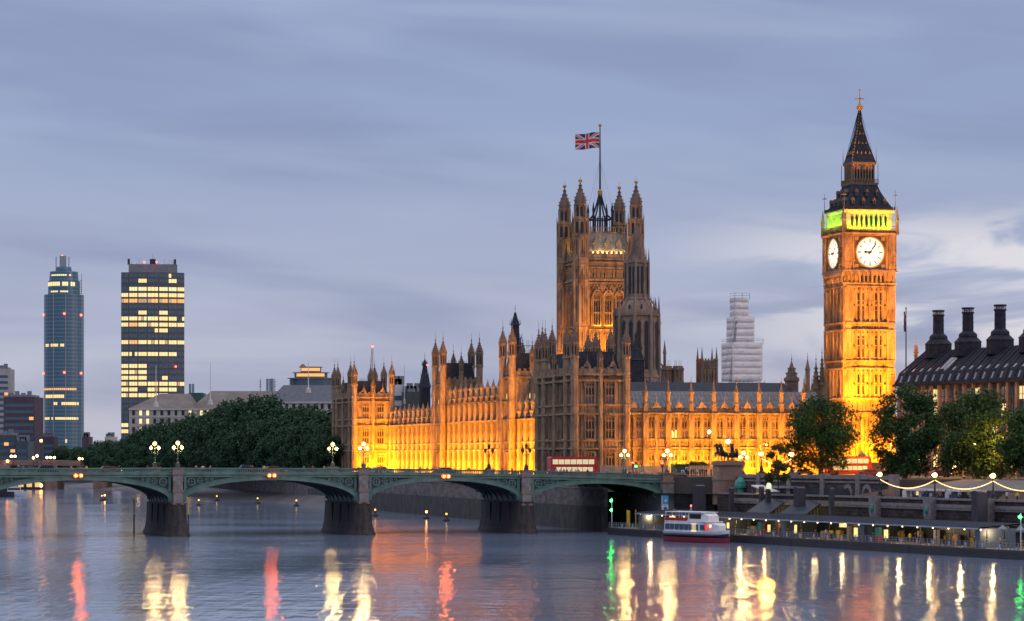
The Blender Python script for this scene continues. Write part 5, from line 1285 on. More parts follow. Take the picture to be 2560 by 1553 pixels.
# ------------------------------------------------------------------ distant bridge and its lamps
LY = 1330
lbr = thing('distant_bridge', 'far low bridge with a pale parapet seen over the green bridge', 'bridge', (wx(150, LY), LY, 0)); k = LY / F
def lx(px): return (px - 150) * k
m = MB()
for a, b in zip(range(-400, 396, 40), range(-360, 436, 40)):
    f = lambda p: 14.0 - 1.6 * max(0, (p - 100) / 300) ** 1.5
    b_ = min(b, 396)
    m.prism([(lx(a), f(a) - 2.6), (lx(b_), f(b_) - 2.6), (lx(b_), f(b_)), (lx(a), f(a))], 0, 18)
m.build('deck', pm('reddish_bridge_paint', (.24, .16, .13), (.15, .10, .09), .2, .6), lbr)
for px in (-270, -130, 10, 128, 250, 370): m = MB(); m.box(lx(px - 16), lx(px + 16), -1.5, 20, -2, 12); m.box(lx(px - 13), lx(px + 13), -1.6, -1, 5, 11); m.build('pier', PINKST, lbr)
m = MB()
for a, b in zip((-270, -130, 10, 128, 250), (-130, 10, 128, 250, 370)):
    for i in range(12):
        x0, x1 = lx(a) + (lx(b) - lx(a)) * i / 12, lx(a) + (lx(b) - lx(a)) * (i + 1) / 12
        z0, z1 = 5 + 6.3 * sin(pi * i / 12) ** .8, 5 + 6.3 * sin(pi * (i + 1) / 12) ** .8
        m.prism([(x0, z0), (x1, z1), (x1, z1 + .9), (x0, z0 + .9)], .5, 1.5)
m.build('arches', pm('dark_red_ironwork', (.10, .05, .045), rough=.6), lbr)
def twin(label, px, py, n, gm=LAMPF, Y=LY, single=False):
    r = thing('twin_lamp', label, 'street lamp', (wx(px, Y), Y - .3, 11.5), 0, 'lamps on the far bridge'); z = wz(py, Y)
    m = MB(); m.tube((0, 0, 11.5), (0, 0, z - .3), .16, .1, 5); w_ = .85 * (n - 1)
    if n > 1: m.box(-w_, w_, -.06, .06, z - .6, z - .45)
    m.build('post', BLACKI, r)
    for i in range(n): m = MB(); m.ball(((i - (n - 1) / 2) * 1.75, 0, z), .58, 8, 6); m.build('globe', gm, r)
for px, py, n, l in ((33, 1141, 2, 'pair of far globe lamps in front of the low glass building'), (127, 1144, 3, 'row of three far globe lamps below the glass tower'), (203, 1147, 2, 'pair of far globe lamps left of the parapet tree line'), (278, 1150, 2, 'pair of far globe lamps before the distant trees'), (346, 1154, 1, 'single far globe lamp left of the bright bridge standard'), (84, 1145, 1, 'far single lamp, lower of two near the brick block'), (93, 1140, 1, 'far single lamp, upper of two near the brick block')): twin(l, px, py, n)
twin('low orange far lamp at the left end of the far bridge', 19, 1153, 1, LAMPO); twin('tall mast lamp glowing orange between brick block and glass tower', 103, 1102, 1, LAMPO, 1300); twin('small yellow lamp under the far trees', 185, 1145, 1, LAMPO, 1360)

# ------------------------------------------------------------------ trees
def leaf_mesh(seed, cl, nleaf, size, mat):
    """crown of leaf-sized faces scattered through overlapping clumps (x, y, z, r)"""
    rn = np.random.RandomState(seed); cl = np.array(cl); wts = cl[:, 3] ** 2; wts = wts / wts.sum()
    idx = rn.choice(len(cl), nleaf, p=wts); d = rn.normal(size=(nleaf, 3)); d /= np.linalg.norm(d, axis=1)[:, None]
    rad = cl[idx, 3] * (rn.uniform(.25, 1, nleaf) ** .45) * (1 + .22 * rn.normal(size=nleaf))
    p = cl[idx, :3] + d * rad[:, None] * np.array([1, 1, .8])
    a = rn.normal(size=(nleaf, 3)); a /= np.linalg.norm(a, axis=1)[:, None]
    nrm = d * .8 + a * .9; nrm /= np.linalg.norm(nrm, axis=1)[:, None]
    u = np.cross(nrm, rn.normal(size=(nleaf, 3))); u /= np.linalg.norm(u, axis=1)[:, None]; v = np.cross(nrm, u)
    s = size * rn.uniform(.6, 1.3, nleaf)[:, None]
    vs = np.stack([p - u * s, p - v * s * .55, p + u * s, p + v * s * .55], 1).reshape(-1, 3)
    me = bpy.data.meshes.new('crown'); me.vertices.add(len(vs)); me.vertices.foreach_set('co', vs.ravel())
    me.loops.add(len(vs)); me.loops.foreach_set('vertex_index', np.arange(len(vs))); me.polygons.add(nleaf)
    me.polygons.foreach_set('loop_start', np.arange(nleaf) * 4); me.polygons.foreach_set('loop_total', np.full(nleaf, 4))
    me.materials.append(mat); me.update(calc_edges=True); return me
def crown_clumps(seed, w, h, z0, n):
    rn = random.Random(seed); out = []; w = w * 1.08
    while len(out) < n:
        x, y, t = rn.uniform(-1, 1), rn.uniform(-1, 1), rn.uniform(0, 1)
        an_ = atan2(y, x); lob = 1 + .10 * sin(2 * an_ + seed + 4 * t) + .13 * sin(3 * an_ + 2.3 * seed - 7 * t) - .05
        prof = (.78 + .3 * t / .42 * .75) if t < .42 else (1 - ((t - .42) / .62) ** 2) ** .6 if t < 1.0 else 0
        if x * x + y * y > (prof * lob) ** 2: continue
        if rn.random() < .55 and (x * x + y * y) < .25 * prof: continue
        r = w * rn.uniform(.075, .18)
        out.append((x * (w / 2 - r * .6), y * (w / 2 - r * .6), z0 + r * .6 + t * (h - r * 1.3), r))
    return out
def trunk_mesh(seed, z0, ztrunk, cl, r):
    rn = random.Random(seed); m = MB(); p0 = Vector((0, 0, z0)); p1 = Vector((rn.uniform(-.4, .4), rn.uniform(-.4, .4), ztrunk))
    m.tube(p0 - Vector((0, 0, .3)), p0 + (p1 - p0) * .12, r * 1.5, r * 1.05, 9); m.tube(p0 + (p1 - p0) * .12, p1, r * 1.05, r * .8, 9)
    for c in rn.sample(cl, min(11, len(cl))):
        q = Vector(c[:3]); mid = p1.lerp(q, .5) + Vector((rn.uniform(-.7, .7), rn.uniform(-.7, .7), .6)); st = p1 + Vector((0, 0, rn.uniform(-1.5, 0)))
        m.tube(st, mid, r * .5, r * .26, 6); m.tube(mid, q, r * .26, r * .06, 5)
    return m.mesh('trunk', BARK)
def tree(name, label, px, Y, zb, w, ztop_, zc, seed, mat=LEAF, nc=46, nl=15000, sz=.30, lean=0, group=None, tz=None, r=.45):
    t = thing(name, label, 'tree', (wx(px, Y), Y, zb), 0, group); cl = crown_clumps(seed, w, ztop_ - zc, zc, nc)
    cl = [(x + lean * (z - zc) / (ztop_ - zc), y, z, q) for x, y, z, q in cl]
    put(leaf_mesh(seed, cl, nl, sz, mat), 'crown', t); put(trunk_mesh(seed, zb, tz or zc + 2, cl, r), 'trunk', t); return t
RG = None
tree('plane_tree', 'full dark green tree standing before the foot of the clock tower', 2052, 605, 11.6, 17.6, 30.2, 12.4, 3, nc=66, nl=17500)
tree('plane_tree', 'tall narrow dark tree just right of the clock tower', 2262, 540, 11.6, 13.8, 30.6, 11.8, 11, nc=70, nl=17000)
tree('plane_tree', 'broad green tree in front of the dark-roofed office, right of the narrow tree', 2445, 530, 11.6, 16.4, 30.4, 11.4, 24, nc=74, nl=19500)
tree('plane_tree', 'tree cut off by the right edge of the view', 2572, 515, 11.6, 10.5, 25.5, 11.4, 31, nc=44, nl=12000)
tree('plane_tree', 'tree standing outside the right edge of the view', 2760, 490, 11.6, 15, 29, 11.6, 37, nc=60, nl=12000)
tree('young_tree', 'small yellowish tree beside the embankment lamp, left of the big tree', 1946, 536, 9.5, 5.6, 18.6, 10.4, 41, LEAFY, 24, 4200, .2, r=.12)
def bush(label, px, Y, w, z0, h, seed, mat=LEAF):
    t = thing('bush', label, 'bush', (wx(px, Y), Y, z0)); cl = crown_clumps(seed, w, h, z0, 22); put(leaf_mesh(seed, cl, 3500, .22, mat), 'foliage', t)
    m = MB(); m.tube((0, 0, z0 - .2), (0, 0, z0 + h * .5), .15, .05); m.build('stem', BARK, t)
bush('dark rounded bush behind the pale fence before the floodlit front', 1742, 625, 5.2, 11.6, 3.6, 51); bush('bright yellow-lit shrub left of the dark bush', 1702, 628, 3, 11.6, 2.6, 52, LEAFY)
for i_, (px, Y) in enumerate(((1360, 668), (1402, 664), (1440, 660))):
    bush(('low dark shrub on the river wall left under the right bridge arch', 'low dark shrub in the middle of the wall under the right bridge arch', 'low dark shrub beside the right arch haunch')[i_], px, Y, 4.5, 8.0, 2.2, 60 + i_, LEAFF)
# riverside wood: separate trees sharing a few crowns
protos = []
for i in range(4):
    cl = crown_clumps(70 + i, 17 + i, 19, 11, 44); cl2 = [(x, y, z - 8.2, q) for x, y, z, q in cl]
    protos.append((leaf_mesh(80 + i, cl2, 7500, .52, LEAFF), trunk_mesh(90 + i, 0, 7, cl2, .5)))
def ylerp(px, tab):
    for (a, b), (c, d) in zip(tab, tab[1:]):
        if a <= px <= c: return b + (d - b) * (px - a) / (c - a)
    return tab[0][1] if px < tab[0][0] else tab[-1][1]
tops = [(140, 1122), (165, 1112), (200, 1108), (235, 1094), (300, 1086), (370, 1062), (400, 1046), (450, 1036), (500, 1020), (560, 1006), (600, 986), (645, 975), (672, 978), (700, 1004), (760, 1002), (800, 1010), (840, 1012)]
deep = [(140, 1395), (300, 1230), (450, 1110), (640, 1010), (840, 935)]
def fartree(px, dy, dtop, label, grp, i):
    Y = ylerp(px, deep) + dy; t = thing('riverside_tree', label, 'tree', (wx(px, Y), Y, 8.2), random.Random(i).random() * 6, grp)
    me, tr = protos[i % 4]; sc = (wz(ylerp(px, tops) + dtop, Y) - 8.2) / 22.0
    put(me, 'crown', t, (0, 0, 8.2)); put(tr, 'trunk', t, (0, 0, 8.2)); t.scale = (max(.75, sc * .95),) * 2 + (sc,)
rn = random.Random(12); i = 0
for px in range(148, 838, 21):
    fartree(px + rn.uniform(-5, 5), 12, rn.uniform(-2, 9), 'dark tree at the back of the dense riverside wood', 'trees at the back of the riverside wood', i); i += 1
for px in range(262, 840, 26):
    fartree(px + rn.uniform(-6, 6), -14, rn.uniform(26, 48), 'dark lower tree at the front of the dense riverside wood', 'trees at the front of the riverside wood', i + 2); i += 1
for px in range(170, 840, 30):
    fartree(px + rn.uniform(-6, 6), -30, rn.uniform(58, 84), 'low dark tree along the garden wall under the riverside wood', 'low trees along the garden wall', i + 1); i += 1
fartree(645, -4, -3, 'tallest tree of the riverside wood, standing above its neighbours', None, 2); fartree(160, -8, 0, 'leftmost round dark tree at the foot of the glass tower', None, 1)

# ------------------------------------------------------------------ embankment: upper wall, river wall, lamps, festoons
wall_run('river_wall', 'long stone river wall with a pale coping behind the pier', [EW(6, 0), EW(420, 0)], 8.55, 4.7, 1.0, mat=WALLR)
m = MB(); rw = thing('wall_moulding', 'rounded granite moulding below the river wall coping', 'moulding', (EX, EY, 7), EA)
m.box(12, 300, -.32, .02, 6.9, 7.5); m.box(12, 300, -.2, .02, 6.5, 6.9); m.box(62, 300, -.75, .02, 4.2, 4.6); m.box(62, 300, -.95, .02, 3.2, 3.5); m.build('string_course', GRANITE, rw)
uw = thing('street_wall', 'grey masonry wall with arched doorways below the street', 'wall', (EX, EY, 0), EA)
m = MB(); m.box(8, 70, 3.2, 4.2, 5, 11.6); m.build('masonry', WALLB, uw)
m = MB(); m.box(7.8, 70.2, 3.0, 4.3, 11.6, 12.3); m.box(8, 70, 3.08, 3.2, 10.9, 11.2)
for x in (18.1, 30.7, 44, 57.5, 69.6): m.box(x - .7, x + .7, 2.85, 4.4, 5, 12.6)
m.build('parapet', GRANITE, uw)
m = MB()
for x in (53.5, 60.6 - 3.0 + 3):
    m.m = 0; m.prism([(x - 1.7, 6.6), (x + 1.7, 6.6), (x + 1.7, 9.4), (x + 1.0, 10.4), (x, 10.7), (x - 1.0, 10.4), (x - 1.7, 9.4)], 3.05, 3.2)
    m.m = 1; m.prism([(x - 1.15, 6.6), (x + 1.15, 6.6), (x + 1.15, 9.0), (x + .7, 9.7), (x, 10.0), (x - .7, 9.7), (x - 1.15, 9.0)], 3.0, 3.05)
m.build('doorway', [GRANITE, BLACKI], uw)
def globe_lamp(label, x, y, zb, zg, group='globe lamps along the embankment'):
    a, b = EW(x, y); r = thing('embankment_lamp', label, 'street lamp', (a, b, zb), EA, group)
    m = MB(); m.lathe(0, 0, [(zb, .75), (zb + .35, .7), (zb + .45, .42), (zb + .9, .38), (zb + 1.2, .28), (zb + 1.5, .16), (zg - 1, .1), (zg - .8, .2), (zg - .55, .1), (zg - .5, .22)], 8)
    for s in (-1, 1): m.path([(s * .45 * cos(u) , 0, zb + .6 + .42 * sin(u)) for u in [i_ * pi / 6 for i_ in range(7)]], .1)
    m.build('post', BLACKI, r); m = MB(); m.ball((0, 0, zg), .46, 12, 8); o = m.build('globe', LAMPE, r, smooth=True); m = MB(); m.ball((.15, -.42, zg), .2, 8, 5); q = put(m.mesh('hot_core', HOTCE), 'hot_core', o); q.location = (0, 0, 0)  # small core added outside the globe to carry the lamp's brightness
    m = MB(); m.lathe(0, 0, [(zg + .44, .2), (zg + .6, .12), (zg + .8, .02)], 6); q = put(m.mesh('crown_cap', BLACKI), 'crown_cap', o); q.location = (0, 0, 0); return (x, y, zg)
GL = [globe_lamp('globe lamp on the river wall left of the kiosks', 70, .4, 8.5, 12.6), globe_lamp('globe lamp on the river wall between the two kiosks', 88.9, .4, 8.5, 12.6), globe_lamp('globe lamp on the river wall right of the tall steel pile', 107.6, .4, 8.5, 12.6), globe_lamp('globe lamp just beyond the right edge', 126, .4, 8.5, 12.6)]
G2 = [globe_lamp('tall globe lamp on the street wall left of the small yellowish tree', 18.1, 3.7, 12.5, 16.4), globe_lamp('tall globe lamp on the street wall right of the small yellowish tree', 30.7, 3.7, 12.4, 16.3)]
BULBM = MB(); BULBM.ball((0, 0, 0), .09, 6, 4); BULBM = BULBM.mesh('bulb', BULB)
def festoon(label, A, B, sag, z0=-.75, group='festoon light strings', t0=0, t1=1):
    o = EW(A[0], A[1]); r = thing('festoon_lights', label, 'light string', (*o, A[2]), EA, group)
    pt = lambda t: ((B[0] - A[0]) * t, (B[1] - A[1]) * t, A[2] + (B[2] - A[2]) * t + z0 - sag * 4 * t * (1 - t))
    m = MB(); m.path([pt(t0 + (t1 - t0) * i_ / 16) for i_ in range(17)], .03, 4); m.build('cable', BLACKI, r)
    L_ = abs(B[0] - A[0]); n_ = int(L_ / .42)
    for i_ in range(int(n_ * t0), int(n_ * t1)): x, y, z = pt((i_ + .5) / n_); put(BULBM, 'bulb', r, (x, y, z - .12))
festoon('string of festoon bulbs above the left kiosk', GL[0], GL[1], 1.55); festoon('string of festoon bulbs above the right kiosk', GL[1], GL[2], 1.5); festoon('string of festoon bulbs running off the right edge', GL[2], GL[3], 1.6)
festoon('short festoon string falling left of the small yellowish tree', G2[0], (30.7, 3.7, 16.3), 1.0, group=None); 
# lion plaques on pedestals under the lamps
for i_, (x, y, z) in enumerate(GL[:3]):
    a, b = EW(x, -.3); r = thing('lamp_pedestal', ('stone pedestal with green lion mask under the leftmost river wall lamp', 'stone pedestal with green lion mask between the kiosks', 'stone pedestal with green lion mask right of the steel pile')[i_], 'pedestal', (a, b, 4), EA, 'pedestals with lion masks')
    m = MB(); m.rings([[(-w_, -d_, z_), (w_, -d_, z_), (w_, .3, z_), (-w_, .3, z_)] for z_, w_, d_ in ((3.4, .35, .25), (4.2, .9, .7), (5.4, 1.15, .95), (7.8, 1.2, 1.0), (8.7, 1.3, 1.1))]); m.build('stone_block', GRANITE, r)
    m = MB(); m.lathe(0, -1.05, [(5.7, .1), (6.0, .5), (6.5, .62), (7.0, .5), (7.3, .1)], 10, sy=.4); m.ball((0, -1.3, 6.4), .22, 6, 4)
    m.path([(.35 * cos(u), -1.35, 6.0 + .35 * sin(u)) for u in [q_ * pi / 5 for q_ in range(11)]], .06); m.build('lion_mask', TURQ, r)
# kiosks
def kiosk(label, x0, x1, y0, seed):
    a, b = EW(x0, y0); L_ = x1 - x0; r = thing('riverside_kiosk', label, 'kiosk', (a, b, 8.25), EA, 'kiosks on the embankment'); rn_ = random.Random(seed)
    m = MB(); m.box(0, L_, .2, 3.6, 8.25, 9.75); m.build('wall', pm('kiosk_panel', (.05, .06, .09), (.03, .035, .05), .8, .6) if 'kiosk_panel' not in MATS else MATS['kiosk_panel'], r)
    m = MB(); x = .2
    mats = [BLUEP, CREAM, GLASSB, PURPB, LITG, WHITEP]
    while x < L_ - .8:
        w_ = rn_.uniform(.7, 1.6); m.m = rn_.choice((0, 0, 1, 2, 3, 3, 5) if rn_.random() > .12 else (4,)); zz = rn_.uniform(.2, .9); m.box(x, min(L_ - .1, x + w_ * .85), .08, .19, 8.4 + zz * (m.m != 0) * .6, 9.6); x += w_
    m.build('counter_panels', mats, r)
    m = MB(); m.box(-.6, L_ + .5, -.7, -.5, 9.68, 10.1)
    for i_ in range(int(L_ / 2.5)): m.box(-.6 + i_ * 2.6, -.6 + i_ * 2.6 + 2.3, -.78, -.705, 9.72, 10.06)
    m.build('fascia_board', WHITEP, r)
    m = MB(); m.add([(-.6, -.5, 10.0), (L_ + .5, -.5, 10.0), (L_ + .5, 4.2, 10.0), (-.6, 4.2, 10.0), (L_ * .25, 1.8, 10.95), (L_ * .75, 1.8, 10.95)], [(0, 1, 5, 4), (1, 2, 5), (2, 3, 4, 5), (3, 0, 4), (3, 2, 1, 0)]); m.build('roof', TANROOF, r)
    m = MB(); m.box(-1.8, -.3, -.3, .6, 8.25, 9.7); m.build('cabinet', WHITEP, r); m = MB(); m.box(L_ * .6, L_ * .6 + .9, -.3, .07, 8.7, 9.4); m.build('air_conditioner', WHITEP, r)
kiosk('long riverside kiosk with blue panels left of the middle globe lamp', 75.5, 88, 3.2, 1); kiosk('riverside kiosk with dark panels next to the tall steel pile', 90, 101.5, 3.2, 2)
# railings, steps and small walls on the lower embankment
r = thing('iron_railing', 'black iron railing along the road behind the right globe lamp', 'railing', (*EW(103, 7), 8.25), EA)
m = MB()
for i_ in range(60): m.tube((i_ * .45, 0, 8.25), (i_ * .45, 0, 9.75), .05 if i_ % 5 else .11, .05 if i_ % 5 else .09, 4)
m.box(0, 27, -.05, .05, 9.4, 9.5); m.build('rails', BLACKI, r)
r = thing('paved_steps', 'low brown steps below the railing at the right edge', 'steps', (*EW(103, 3), 8.25), EA); m = MB()
for i_ in range(4): m.box(0, 27, 1 + i_ * .6, 3.4, 8.25 + i_ * .35, 8.6 + i_ * .35)
m.build('treads', PINKST, r)
r = thing('ramp_wall', 'sloping pinkish ramp wall left of the kiosks', 'wall', (*EW(60, 1.6), 8.2), EA); m = MB(); m.prism([(0, 8.2), (13, 8.2), (13, 10.2), (0, 8.7)], 0, .4); m.build('masonry', PINKST, r)

# ------------------------------------------------------------------ street furniture near the bridge end
r = thing('green_kiosk', 'dark green ticket hut beside the bridge stairs', 'kiosk', (wx(1705, 592), 592, 11.6), BA)
m = MB(); m.box(-1.6, 1.6, 0, 2.5, 11.6, 14.0); m.box(-1.75, 1.75, -.15, 2.6, 14.0, 14.25); m.build('wall', KGREEN, r)
m = MB(); m.box(-.2, .5, -.1, -.01, 12, 13.0); m.box(.75, 1.4, -.1, -.01, 12.8, 13.6); m.build('poster', WHITEP, r); m = MB(); m.box(0, .3, -.13, -.101, 12.2, 12.75); m.box(.9, 1.25, -.13, -.101, 13, 13.4); m.build('poster_print', BLACKI, r)
# pale picket fence on the far side of the road
r = thing('picket_fence', 'pale pointed fence in front of the floodlit palace front', 'fence', (wx(1500, 610), 610, 11.6), PA); m = MB()
for i_ in range(70): m.prism([(i_ * .42, 11.6), (i_ * .42 + .3, 11.6), (i_ * .42 + .3, 13.6), (i_ * .42 + .15, 14.0), (i_ * .42, 13.6)], 0, .08)
m.box(0, 29.5, .08, .16, 12.2, 12.35); m.box(0, 29.5, .08, .16, 13.1, 13.25); m.build('pales', pm('pale_fence_wood', (.42, .36, .30), (.33, .28, .23), 1), r)
# statue on its plinth
sx, sY = wx(1828, 566), 566
r = thing('chariot_statue', 'dark bronze group of a rearing horse pair, chariot and figure on a tall pale plinth', 'statue', (sx, sY, 6), BA)
m = MB(); m.box(-2.45, 2.45, 0, 4.2, 6, 14.1); m.box(-2.6, 2.6, -.15, 4.3, 11.0, 11.4); m.box(-2.9, 2.9, -.4, 4.6, 14.1, 14.35); m.box(-2.7, 2.7, -.25, 4.4, 14.35, 14.7); m.box(-2.5, 2.5, -.1, 4.2, 14.7, 15.0); m.box(-.1, .1, -.06, 0, 6, 11); m.box(.9, 1.8, -.04, 0, 7.4, 9.8)
m.build('plinth', PINKST, r)
def limb(m, pts, n=7):
    for (a, ra), (b, rb) in zip(pts, pts[1:]): m.tube(a, b, ra, rb, n); m.ball(b, rb * .98, 6, 4)
for q, yy in enumerate((1.0, 2.6)):
    m = MB(); ox, oz = -1.35 - .15 * q, 15.0
    limb(m, [((ox + .95, yy, oz + 1.25), .45), ((ox + .2, yy, oz + 1.45), .42), ((ox - .35, yy, oz + 2.0), .5), ((ox - .55, yy, oz + 2.8), .36), ((ox - .6, yy, oz + 3.3), .26)], 9)
    limb(m, [((ox - .55, yy, oz + 3.4), .26), ((ox - 1.0, yy, oz + 3.15), .2), ((ox - 1.3, yy, oz + 2.9), .14)])
    for s in (-.18, .18):
        limb(m, [((ox + 1.05, yy + s, oz + 1.1), .3), ((ox + 1.2, yy + s, oz + .7), .16), ((ox + 1.0, yy + s, oz + .35), .09), ((ox + 1.1, yy + s, oz), .11)])
        limb(m, [((ox - .4, yy + s, oz + 1.6), .2), ((ox - .95, yy + s, oz + 1.5 + s), .13), ((ox - 1.0, yy + s, oz + 1.0 + s), .09), ((ox - 1.25, yy + s, oz + .85 + s), .1)])
        m.tube((ox - .6, yy + s * .5, oz + 3.5), (ox - .6, yy + s * .6, oz + 3.85), .08, .01, 4)
    limb(m, [((ox + 1.3, yy, oz + 1.5), .1), ((ox + 1.65, yy, oz + 1.2), .12), ((ox + 1.75, yy, oz + .6), .04)])
    for k_ in range(5): m.tube((ox - .35 + .06 * k_, yy, oz + 3.1 - .3 * k_), (ox + .05, yy, oz + 2.9 - .3 * k_), .12, .03, 4)
    m.build('horse', BRONZE, r)
m = MB(); m.box(.45, 1.9, .9, 2.7, 15.6, 15.8); m.prism([(.4, 15.7), (.7, 16.9), (.9, 16.9), (.7, 15.7)], .9, 2.7); m.prism([(.6, 15.7), (1.8, 15.7), (1.8, 16.2), (.7, 16.8)], .85, .95); m.tube((-1, 1.8, 15.9), (.6, 1.8, 15.7), .07)
for yy in (.75, 2.85):
    for k_ in range(16):
        a, b = 2 * pi * k_ / 16, 2 * pi * (k_ + 1) / 16; m.tube((1.15 + .68 * cos(a), yy, 15.7 + .68 * sin(a)), (1.15 + .68 * cos(b), yy, 15.7 + .68 * sin(b)), .08, .08, 4)
        if k_ % 2: m.tube((1.15, yy, 15.7), (1.15 + .66 * cos(a), yy, 15.7 + .66 * sin(a)), .035, .035, 3)
m.build('chariot', BRONZE, r)
m = MB(); limb(m, [((1.05, 1.8, 15.6), .75), ((1.0, 1.8, 16.6), .52), ((.92, 1.8, 17.3), .42), ((.92, 1.8, 17.75), .38), ((.95, 1.8, 18.05), .14)], 9); m.ball((.93, 1.8, 18.3), .26, 8, 6); m.lathe(.95, 1.8, [(18.36, .2), (18.5, .17), (18.65, .04)], 7)
limb(m, [((.92, 1.55, 17.75), .2), ((.55, 1.3, 18.1), .1), ((.3, 1.2, 18.5), .07)]); limb(m, [((.92, 2.05, 17.75), .2), ((1.3, 2.3, 18.1), .1), ((1.45, 2.4, 18.55), .07)]); m.tube((.3, 1.2, 17.4), (.22, 1.2, 18.9), .035)
m.build('queen_figure', BRONZE, r)
for s, yy in ((1.9, 1.3), (2.0, 2.3)): m = MB(); limb(m, [((s, yy, 15.75), .3), ((s + .05, yy, 16.5), .24), ((s - .05, yy, 17.0), .2), ((s - .08, yy, 17.15), .09)]); m.ball((s - .1, yy, 17.35), .16, 7, 5); limb(m, [((s, yy - .2, 16.9), .1), ((s - .3, yy - .3, 16.6), .07)]); m.build('kneeling_figure', BRONZE, r)
# turquoise-domed booth, stone mass and awning under the statue
r = thing('domed_booth', 'turquoise domed booth below the street by the bridge stairs', 'kiosk', (*EW(11.5, 2.5), 5.5), EA)
m = MB(); m.lathe(0, 0, [(5.5, .8), (9.4, .8), (9.5, 1.25), (9.9, 1.3), (10.8, 1.15), (11.4, .7), (11.7, .12), (12.1, .05)], 8); m.build('shell', TURQ, r); m = MB(); m.box(-.5, .5, -.95, -.75, 6.0, 8.6); m.build('door', BLACKI, r)
r = thing('brown_retaining_wall', 'brown brick stair wall between the domed booth and the statue plinth', 'wall', (*EW(13, 3.3), 5), EA)
m = MB(); m.prism([(0, 5), (9, 5), (9, 8.3), (6.5, 11.0), (0, 11.4)], 0, 1.2); m.box(-1, 14, -.9, -.1, 7.2, 7.6); m.build('brickwork', pm('brown_brick', (.13, .075, .065), (.08, .05, .045), .6), r)
r = thing('cafe_awning', 'sloping white awning with a lit round sign under the street wall', 'awning', (*EW(21, -.2), 7.2), EA)
m = MB(); m.prism([(0, 10.2), (7.2, 9.0), (7.2, 8.85), (0, 9.95)], 0, 2.6); m.build('canopy', WHITEP, r); m = MB()
for x in (.3, 6.8): m.tube((x, .1, 6.6), (x, .1, 9.4), .07)
m.build('posts', STEEL, r); m = MB(); m.rings([[(7.4 + .85 * cos(2 * pi * q / 20), y_, 9.9 + .85 * sin(2 * pi * q / 20)) for q in range(20)] for y_ in (-.1, .15)]); m.build('round_sign', em('pale_sign_glow', (.8, .9, .55), .8), r)
m = MB(); m.box(.8, 2.2, .6, 1.0, 7.2, 8.6); m.box(3.6, 5.0, .6, 1.0, 7.2, 8.8); m.build('lit_counter', em('orange_counter_glow', (1, .35, .06), 1.6), r)
# gate lodge with dome finial before the clock tower
r = thing('gate_pier', 'stone gate pier with a domed cap at the foot of the clock tower', 'gate pier', (wx(2160, 630), 630, 11.6), PA)
m = MB(); m.box(-1.3, 1.3, 0, 2.5, 11.6, 14.6); m.box(-1.5, 1.5, -.2, 2.7, 14.6, 15.0); m.lathe(0, 1.2, [(15, 1.2), (15.5, 1.25), (16.3, .8), (16.7, .3), (17.3, .05)], 10); m.build('shaft', PINKST, r); m = MB(); m.box(1.3, 5.2, .6, 1.2, 11.6, 14.2); m.box(1.3, 5.4, .5, 1.3, 14.2, 14.5); m.build('side_wall', PINKST, r)
def signal(label, px, py, Y, red=True):
    zb = 11.6; z = wz(py, Y); r = thing('traffic_light', label, 'traffic light', (wx(px, Y), Y, zb), 0, 'traffic lights at the bridge end'); m = MB(); m.tube((0, 0, zb), (0, 0, z + .2), .09, .08, 6); m.build('post', BLACKI, r)
    m = MB(); m.box(-.22, .22, -.2, .1, z - .75, z + .5); m.build('housing', BLACKI, r); m = MB(); m.rings([[(.22 * cos(2 * pi * q / 12), y_, z + .2 - (0 if red else .65) + .22 * sin(2 * pi * q / 12)) for q in range(12)] for y_ in (-.3, -.2)]); m.build('lens', em('red_signal', (1, .05, .03), 14) if red and 'red_signal' not in MATS else MATS['red_signal'] if red else NAVG, r)
signal('red traffic light right of the left street wall lamp', 1930, 1160, 590); signal('red traffic light between tree and the right street wall lamp', 1977, 1162, 592); signal('red traffic light behind the abutment lamp', 1656, 1160, 607); signal('green traffic light by the pale fence', 1590, 1161, 606, False); signal('red traffic light near the far lamp by the bus', 1582, 1159, 607)
def road_lamp(label, px, py, Y, zb, gm, arm=0):
    z = wz(py, Y); r = thing('road_lamp', label, 'street lamp', (wx(px, Y), Y, zb), 0, 'single lamps along the road'); m = MB(); m.tube((0, 0, zb), (0, 0, z - .2), .12, .08, 6); m.build('post', BLACKI, r); m = MB(); m.ball((0, 0, z), .42, 10, 6); m.build('globe', gm, r)
road_lamp('single white globe lamp just left of the statue figure', 1820, 1104, 600, 11.6, LAMPW); road_lamp('white globe light hanging in front of a palace window', 1773, 1080, 630, 11.6, LAMPF)
for px, py, l in ((2385, 1168, 'small warm lamp under the broad green tree'), (2298, 1150, 'small warm lamp between the two tall trees'), (2530, 1180, 'small warm lamp under the rightmost tree')): road_lamp(l, px, py, 585, 11.6, LAMPF)

# ------------------------------------------------------------------ the pier pontoon
DA = atan2(-139, 59.2); DX, DY = 19.5, 562.0
def DW(x, y): return (DX + cos(DA) * x - sin(DA) * y, DY + sin(DA) * x + cos(DA) * y)
pt = thing('river_pier', 'long floating passenger pier with a low flat roof and dark hull', 'pier', (DX, DY, 0), DA); PLN = 158
m = MB()
for a, b in ((0, 52), (52.15, 77), (77.15, 117), (117.15, 149.5)): m.box(a, b, .0, 9, -.8, 1.35); m.box(a, b, -.12, .0, .9, 1.15); m.box(a, b, -.1, 0, .1, .25)
m.build('hull', HULL, pt)
m = MB(); m.box(.2, 149.3, .3, 8.8, 1.35, 1.42); m.build('deck', PAVE, pt)
m = MB(); x = .4
while x < 149: m.box(x - .07, x + .07, .1, .2, 1.4, 2.55); x += 1.1
for z in (1.75, 2.1, 2.5): m.box(.4, 149, .14, .19, z - .035, z + .035)
m.build('railing', STEEL, pt)
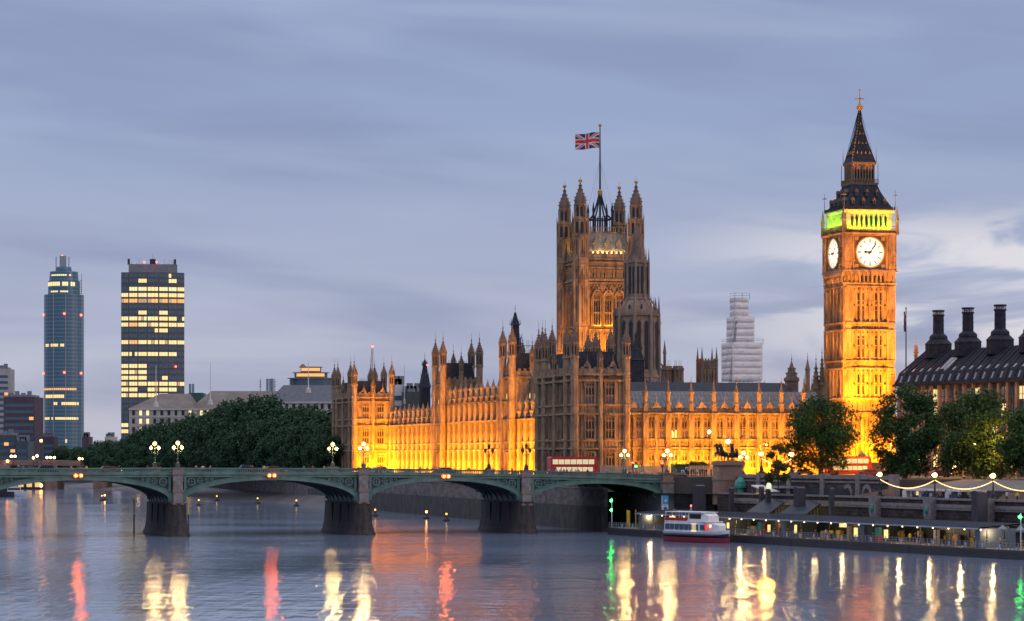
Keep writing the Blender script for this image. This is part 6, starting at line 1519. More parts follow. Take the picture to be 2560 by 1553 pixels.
m = MB(); R0, R1 = 12, 137
m.box(R0, R1, .4, .8, 4.45, 4.75); m.add([(R0, .8, 4.72), (R1, .8, 4.72), (R1, 8.6, 5.25), (R0, 8.6, 5.25)], [(0, 1, 2, 3)]); m.add([(R0, .8, 4.5), (R1, .8, 4.5), (R1, 8.6, 5.0), (R0, 8.6, 5.0)], [(3, 2, 1, 0)]); m.box(R0, R1, 8.5, 8.7, 4.9, 5.3)
for x in range(R0, R1, 2): m.tube((x, .8, 4.76), (x, 8.6, 5.29), .05, .05, 4)
m.build('roof', BLUEROOF, pt)
m = MB(); m.box(R0, R1, .32, .4, 4.38, 4.62); m.build('gutter', pm('pale_blue_trim', (.30, .38, .50), rough=.4), pt)
for i_, x in enumerate(range(R0 + 1, 150, 5)):
    m = MB()
    for q in range(8): m.m = q % 2; m.lathe(x, 1.5, [(1.42 + q * .22, .11), (1.42 + (q + 1) * .22, .11)], 8)
    m.m = 1; m.lathe(x, 1.5, [(1.42 + 8 * .22, .09), (4.6 if x < R1 else 4.2, .09)], 8); m.build('striped_post', [YELLOW, BLACKI], pt)
pm('blue_steel_cabin', (.10, .13, .18), rough=.5)
for x in (R0 + 1, 47, 72, 100, 136): m = MB(); m.box(x - .5, x + 1.0, .9, 7.5, 1.42, 4.5); m.build('cabin', MATS['blue_steel_cabin'], pt)
m = MB(); m.box(14, 135, 7.6, 7.8, 1.42, 4.9)
m.build('rear_screen', pm('dim_screen_glass', (.035, .045, .055), (.02, .027, .034), .5, .4), pt)
rn = random.Random(9)
for i_ in range(22): m = MB(); x = 16 + i_ * 5.4 + rn.uniform(-1, 1); m.m = rn.choice((0, 1, 2, 3, 4, 4)); w_ = rn.uniform(.8, 1.8); m.box(x, x + w_, 6.6, 7.2, 1.42, rn.uniform(2.6, 3.7)); m.build('waiting_room_panel', [CREAM, YELLOW, TURQ, REDP, WHITEP], pt)
pm('notice_blue_white', (.42, .50, .66), (.25, .33, .5), 4)
for i_ in range(30): m = MB(); x = 1.5 + i_ * 4.9; m.box(x, x + .42, .06, .11, 1.6, 2.3); m.build('rail_notice', MATS['notice_blue_white'], pt)
for x, w_ in ((62, 1.3), (104, 1.2)): m = MB(); m.box(x, x + w_, 1.2, 2.0, 1.42, 2.5); m.build('red_chest', REDP, pt); m = MB(); m.box(x, x + w_, 1.25, 1.9, 2.5, 3.9); m.build('turquoise_board', TURQ, pt)
em('yellow_sign_glow', (1, .75, .25), 1.1)
for b_ in ((26.2, 28.2, 1.0, 1.3, 3.7, 4.3), (92.4, 94.4, 1.0, 1.3, 3.7, 4.35), (97, 98, 1.2, 1.4, 2.2, 3.7), (107, 108, 1.2, 1.4, 2.2, 3.6), (50, 50.6, 1.2, 1.4, 2.4, 3.5), (66, 66.7, 1.2, 1.4, 2.2, 3.5), (76, 76.6, 1.2, 1.4, 2.2, 3.7)): m = MB(); m.box(*b_); m.build('lit_sign', MATS['yellow_sign_glow'], pt)
for i_ in range(27):
    x = R0 + 1.5 + i_ * 4.75; m = MB(); m.ball((x, 1.0, 4.3), .13, 6, 4); m.build('downlight', PIERL, pt)
    if i_ % 2 == 0: lamp('pier_downlight', 'POINT', (x + 1, 2.6, 3.8), 300, (1, .66, .3), pt, shadow_soft_size=.15)
m = MB()
for x in (142, 147): m.tube((x, 1.8, 1.4), (x, 1.8, 4.4), .1); m.cbox(x, 1.8, 4.4, .9, .5, .12); m.lathe(x, 1.8, [(4.5, .9), (5.2, .05)], 4)
m.build('canopy_posts', STEEL, pt)
m = MB(); m.box(2.6, 3.4, 3, 3.4, 1.4, 4.9); m.tube((9, 2, 1.4), (9, 2, 5.2), .1); m.tube((5, 2, 1.4), (5, 2, 5.1), .1); m.build('end_posts', YELLOW, pt)
# signal masts with green lights
for x, y, zs, lab in ((.9, .5, (6.9, 5.0), 'mast with two green lights at the left end of the pier'), (148.6, .8, (6.6,), 'mast with a green light at the right end of the pier')):
    a, b = DW(x, y); r = thing('signal_mast', lab, 'signal mast', (a, b, 1.4), DA, 'green signal masts on the pier'); m = MB(); m.tube((0, 0, 1.4), (0, 0, max(zs) + .6), .09, .06); m.box(-.05, .6, -.05, .05, max(zs) - .1, max(zs)); m.build('pole', WHITEP, r)
    for z in zs: m = MB(); m.ball((0, -.15, z), .27, 10, 6); m.build('lamp', NAVG, r)
# pier name banner on a pole
a, b = DW(13, 3); r = thing('banner_sign', 'tall blue and white banner sign on a pole by the bridge abutment', 'sign', (wx(1663, 556), 556, 1.4), .1)
m = MB(); m.tube((-.65, 0, 1.4), (-.65, 0, 8.0), .08); m.build('pole', WHITEP, r)
m = MB(); m.m = 0; m.box(-.58, .62, -.05, .05, 6.2, 8.0); m.m = 1; m.prism([(-.58, 4.9), (.1, 4.7), (.62, 5.1), (.62, 6.2), (-.58, 6.2)], -.05, .05); m.m = 2; m.rings([[(.02 + .33 * cos(2 * pi * q / 16), y_, 5.45 + .33 * sin(2 * pi * q / 16)) for q in range(16)] for y_ in (-.08, -.051)]); m.box(-.4, .42, -.1, -.081, 5.38, 5.52)
m.box(-.4, .4, -.08, -.051, 6.0, 6.06)
m.m = 1; m.prism([(-.1, 6.7), (.4, 6.9), (.2, 7.3), (-.1, 7.1)], -.08, -.051); m.build('banner', [pm('sky_blue_sign', (.05, .35, .62), rough=.5), WHITEP, BLUEP], r)
# mooring piles
for px, y0, w_, Y, lab in ((1748, 1212, 2.0, 565, 'dark stout pile beside the turquoise domed booth'), (1829, 1219, .8, 556, 'slim dark pile below the statue plinth'), (1904, 1216, .8, 545, 'left slim pile of the gangway gate'), (1920, 1222, .8, 540, 'right slim pile of the gangway gate'), (1999, 1217, 1.7, 525, 'broad dark pile right of the gangway roofs'), (2079, 1219, .8, 515, 'slim dark pile in front of the arched doorway'), (2449, 1227, 2.0, 468, 'tall broad steel pile beside the right kiosk')):
    r = thing('mooring_pile', lab, 'pile', (wx(px, Y), Y, 0), DA, 'dark mooring piles of the pier'); zt = wz(y0, Y); m = MB(); m.box(-w_ / 2, w_ / 2, -w_ / 2, w_ / 2, -3, zt - .5); m.prism([(-w_ / 2, zt - .5), (w_ / 2, zt - .5), (w_ / 2, zt - .25), (0, zt), (-w_ / 2, zt - .1)], -w_ / 2, w_ / 2); m.build('shaft', PILE, r); m = MB(); m.box(-w_ / 2 - .12, w_ / 2 + .12, -w_ / 2 - .12, w_ / 2 + .12, 3.5, 4.0); m.build('collar', DSTEEL, r)
# covered gangways down to the pier
def gangway(label, pa, pb, za, zb_, wd, Y0, Y1):
    A, B = Vector((wx(pa, Y0), Y0, za)), Vector((wx(pb, Y1), Y1, zb_)); d = (B - A); L_ = sqrt(d.x ** 2 + d.y ** 2); r = thing('covered_gangway', label, 'gangway', (A.x, A.y, za - 3), atan2(d.y, d.x), 'sloping covered gangways')
    g = (zb_ - za) / L_; zz = lambda x, o: za + g * x + o
    m = MB(); m.prism([(0, zz(0, 0)), (L_, zz(L_, 0)), (L_, zz(L_, .25)), (0, zz(0, .25))], 0, wd); m.build('roof', BLUEROOF, r)
    m = MB(); m.prism([(0, zz(0, -3)), (L_, zz(L_, -3)), (L_, zz(L_, -2.7)), (0, zz(0, -2.7))], .2, wd - .2)
    n = 8
    for i_ in range(n + 1):
        x = L_ * i_ / n
        for y in (.15, wd - .25): m.tube((x, y, zz(x, -2.9)), (x, y, zz(x, 0)), .07, .07, 4)
        if i_ < n: m.tube((x, .15, zz(x, -2.8)), (x + L_ / n, .15, zz(x + L_ / n, -1.6)), .05, .05, 4)
    m.prism([(0, zz(0, -1.7)), (L_, zz(L_, -1.7)), (L_, zz(L_, -1.6)), (0, zz(0, -1.6))], .1, .2); m.build('truss', pm('yellow_green_lit_truss', (.20, .22, .10), rough=.5) if 'yellow_green_lit_truss' not in MATS else MATS['yellow_green_lit_truss'], r)  # truss colour carries the yellow-green light on the railing
    for i_ in (2, 5): x = L_ * i_ / n; m = MB(); m.ball((x, wd / 2, zz(x, -.2)), .17, 6, 4); m.build('lamp', PIERL, r); lamp('gangway_light', 'POINT', (x, wd / 2, zz(x, -.9) - (za - 3)), 140, (1, .75, .35), r, shadow_soft_size=.15)
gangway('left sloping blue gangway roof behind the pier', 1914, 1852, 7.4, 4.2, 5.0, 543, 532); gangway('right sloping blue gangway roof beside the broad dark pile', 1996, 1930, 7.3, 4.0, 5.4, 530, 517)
r = thing('gate_canopy', 'flat grey canopy on the piles over the gangway heads', 'canopy', (wx(1955, 545), 545, 7), DA); m = MB(); m.box(-6.5, 6.5, 0, 5, 9.7, 10.0); m.box(-6.5, 6.5, -.1, 0, 9.6, 10.1); m.build('roof', STEEL, r)
m = MB(); m.box(8.4, 24, .5, 4, 8.2, 9.8); m.build('covered_passage', BLUEROOF, r)
m = MB(); m.box(-6, 6, 4.6, 4.9, 6.5, 9.7); m.build('back_wall', pm('brown_timber_wall', (.12, .085, .05), rough=.8), r)
for x in (-4, 3, 5.6): m = MB(); m.ball((x, 1.5, 9.3), .2, 6, 4); m.build('lamp', PIERL, r)
# ------------------------------------------------------------------ boats, buoys, markers
bx_ = wx(1748, 512)
bt = thing('cruise_boat', 'white passenger cruise boat with red bottom passing the pier', 'boat', (bx_, 512, 0), DA + pi * 0 + .16)
def hullring(x, w, z0, z1): return [(x, -w, z1), (x, -w * .92, (z0 + z1) / 2), (x, -w * .7, z0), (x, w * .7, z0), (x, w * .92, (z0 + z1) / 2), (x, w, z1)]
BL = 21; bt.scale = (.86, .9, 1)
def hull(z0a, z1a, name, mat, o=0):
    m = MB(); m.rings([hullring(x, w + o, z0a, z1a + up * (1 if z1a > 1.2 else 0)) for x, w, up in ((-BL / 2, 2.2, 0), (-8, 2.5, 0), (0, 2.6, 0), (5, 2.4, .05), (8, 1.7, .2), (10, .8, .4), (BL / 2 + .3, .12, .55))]); m.build(name, mat, bt)
hull(-.6, .95, 'lower_hull', MAROON); hull(.955, 1.25, 'rubbing_strake', HULL, .06); hull(1.255, 1.95, 'upper_hull', WHITEP)
m = MB(); m.rings([[(x, -w, z0), (x, w, z0), (x, w * .96, z1), (x, -w * .96, z1)] for x, w, z0, z1 in ((-9.8, 2.15, 1.95, 3.7), (-7, 2.3, 1.95, 3.75), (3, 2.25, 1.95, 3.75), (7, 1.6, 2.0, 3.6), (8.4, .9, 2.1, 3.2))]); m.build('saloon', WHITEP, bt)
for i_ in range(7):
    for y_ in (-2.36, 2.2): x = -9.2 + i_ * 1.75; m = MB(); m.box(x, x + 1.45, y_, y_ + .16, 2.3, 3.35); m.build('saloon_window', GLASSB, bt)
m = MB(); m.box(3.4, 5.0, -2.2, -1.9, 2.35, 3.3); m.build('saloon_window', GLASSB, bt)
m = MB(); m.box(-9.6, 5.6, -2.2, 2.2, 3.75, 3.9); m.rings([[(x, -w, z0), (x, w, z0), (x, w * .9, z1), (x, -w * .9, z1)] for x, w, z0, z1 in ((-1.5, 1.9, 3.9, 5.5), (3.5, 1.9, 3.9, 5.5), (5.2, 1.4, 3.9, 4.9))]); m.box(-9.6, 3.9, -2.1, 2.1, 5.5, 5.65)
for x in (-9.4, -7, -4.4, -2): m.tube((x, -2.05, 3.9), (x, -2.05, 5.5), .06); m.tube((x, 2.05, 3.9), (x, 2.05, 5.5), .06)
m.build('upper_deck', WHITEP, bt)
m = MB(); m.box(-.9, 3.2, -1.86, -1.78, 4.35, 5.25); m.add([(3.65, -1.55, 4.3), (3.65, 1.55, 4.3), (3.56, 1.5, 5.2), (3.56, -1.5, 5.2)], [(0, 1, 2, 3)]); m.build('wheelhouse_windows', GLASSD, bt)
m = MB(); m.box(-9.6, -1.6, -2.16, -2.1, 3.95, 4.5); m.build('red_canvas_dodger', REDP, bt); m = MB(); m.box(.4, 2.2, -2.36, -2.27, 2.0, 3.5); m.build('lit_doorway', em('boat_door_glow', (1, .72, .42), .75), bt)
m = MB(); m.rings([[(5.6 + .62 * cos(2 * pi * q / 16), y_, 2.85 + .62 * sin(2 * pi * q / 16)) for q in range(16)] for y_ in (-2.12, -1.95)]); m.build('red_emblem', em('red_emblem_light', (.9, .08, .06), .55), bt)
m = MB(); m.tube((-3, 0, 5.6), (-3, 0, 6.6), .07); m.build('mast', WHITEP, bt); m = MB(); m.ball((-3, 0, 6.7), .2, 6, 4); m.build('mast_light', REDL, bt); m = MB(); m.ball((6.4, -1.7, 3.1), .16, 6, 4); m.build('side_lamp', LAMPF, bt)
for px, Y, l, dk in ((40, 1090, 'small white cabin boat moored beyond the leftmost arch', False), (6, 1080, 'dark low barge moored at the far left', True)):
    r = thing('moored_boat', l, 'boat', (wx(px, Y), Y, 0), .1); m = MB(); m.rings([hullring(x, w, -.4, 2.0) for x, w in ((-4.2, 1.3), (0, 1.6), (3, 1.1), (4.6, .1))]); m.build('hull', HULL if dk else WHITEP, r)
    m = MB(); m.box(-3.2, 1.8, -1.2, 1.2, 2, 3.6); m.box(-2.5, .4, -1, 1, 3.6, 4.6) if not dk else None; m.build('cabin', HULL if dk else WHITEP, r); m = MB(); m.box(-3, 1.6, -1.26, -1.2, 2.6, 3.3); m.build('cabin_window', GLASSD, r)
r = thing('far_wharf', 'small far wharf with warm lit openings beside the far bridge pier', 'wharf', (wx(80, 1310), 1310, 0)); m = MB(); m.box(-8, 5.5, 0, 4, 6.0, 6.6); m.box(-8, 5.5, 3.5, 4, 0, 6)
for x in (-8, -4, 0, 4): m.box(x, x + .5, 0, .5, -1, 6)
m.build('frame', HULL, r); m = MB()
for x in (-7.2, -3.2, .8): m.box(x, x + 2.8, 3.3, 3.45, 1.2, 5.2)
m.build('lit_bay', em('wharf_glow', (1, .62, .25), .65), r); m = MB(); m.ball((4.4, -.6, 2.0), .75, 8, 6); m.build('lamp', LAMPO, r)
bl = ['yellow light buoy beyond the leftmost arch', 'yellow light buoy nearest the left bridge pier', 'yellow light buoy before the mud bank', 'yellow light buoy in the middle of the second arch', 'yellow light buoy off the pale river wall under the second arch', 'yellow light buoy beside the middle pier base', 'yellow light buoy in the orange reflection under the third arch', 'yellow light buoy nearest the right-hand pier base', 'orange light buoy with a small float under the leftmost arch']
for (px, py), l in zip(((255, 1246), (497, 1258), (542, 1247), (644, 1253), (741, 1259), (938, 1285), (1066, 1291), (1116, 1297), (262, 1244)), bl):
    Y = min(1000, H * F / (py + 6 - YH)); r = thing('light_buoy', l, 'buoy', (wx(px, Y), Y, 0), 0, 'yellow light buoys'); m = MB(); m.lathe(0, 0, [(-.4, .5), (.2, .75), (.5, .7), (.6, .3), (1.5, .12)], 10); m.box(-1.1, 1.1, -.2, .2, .1, .25); m.build('float', DSTEEL, r); m = MB(); m.ball((0, 0, 1.75), .26, 8, 5); m.build('lantern', LAMPO if 'orange' in l else em('yellow_buoy_glow', (1, .5, .04), 3) if 'yellow_buoy_glow' not in MATS else MATS['yellow_buoy_glow'], r)
for px, y0, Y, l in ((335, 1246, 575, 'yellow topped marker post left of the leftmost pier'), (471, 1243, 543, 'yellow topped marker post right of the leftmost pier')):
    z = wz(y0, Y); r = thing('marker_post', l, 'marker post', (wx(px, Y), Y, 0), 0, 'yellow marker posts at the pier'); m = MB(); m.tube((0, 0, -2), (0, 0, z - 3.4), .16, .15, 8); m.build('lower_post', DSTEEL, r); m = MB(); m.tube((0, 0, z - 3.4), (0, 0, z - .4), .15, .15, 8)
    for s in (-1, 1): m.tube((-s * .42, 0, z - .75), (s * .42, 0, z), .09, .09, 5)
    m.build('cross_topmark', YELLOW, r)

# ------------------------------------------------------------------ buses and cars
def bus(label, px, Y, zb, rz):
    r = thing('double_decker_bus', label, 'bus', (wx(px, Y), Y, zb), rz, 'red double-decker buses'); L_, w_ = 10.6, 2.5
    m = MB(); prof = [(-L_ / 2, zb + .35), (L_ / 2 - .1, zb + .35), (L_ / 2, zb + 1.0), (L_ / 2 - .05, zb + 2.3), (L_ / 2 - .35, zb + 4.1), (L_ / 2 - .6, zb + 4.35), (-L_ / 2 + .25, zb + 4.35), (-L_ / 2, zb + 4.1)]
    m.prism(prof, -w_ / 2, w_ / 2); o = m.build('body', REDP, r)
    for z0, z1, x0, x1 in ((zb + 2.75, zb + 3.75, -L_ / 2 + .4, L_ / 2 - .9), (zb + 1.25, zb + 2.15, -L_ / 2 + 1.2, L_ / 2 - 1.2)):
        n = 7
        for i_ in range(2 * n): j_ = i_ // 2; y_ = w_ / 2 * (1 if i_ % 2 else -1); a, b = x0 + (x1 - x0) * j_ / n + .06, x0 + (x1 - x0) * (j_ + 1) / n - .06; m = MB(); m.box(a, b, y_ - .02, y_ + .02, z0, z1); m.build('lit_window', em('bus_window_glow', (1, .78, .45), .38) if 'bus_window_glow' not in MATS else MATS['bus_window_glow'], r)
    m = MB(); m.add([(L_ / 2 + .01, -1.1, zb + 1.2), (L_ / 2 + .01, 1.1, zb + 1.2), (L_ / 2 - .03, 1.1, zb + 2.2), (L_ / 2 - .03, -1.1, zb + 2.2)], [(0, 1, 2, 3)]); m.add([(L_ / 2 - .1, -1.1, zb + 2.8), (L_ / 2 - .1, 1.1, zb + 2.8), (L_ / 2 - .28, 1.1, zb + 3.8), (L_ / 2 - .28, -1.1, zb + 3.8)], [(0, 1, 2, 3)]); m.build('windscreen', GLASSD, r)
    for x in (-3.2, 3.4):
        for y in (-w_ / 2 - .02, w_ / 2 - .26): m = MB(); m.rings([[(x + .5 * cos(2 * pi * q / 14), y + yy, zb + .5 + .5 * sin(2 * pi * q / 14)) for q in range(14)] for yy in (0, .28)]); m.build('wheel', BLACKI, r)
    for y in (-.9, .9): m = MB(); m.ball((L_ / 2, y, zb + .85), .17, 8, 5); m.build('headlight', LAMPF, r); m = MB(); m.box(-L_ / 2 - .04, -L_ / 2, y - .12, y + .12, zb + .9, zb + 1.3); m.build('tail_light', REDL, r)
a, b = BW(-16.5, 7)
bus('red double-decker bus crossing the right end of the bridge', 1432, 582, 11.5, BA); bus('red double-decker bus half hidden by the big tree before the clock tower', 2120, 612, 11.62, PA)
carm = {}
def car(label, loc, rz, col, cname, taxi=False):
    z = loc[2]; r = thing('parked_car' if False else 'car', label, 'car', loc, rz); h = 1.75 if taxi else 1.5
    m = MB(); m.rings([[(-2.2, y, z + .35), (2.2, y, z + .35), (2.25, y, z + .75), (1.4, y, z + .95), (.85, y * .86, z + h), (-1.3, y * .86, z + h), (-2.0, y, z + .98), (-2.25, y, z + .85)] for y in (-.88, .88)]); m.build('body', carm.setdefault(cname, pm(cname, col, rough=.3)), r)
    m = MB(); 
    for s in (-1, 1): m.add([(-1.7, s * .885, z + 1.0), (1.2, s * .885, z + 1.0), (.78, s * .79, z + h - .08), (-1.25, s * .79, z + h - .08)], [(0, 1, 2, 3)])
    m.build('side_windows', GLASSD, r)
    for x in (-1.4, 1.4):
        for y in (-.9, .7): m = MB(); m.rings([[(x + .33 * cos(2 * pi * q / 12), y + yy, z + .33 + .33 * sin(2 * pi * q / 12)) for q in range(12)] for yy in (0, .2)]); m.build('wheel', BLACKI, r)
    for y in (-.62, .62): m = MB(); m.ball((2.2, y, z + .7), .12, 6, 4); m.build('headlight', LAMPF, r)
for x, y, col, cn, taxi, l in ((-88, 6, (.02, .02, .025), 'black_car_paint', True, 'black taxi on the bridge before the riverside wood'), (-82, 9, (.25, .02, .02), 'red_car_paint', False, 'dark red car on the bridge beside the black taxi'), (-60, 7, (.5, .45, .42), 'silver_car_paint', False, 'silver car on the bridge in front of the lit pavilion'), (-116, 7, (.3, .05, .04), 'maroon_car_paint', False, 'maroon car on the bridge left of the leftmost pier lamp'), (-128, 10, (.02, .02, .025), 'black_car_paint', True, 'black taxi on the bridge at the far left'), (-45, 11, (.03, .05, .1), 'navy_car_paint', False, 'navy car on the bridge before the floodlit buttresses')):
    a, b = BW(x, y); car(l, (a, b, ztop(x) - 1.12), BA, col, cn, taxi)
for px, Y, l, cn, col in ((2175, 600, 'red car passing the foot of the clock tower', 'red_car_paint', None), (2230, 585, 'dark car under the narrow tree', 'black_car_paint', None), (2350, 560, 'red car on the road behind the left kiosk', 'red_car_paint', None), (2010, 612, 'silver car behind the big tree trunk', 'silver_car_paint', None)): car(l, (wx(px, Y), Y, 11.62), PA, (.3, .02, .02), cn)

# ------------------------------------------------------------------ people
def person_mesh(pose, seed):
    rn_ = random.Random(seed); st = .16 + .1 * (pose in (1, 3))
    V, E, R = [], [], []
    def v(p, r, par=None):
        V.append(p); R.append(r); 
        if par is not None: E.append((par, len(V) - 1))
        return len(V) - 1
    pel = v((0, 0, .95), .15); sp_ = v((0, .01, 1.15), .14, pel); ch = v((0, 0, 1.36), .16, sp_); nk = v((0, 0, 1.52), .06, ch); hd = v((0, -.02, 1.62), .09, nk); tp = v((0, -.01, 1.72), .085, hd)
    for s in (-1, 1):
        f = (s * st if pose in (1, 3) else 0)
        h_ = v((s * .1, 0, .88), .1, pel); kn = v((s * .1, -f * .6 - .01, .5), .075, h_); an = v((s * .1, -f + .02, .1), .05, kn); v((s * .11, -f - .12, .04), .045, an)
        sh = v((s * .19, 0, 1.42), .065, ch)
        if pose == 2 and s == 1: el = v((s * .27, -.12, 1.25), .048, sh); wr = v((s * .12, -.3, 1.48), .035, el); v((s * .08, -.34, 1.54), .04, wr)
        elif pose == 4: el = v((s * .28, -.05, 1.18), .048, sh); wr = v((s * .12, -.24, 1.12), .035, el); v((s * .05, -.28, 1.14), .04, wr)
        else: el = v((s * .25, f * .5 + .02, 1.15), .048, sh); wr = v((s * .25, f * .9 - .08, .92), .035, el); v((s * .25, f - .1, .84), .042, wr)
    me = bpy.data.meshes.new('skel'); me.from_pydata(V, E, []); o = bpy.data.objects.new('skel', me); COL.objects.link(o)
    md = o.modifiers.new('skin', 'SKIN'); sub = o.modifiers.new('sub', 'SUBSURF'); sub.levels = 1; sub.render_levels = 1
    for i_, r_ in enumerate(R): me.skin_vertices[0].data[i_].radius = (r_, r_ * (.75 if i_ in (1, 2) else 1))
    me.skin_vertices[0].data[0].use_root = True
    dg = bpy.context.evaluated_depsgraph_get(); out = bpy.data.meshes.new_from_object(o.evaluated_get(dg)); bpy.data.objects.remove(o); return out
SKIN = pm('skin', (.42, .26, .19), rough=.6); HAIR = pm('dark_hair', (.03, .02, .015), rough=.7); TRS = pm('dark_trousers', (.03, .03, .045), rough=.9)
cloth = {'red': (.45, .04, .04), 'white': (.6, .58, .56), 'dark': (.03, .03, .035), 'blue': (.06, .12, .35), 'yellow': (.6, .6, .05), 'grey': (.2, .2, .22), 'pink': (.5, .2, .22)}
CM = {k_: pm(k_ + '_clothing', v_, rough=.85) for k_, v_ in cloth.items()}
PMX = {}
def pmesh(pose, col):
    if (pose, col) in PMX: return PMX[(pose, col)]
    me = (BASEP.setdefault(pose, person_mesh(pose, pose))).copy(); me.name = 'person'
    for mt in (CM[col], TRS, SKIN, HAIR): me.materials.append(mt)
    for p in me.polygons:
        c = p.center
        p.material_index = 1 if c.z < .93 and abs(c.x) < .2 else (3 if c.z > 1.68 or (c.z > 1.58 and c.y > .02) else (2 if c.z > 1.5 or (abs(c.x) > .2 and c.z < 1.0) or (pose in (2, 4) and c.y < -.2) else 0))
        p.use_smooth = True
    PMX[(pose, col)] = me; return me
BASEP = {}
def person(x, y, z, rz, pose, col, label, group=None):
    o = put(pmesh(pose, col), 'person'); o.location = (x, y, z); o.rotation_euler = (0, 0, rz); tag(o, label, 'person', group)
rn = random.Random(33); cols_ = list(cloth)
zones = [(-146, -108, 8, 'left of the pier lamps'), (-100, -69, 13, 'before the trees'), (-63, -33, 17, 'before the floodlit wing'), (-29, -2, 26, 'near the red bus')]
pose_t = {0: 'standing', 1: 'walking', 2: 'raising a hand', 3: 'striding', 4: 'holding a phone'}
for a, b, n, where in zones:
    for i_ in range(n):
        x = rn.uniform(a, b); y = rn.uniform(.7, 3.2); col = rn.choice(cols_); pose = rn.choice((0, 1, 2, 3, 4, 1)); X_, Y_ = BW(x, y)
        person(X_, Y_, ztop(x) - 1.125, BA + rn.choice((pi / 2, -pi / 2, 0, pi)), pose, col, f'person in {col} top {pose_t[pose]} on the bridge {where}', f'{col}-topped people {pose_t[pose]} on the bridge {where}')
for i_ in range(13):
    px = (1716, 1722, 1728, 1733, 1738, 1743, 1756, 1761, 1766, 1778, 1690, 1700, 1750)[i_]; Y_ = rn.uniform(588, 596); col = ('dark', 'grey', 'dark', 'dark', 'grey', 'white', 'dark', 'red', 'dark', 'dark', 'pink', 'white', 'blue')[i_]; pose = rn.choice((0, 1, 4, 0))
    person(wx(px, Y_), Y_, 11.62, rn.uniform(0, 6), pose, col, f'person in {col} top {pose_t[pose]} between green hut and statue', f'{col}-topped people {pose_t[pose]} by the statue')
for i_ in range(30):
    x = rn.uniform(14, 146); y = rn.uniform(1.8, 5.5); col = rn.choice(cols_); pose = rn.choice((0, 1, 4)); X_, Y_ = DW(x, y); person(X_, Y_, 1.425, rn.uniform(0, 6), pose, col, f'person in {col} top {pose_t[pose]} on the floating pier', f'{col}-topped people {pose_t[pose]} on the pier')

for i_ in range(16):
    x = rn.uniform(74, 118); y = rn.uniform(1.3, 2.6); col = rn.choice(cols_); pose = rn.choice((0, 1, 4)); X_, Y_ = EW(x, y); person(X_, Y_, 8.25, rn.uniform(0, 6), pose, col, f'person in {col} top {pose_t[pose]} behind the river wall by the kiosks', f'{col}-topped people {pose_t[pose]} by the kiosks')
# ------------------------------------------------------------------ flood lighting (lamps stand on the terrace, the street and the roofs)
def strip(name, root, x, y, z, lx_, ly_, energy, d, col=SOD):
    """long floodlight trough: loc in the thing's own axes, aimed along d"""
    l = bpy.data.lights.new(name, 'AREA'); l.shape = 'RECTANGLE'; l.size = lx_; l.size_y = ly_; l.energy = energy; l.color = col
    o = bpy.data.objects.new(name, l); COL.objects.link(o); o.parent = root; o.location = (x, y, z - BASE[root.name])
    dz = -Vector(d).normalized(); ax = Vector((1, 0, 0)) if abs(d[0]) < .7 and abs(d[1]) >= abs(d[0]) else Vector((0, 1, 0))
    xa = (ax - dz * ax.dot(dz)).normalized(); ya = dz.cross(xa); o.rotation_euler = Matrix((xa, ya, dz)).transposed().to_euler(); return o
def root_of(label_part):
    for o in COL.objects:
        if o.parent is None and label_part in str(o.get('label', '')): return o
wA, wB, wC = root_of('lower floodlit river wing'), root_of('tall central river wing'), root_of('river wing nearest the bridge')
rn = random.Random(5)
for rt, Ln in ((wA, 73), (wB, 71), (wC, 64)):
    n = max(2, round(Ln / 6.35))
    for i_ in range(n): strip('terrace_floodlight', rt, -2.9 - .5 * rn.random(), (i_ + .5) * Ln / n + rn.uniform(-1, 1), 9.4, 1.6, .5, 32000 / n * rn.uniform(.45, 1.6), (.5, 0, 1))
    strip('terrace_floodlight', rt, -7.6, Ln / 2, 9.4, Ln - 3, .5, 66000, (.66, 0, 1))
strip('pavilion_floodlight', psd, 6.5, -8, 9.6, 9, .5, 7500, (0, .62, 1)); strip('pavilion_floodlight', psd, 7.5, -14, 9.6, 7, .6, 15000, (0, .8, 1))
for i_, b_ in enumerate(bs):
    if b_ < 14: continue
    strip('street_floodlight', nr, b_ - 2.8 + rn.uniform(-.6, .6), -2.6, 12, 1.2, .4, 1500 * rn.uniform(.5, 1.5), (0, .5, 1))
strip('street_floodlight', nr, 34, -5, 12, 34, .4, 6500, (0, .8, 1)); strip('street_floodlight', nr, 25, -10, 12, 44, .4, 28000, (0, .75, 1))
BBC = (1, .31, .001)
strip('tower_floodlight', bb, cc, -6, 12.2, 10, .6, 9000, (0, .32, 1), BBC); strip('tower_floodlight', bb, cc, -3, 12.2, 10, .6, 2000, (0, .45, 1), BBC); strip('tower_floodlight', bb, -7, cc, 12.2, 10, .6, 6000, (.32, 0, 1), BBC)
def spot(name, root, p, t, e, ang, col=SOD, r=.5, blend=.5):
    l = bpy.data.lights.new(name, 'SPOT'); l.energy = e; l.color = col; l.spot_size = radians(ang); l.spot_blend = blend; l.shadow_soft_size = r
    o = bpy.data.objects.new(name, l); COL.objects.link(o); o.parent = root; z0 = BASE[root.name]; p = Vector(p) - Vector((0, 0, z0)); t = Vector(t) - Vector((0, 0, z0)); o.location = p; o.rotation_euler = (t - p).to_track_quat('-Z', 'Y').to_euler(); return o
spot('tower_spot', bb, (-2, -25, 13), (cc - 2, 0, 46), 800000, 46, BBC); spot('tower_spot', bb, (8, -22, 13), (cc + 2, 0, 20), 260000, 60, BBC); spot('tower_spot', bb, (14, -25, 13), (cc + 2, 0, 52), 1500000, 40, BBC); spot('tower_spot', bb, (-40, cc + 2, 26), (0, cc, 44), 2000000, 44, BBC); spot('tower_spot', bb, (cc + 1, -26, 13), (cc, 0, 62), 950000, 26, BBC)
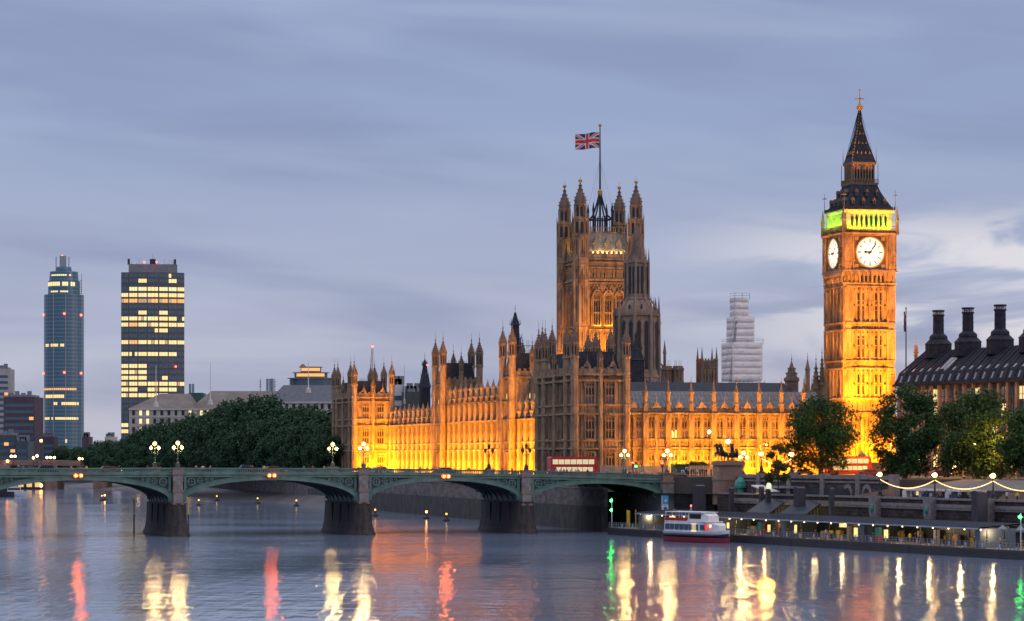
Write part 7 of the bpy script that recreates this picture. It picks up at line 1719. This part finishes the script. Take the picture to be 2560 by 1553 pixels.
strip('belfry_floodlight', bb, cc - 3.2, -.45, 69.35, 3.6, .25, 620, (0, .5, 1), (.80, .95, .01)); strip('belfry_floodlight', bb, cc + 3.8, -.45, 69.35, 2.6, .25, 480, (0, .5, 1), (.80, .95, .01)); strip('belfry_floodlight', bb, cc + 1.0, -.45, 69.35, 3.2, .25, 480, (0, .5, 1), (.35, 1, .01))
strip('belfry_floodlight', bb, -.45, cc, 69.35, 10, .25, 1400, (.5, 0, 1), (.38, 1, .01))
spot('square_tower_spot', vt, (9, -22, 38), (9.5, 0, 62), 120000, 60); strip('square_tower_floodlight', vt, 9.5, -5, 40, 16, .6, 15000, (0, .42, 1)); strip('square_tower_floodlight', vt, -6, 9.5, 40, 16, .6, 11000, (.4, 0, 1))
strip('roof_flood', vt, 9.5, .72, 82.3, 11, .15, 700, (0, .35, 1), (1, .66, .25)); strip('roof_flood', vt, .72, 9.5, 82.3, 11, .15, 700, (.35, 0, 1), (1, .55, .12))
for c in (5.6, 9.45, 13.3): strip('alcove_flood', vt, c, -.62, 58.5, 2.6, .2, 300, (0, .3, 1))
lamp('roof_glow', 'POINT', (0, -1.2, 3.2), 6000, (1, .5, .12), root_of('glaring white floodlights'), shadow_soft_size=.4)
# street glow at the right, under the trees (sodium road lanterns)
for px, Y, l in ((2500, 520, 'tall orange road lantern under the rightmost trees'), (2345, 590, 'tall orange road lantern between narrow tree and broad tree'), (2420, 565, 'tall orange road lantern behind the broad green tree'), (2225, 600, 'tall orange road lantern beside the clock tower foot'), (1900, 612, 'tall orange road lantern left of the small yellowish tree')):
    x = wx(px, Y); r = thing('road_lantern', l, 'street lamp', (x, Y, 11.6), 0, 'tall road lanterns'); m = MB(); m.tube((0, 0, 11.6), (0, 0, 18.6), .13, .08, 6); m.tube((0, 0, 18.5), (1.3, 0, 18.8), .07, .06, 5); m.build('post', BLACKI, r); m = MB(); m.box(1.0, 1.8, -.2, .2, 18.6, 18.8); m.build('hood', STEEL, r)
    m = MB(); m.ball((1.4, 0, 18.55), .2, 8, 5); m.build('lamp', LAMPO, r); lamp('road_light', 'POINT', (1.4, 0, 6.6), 7000, (1, .42, .05), r, shadow_soft_size=.25)
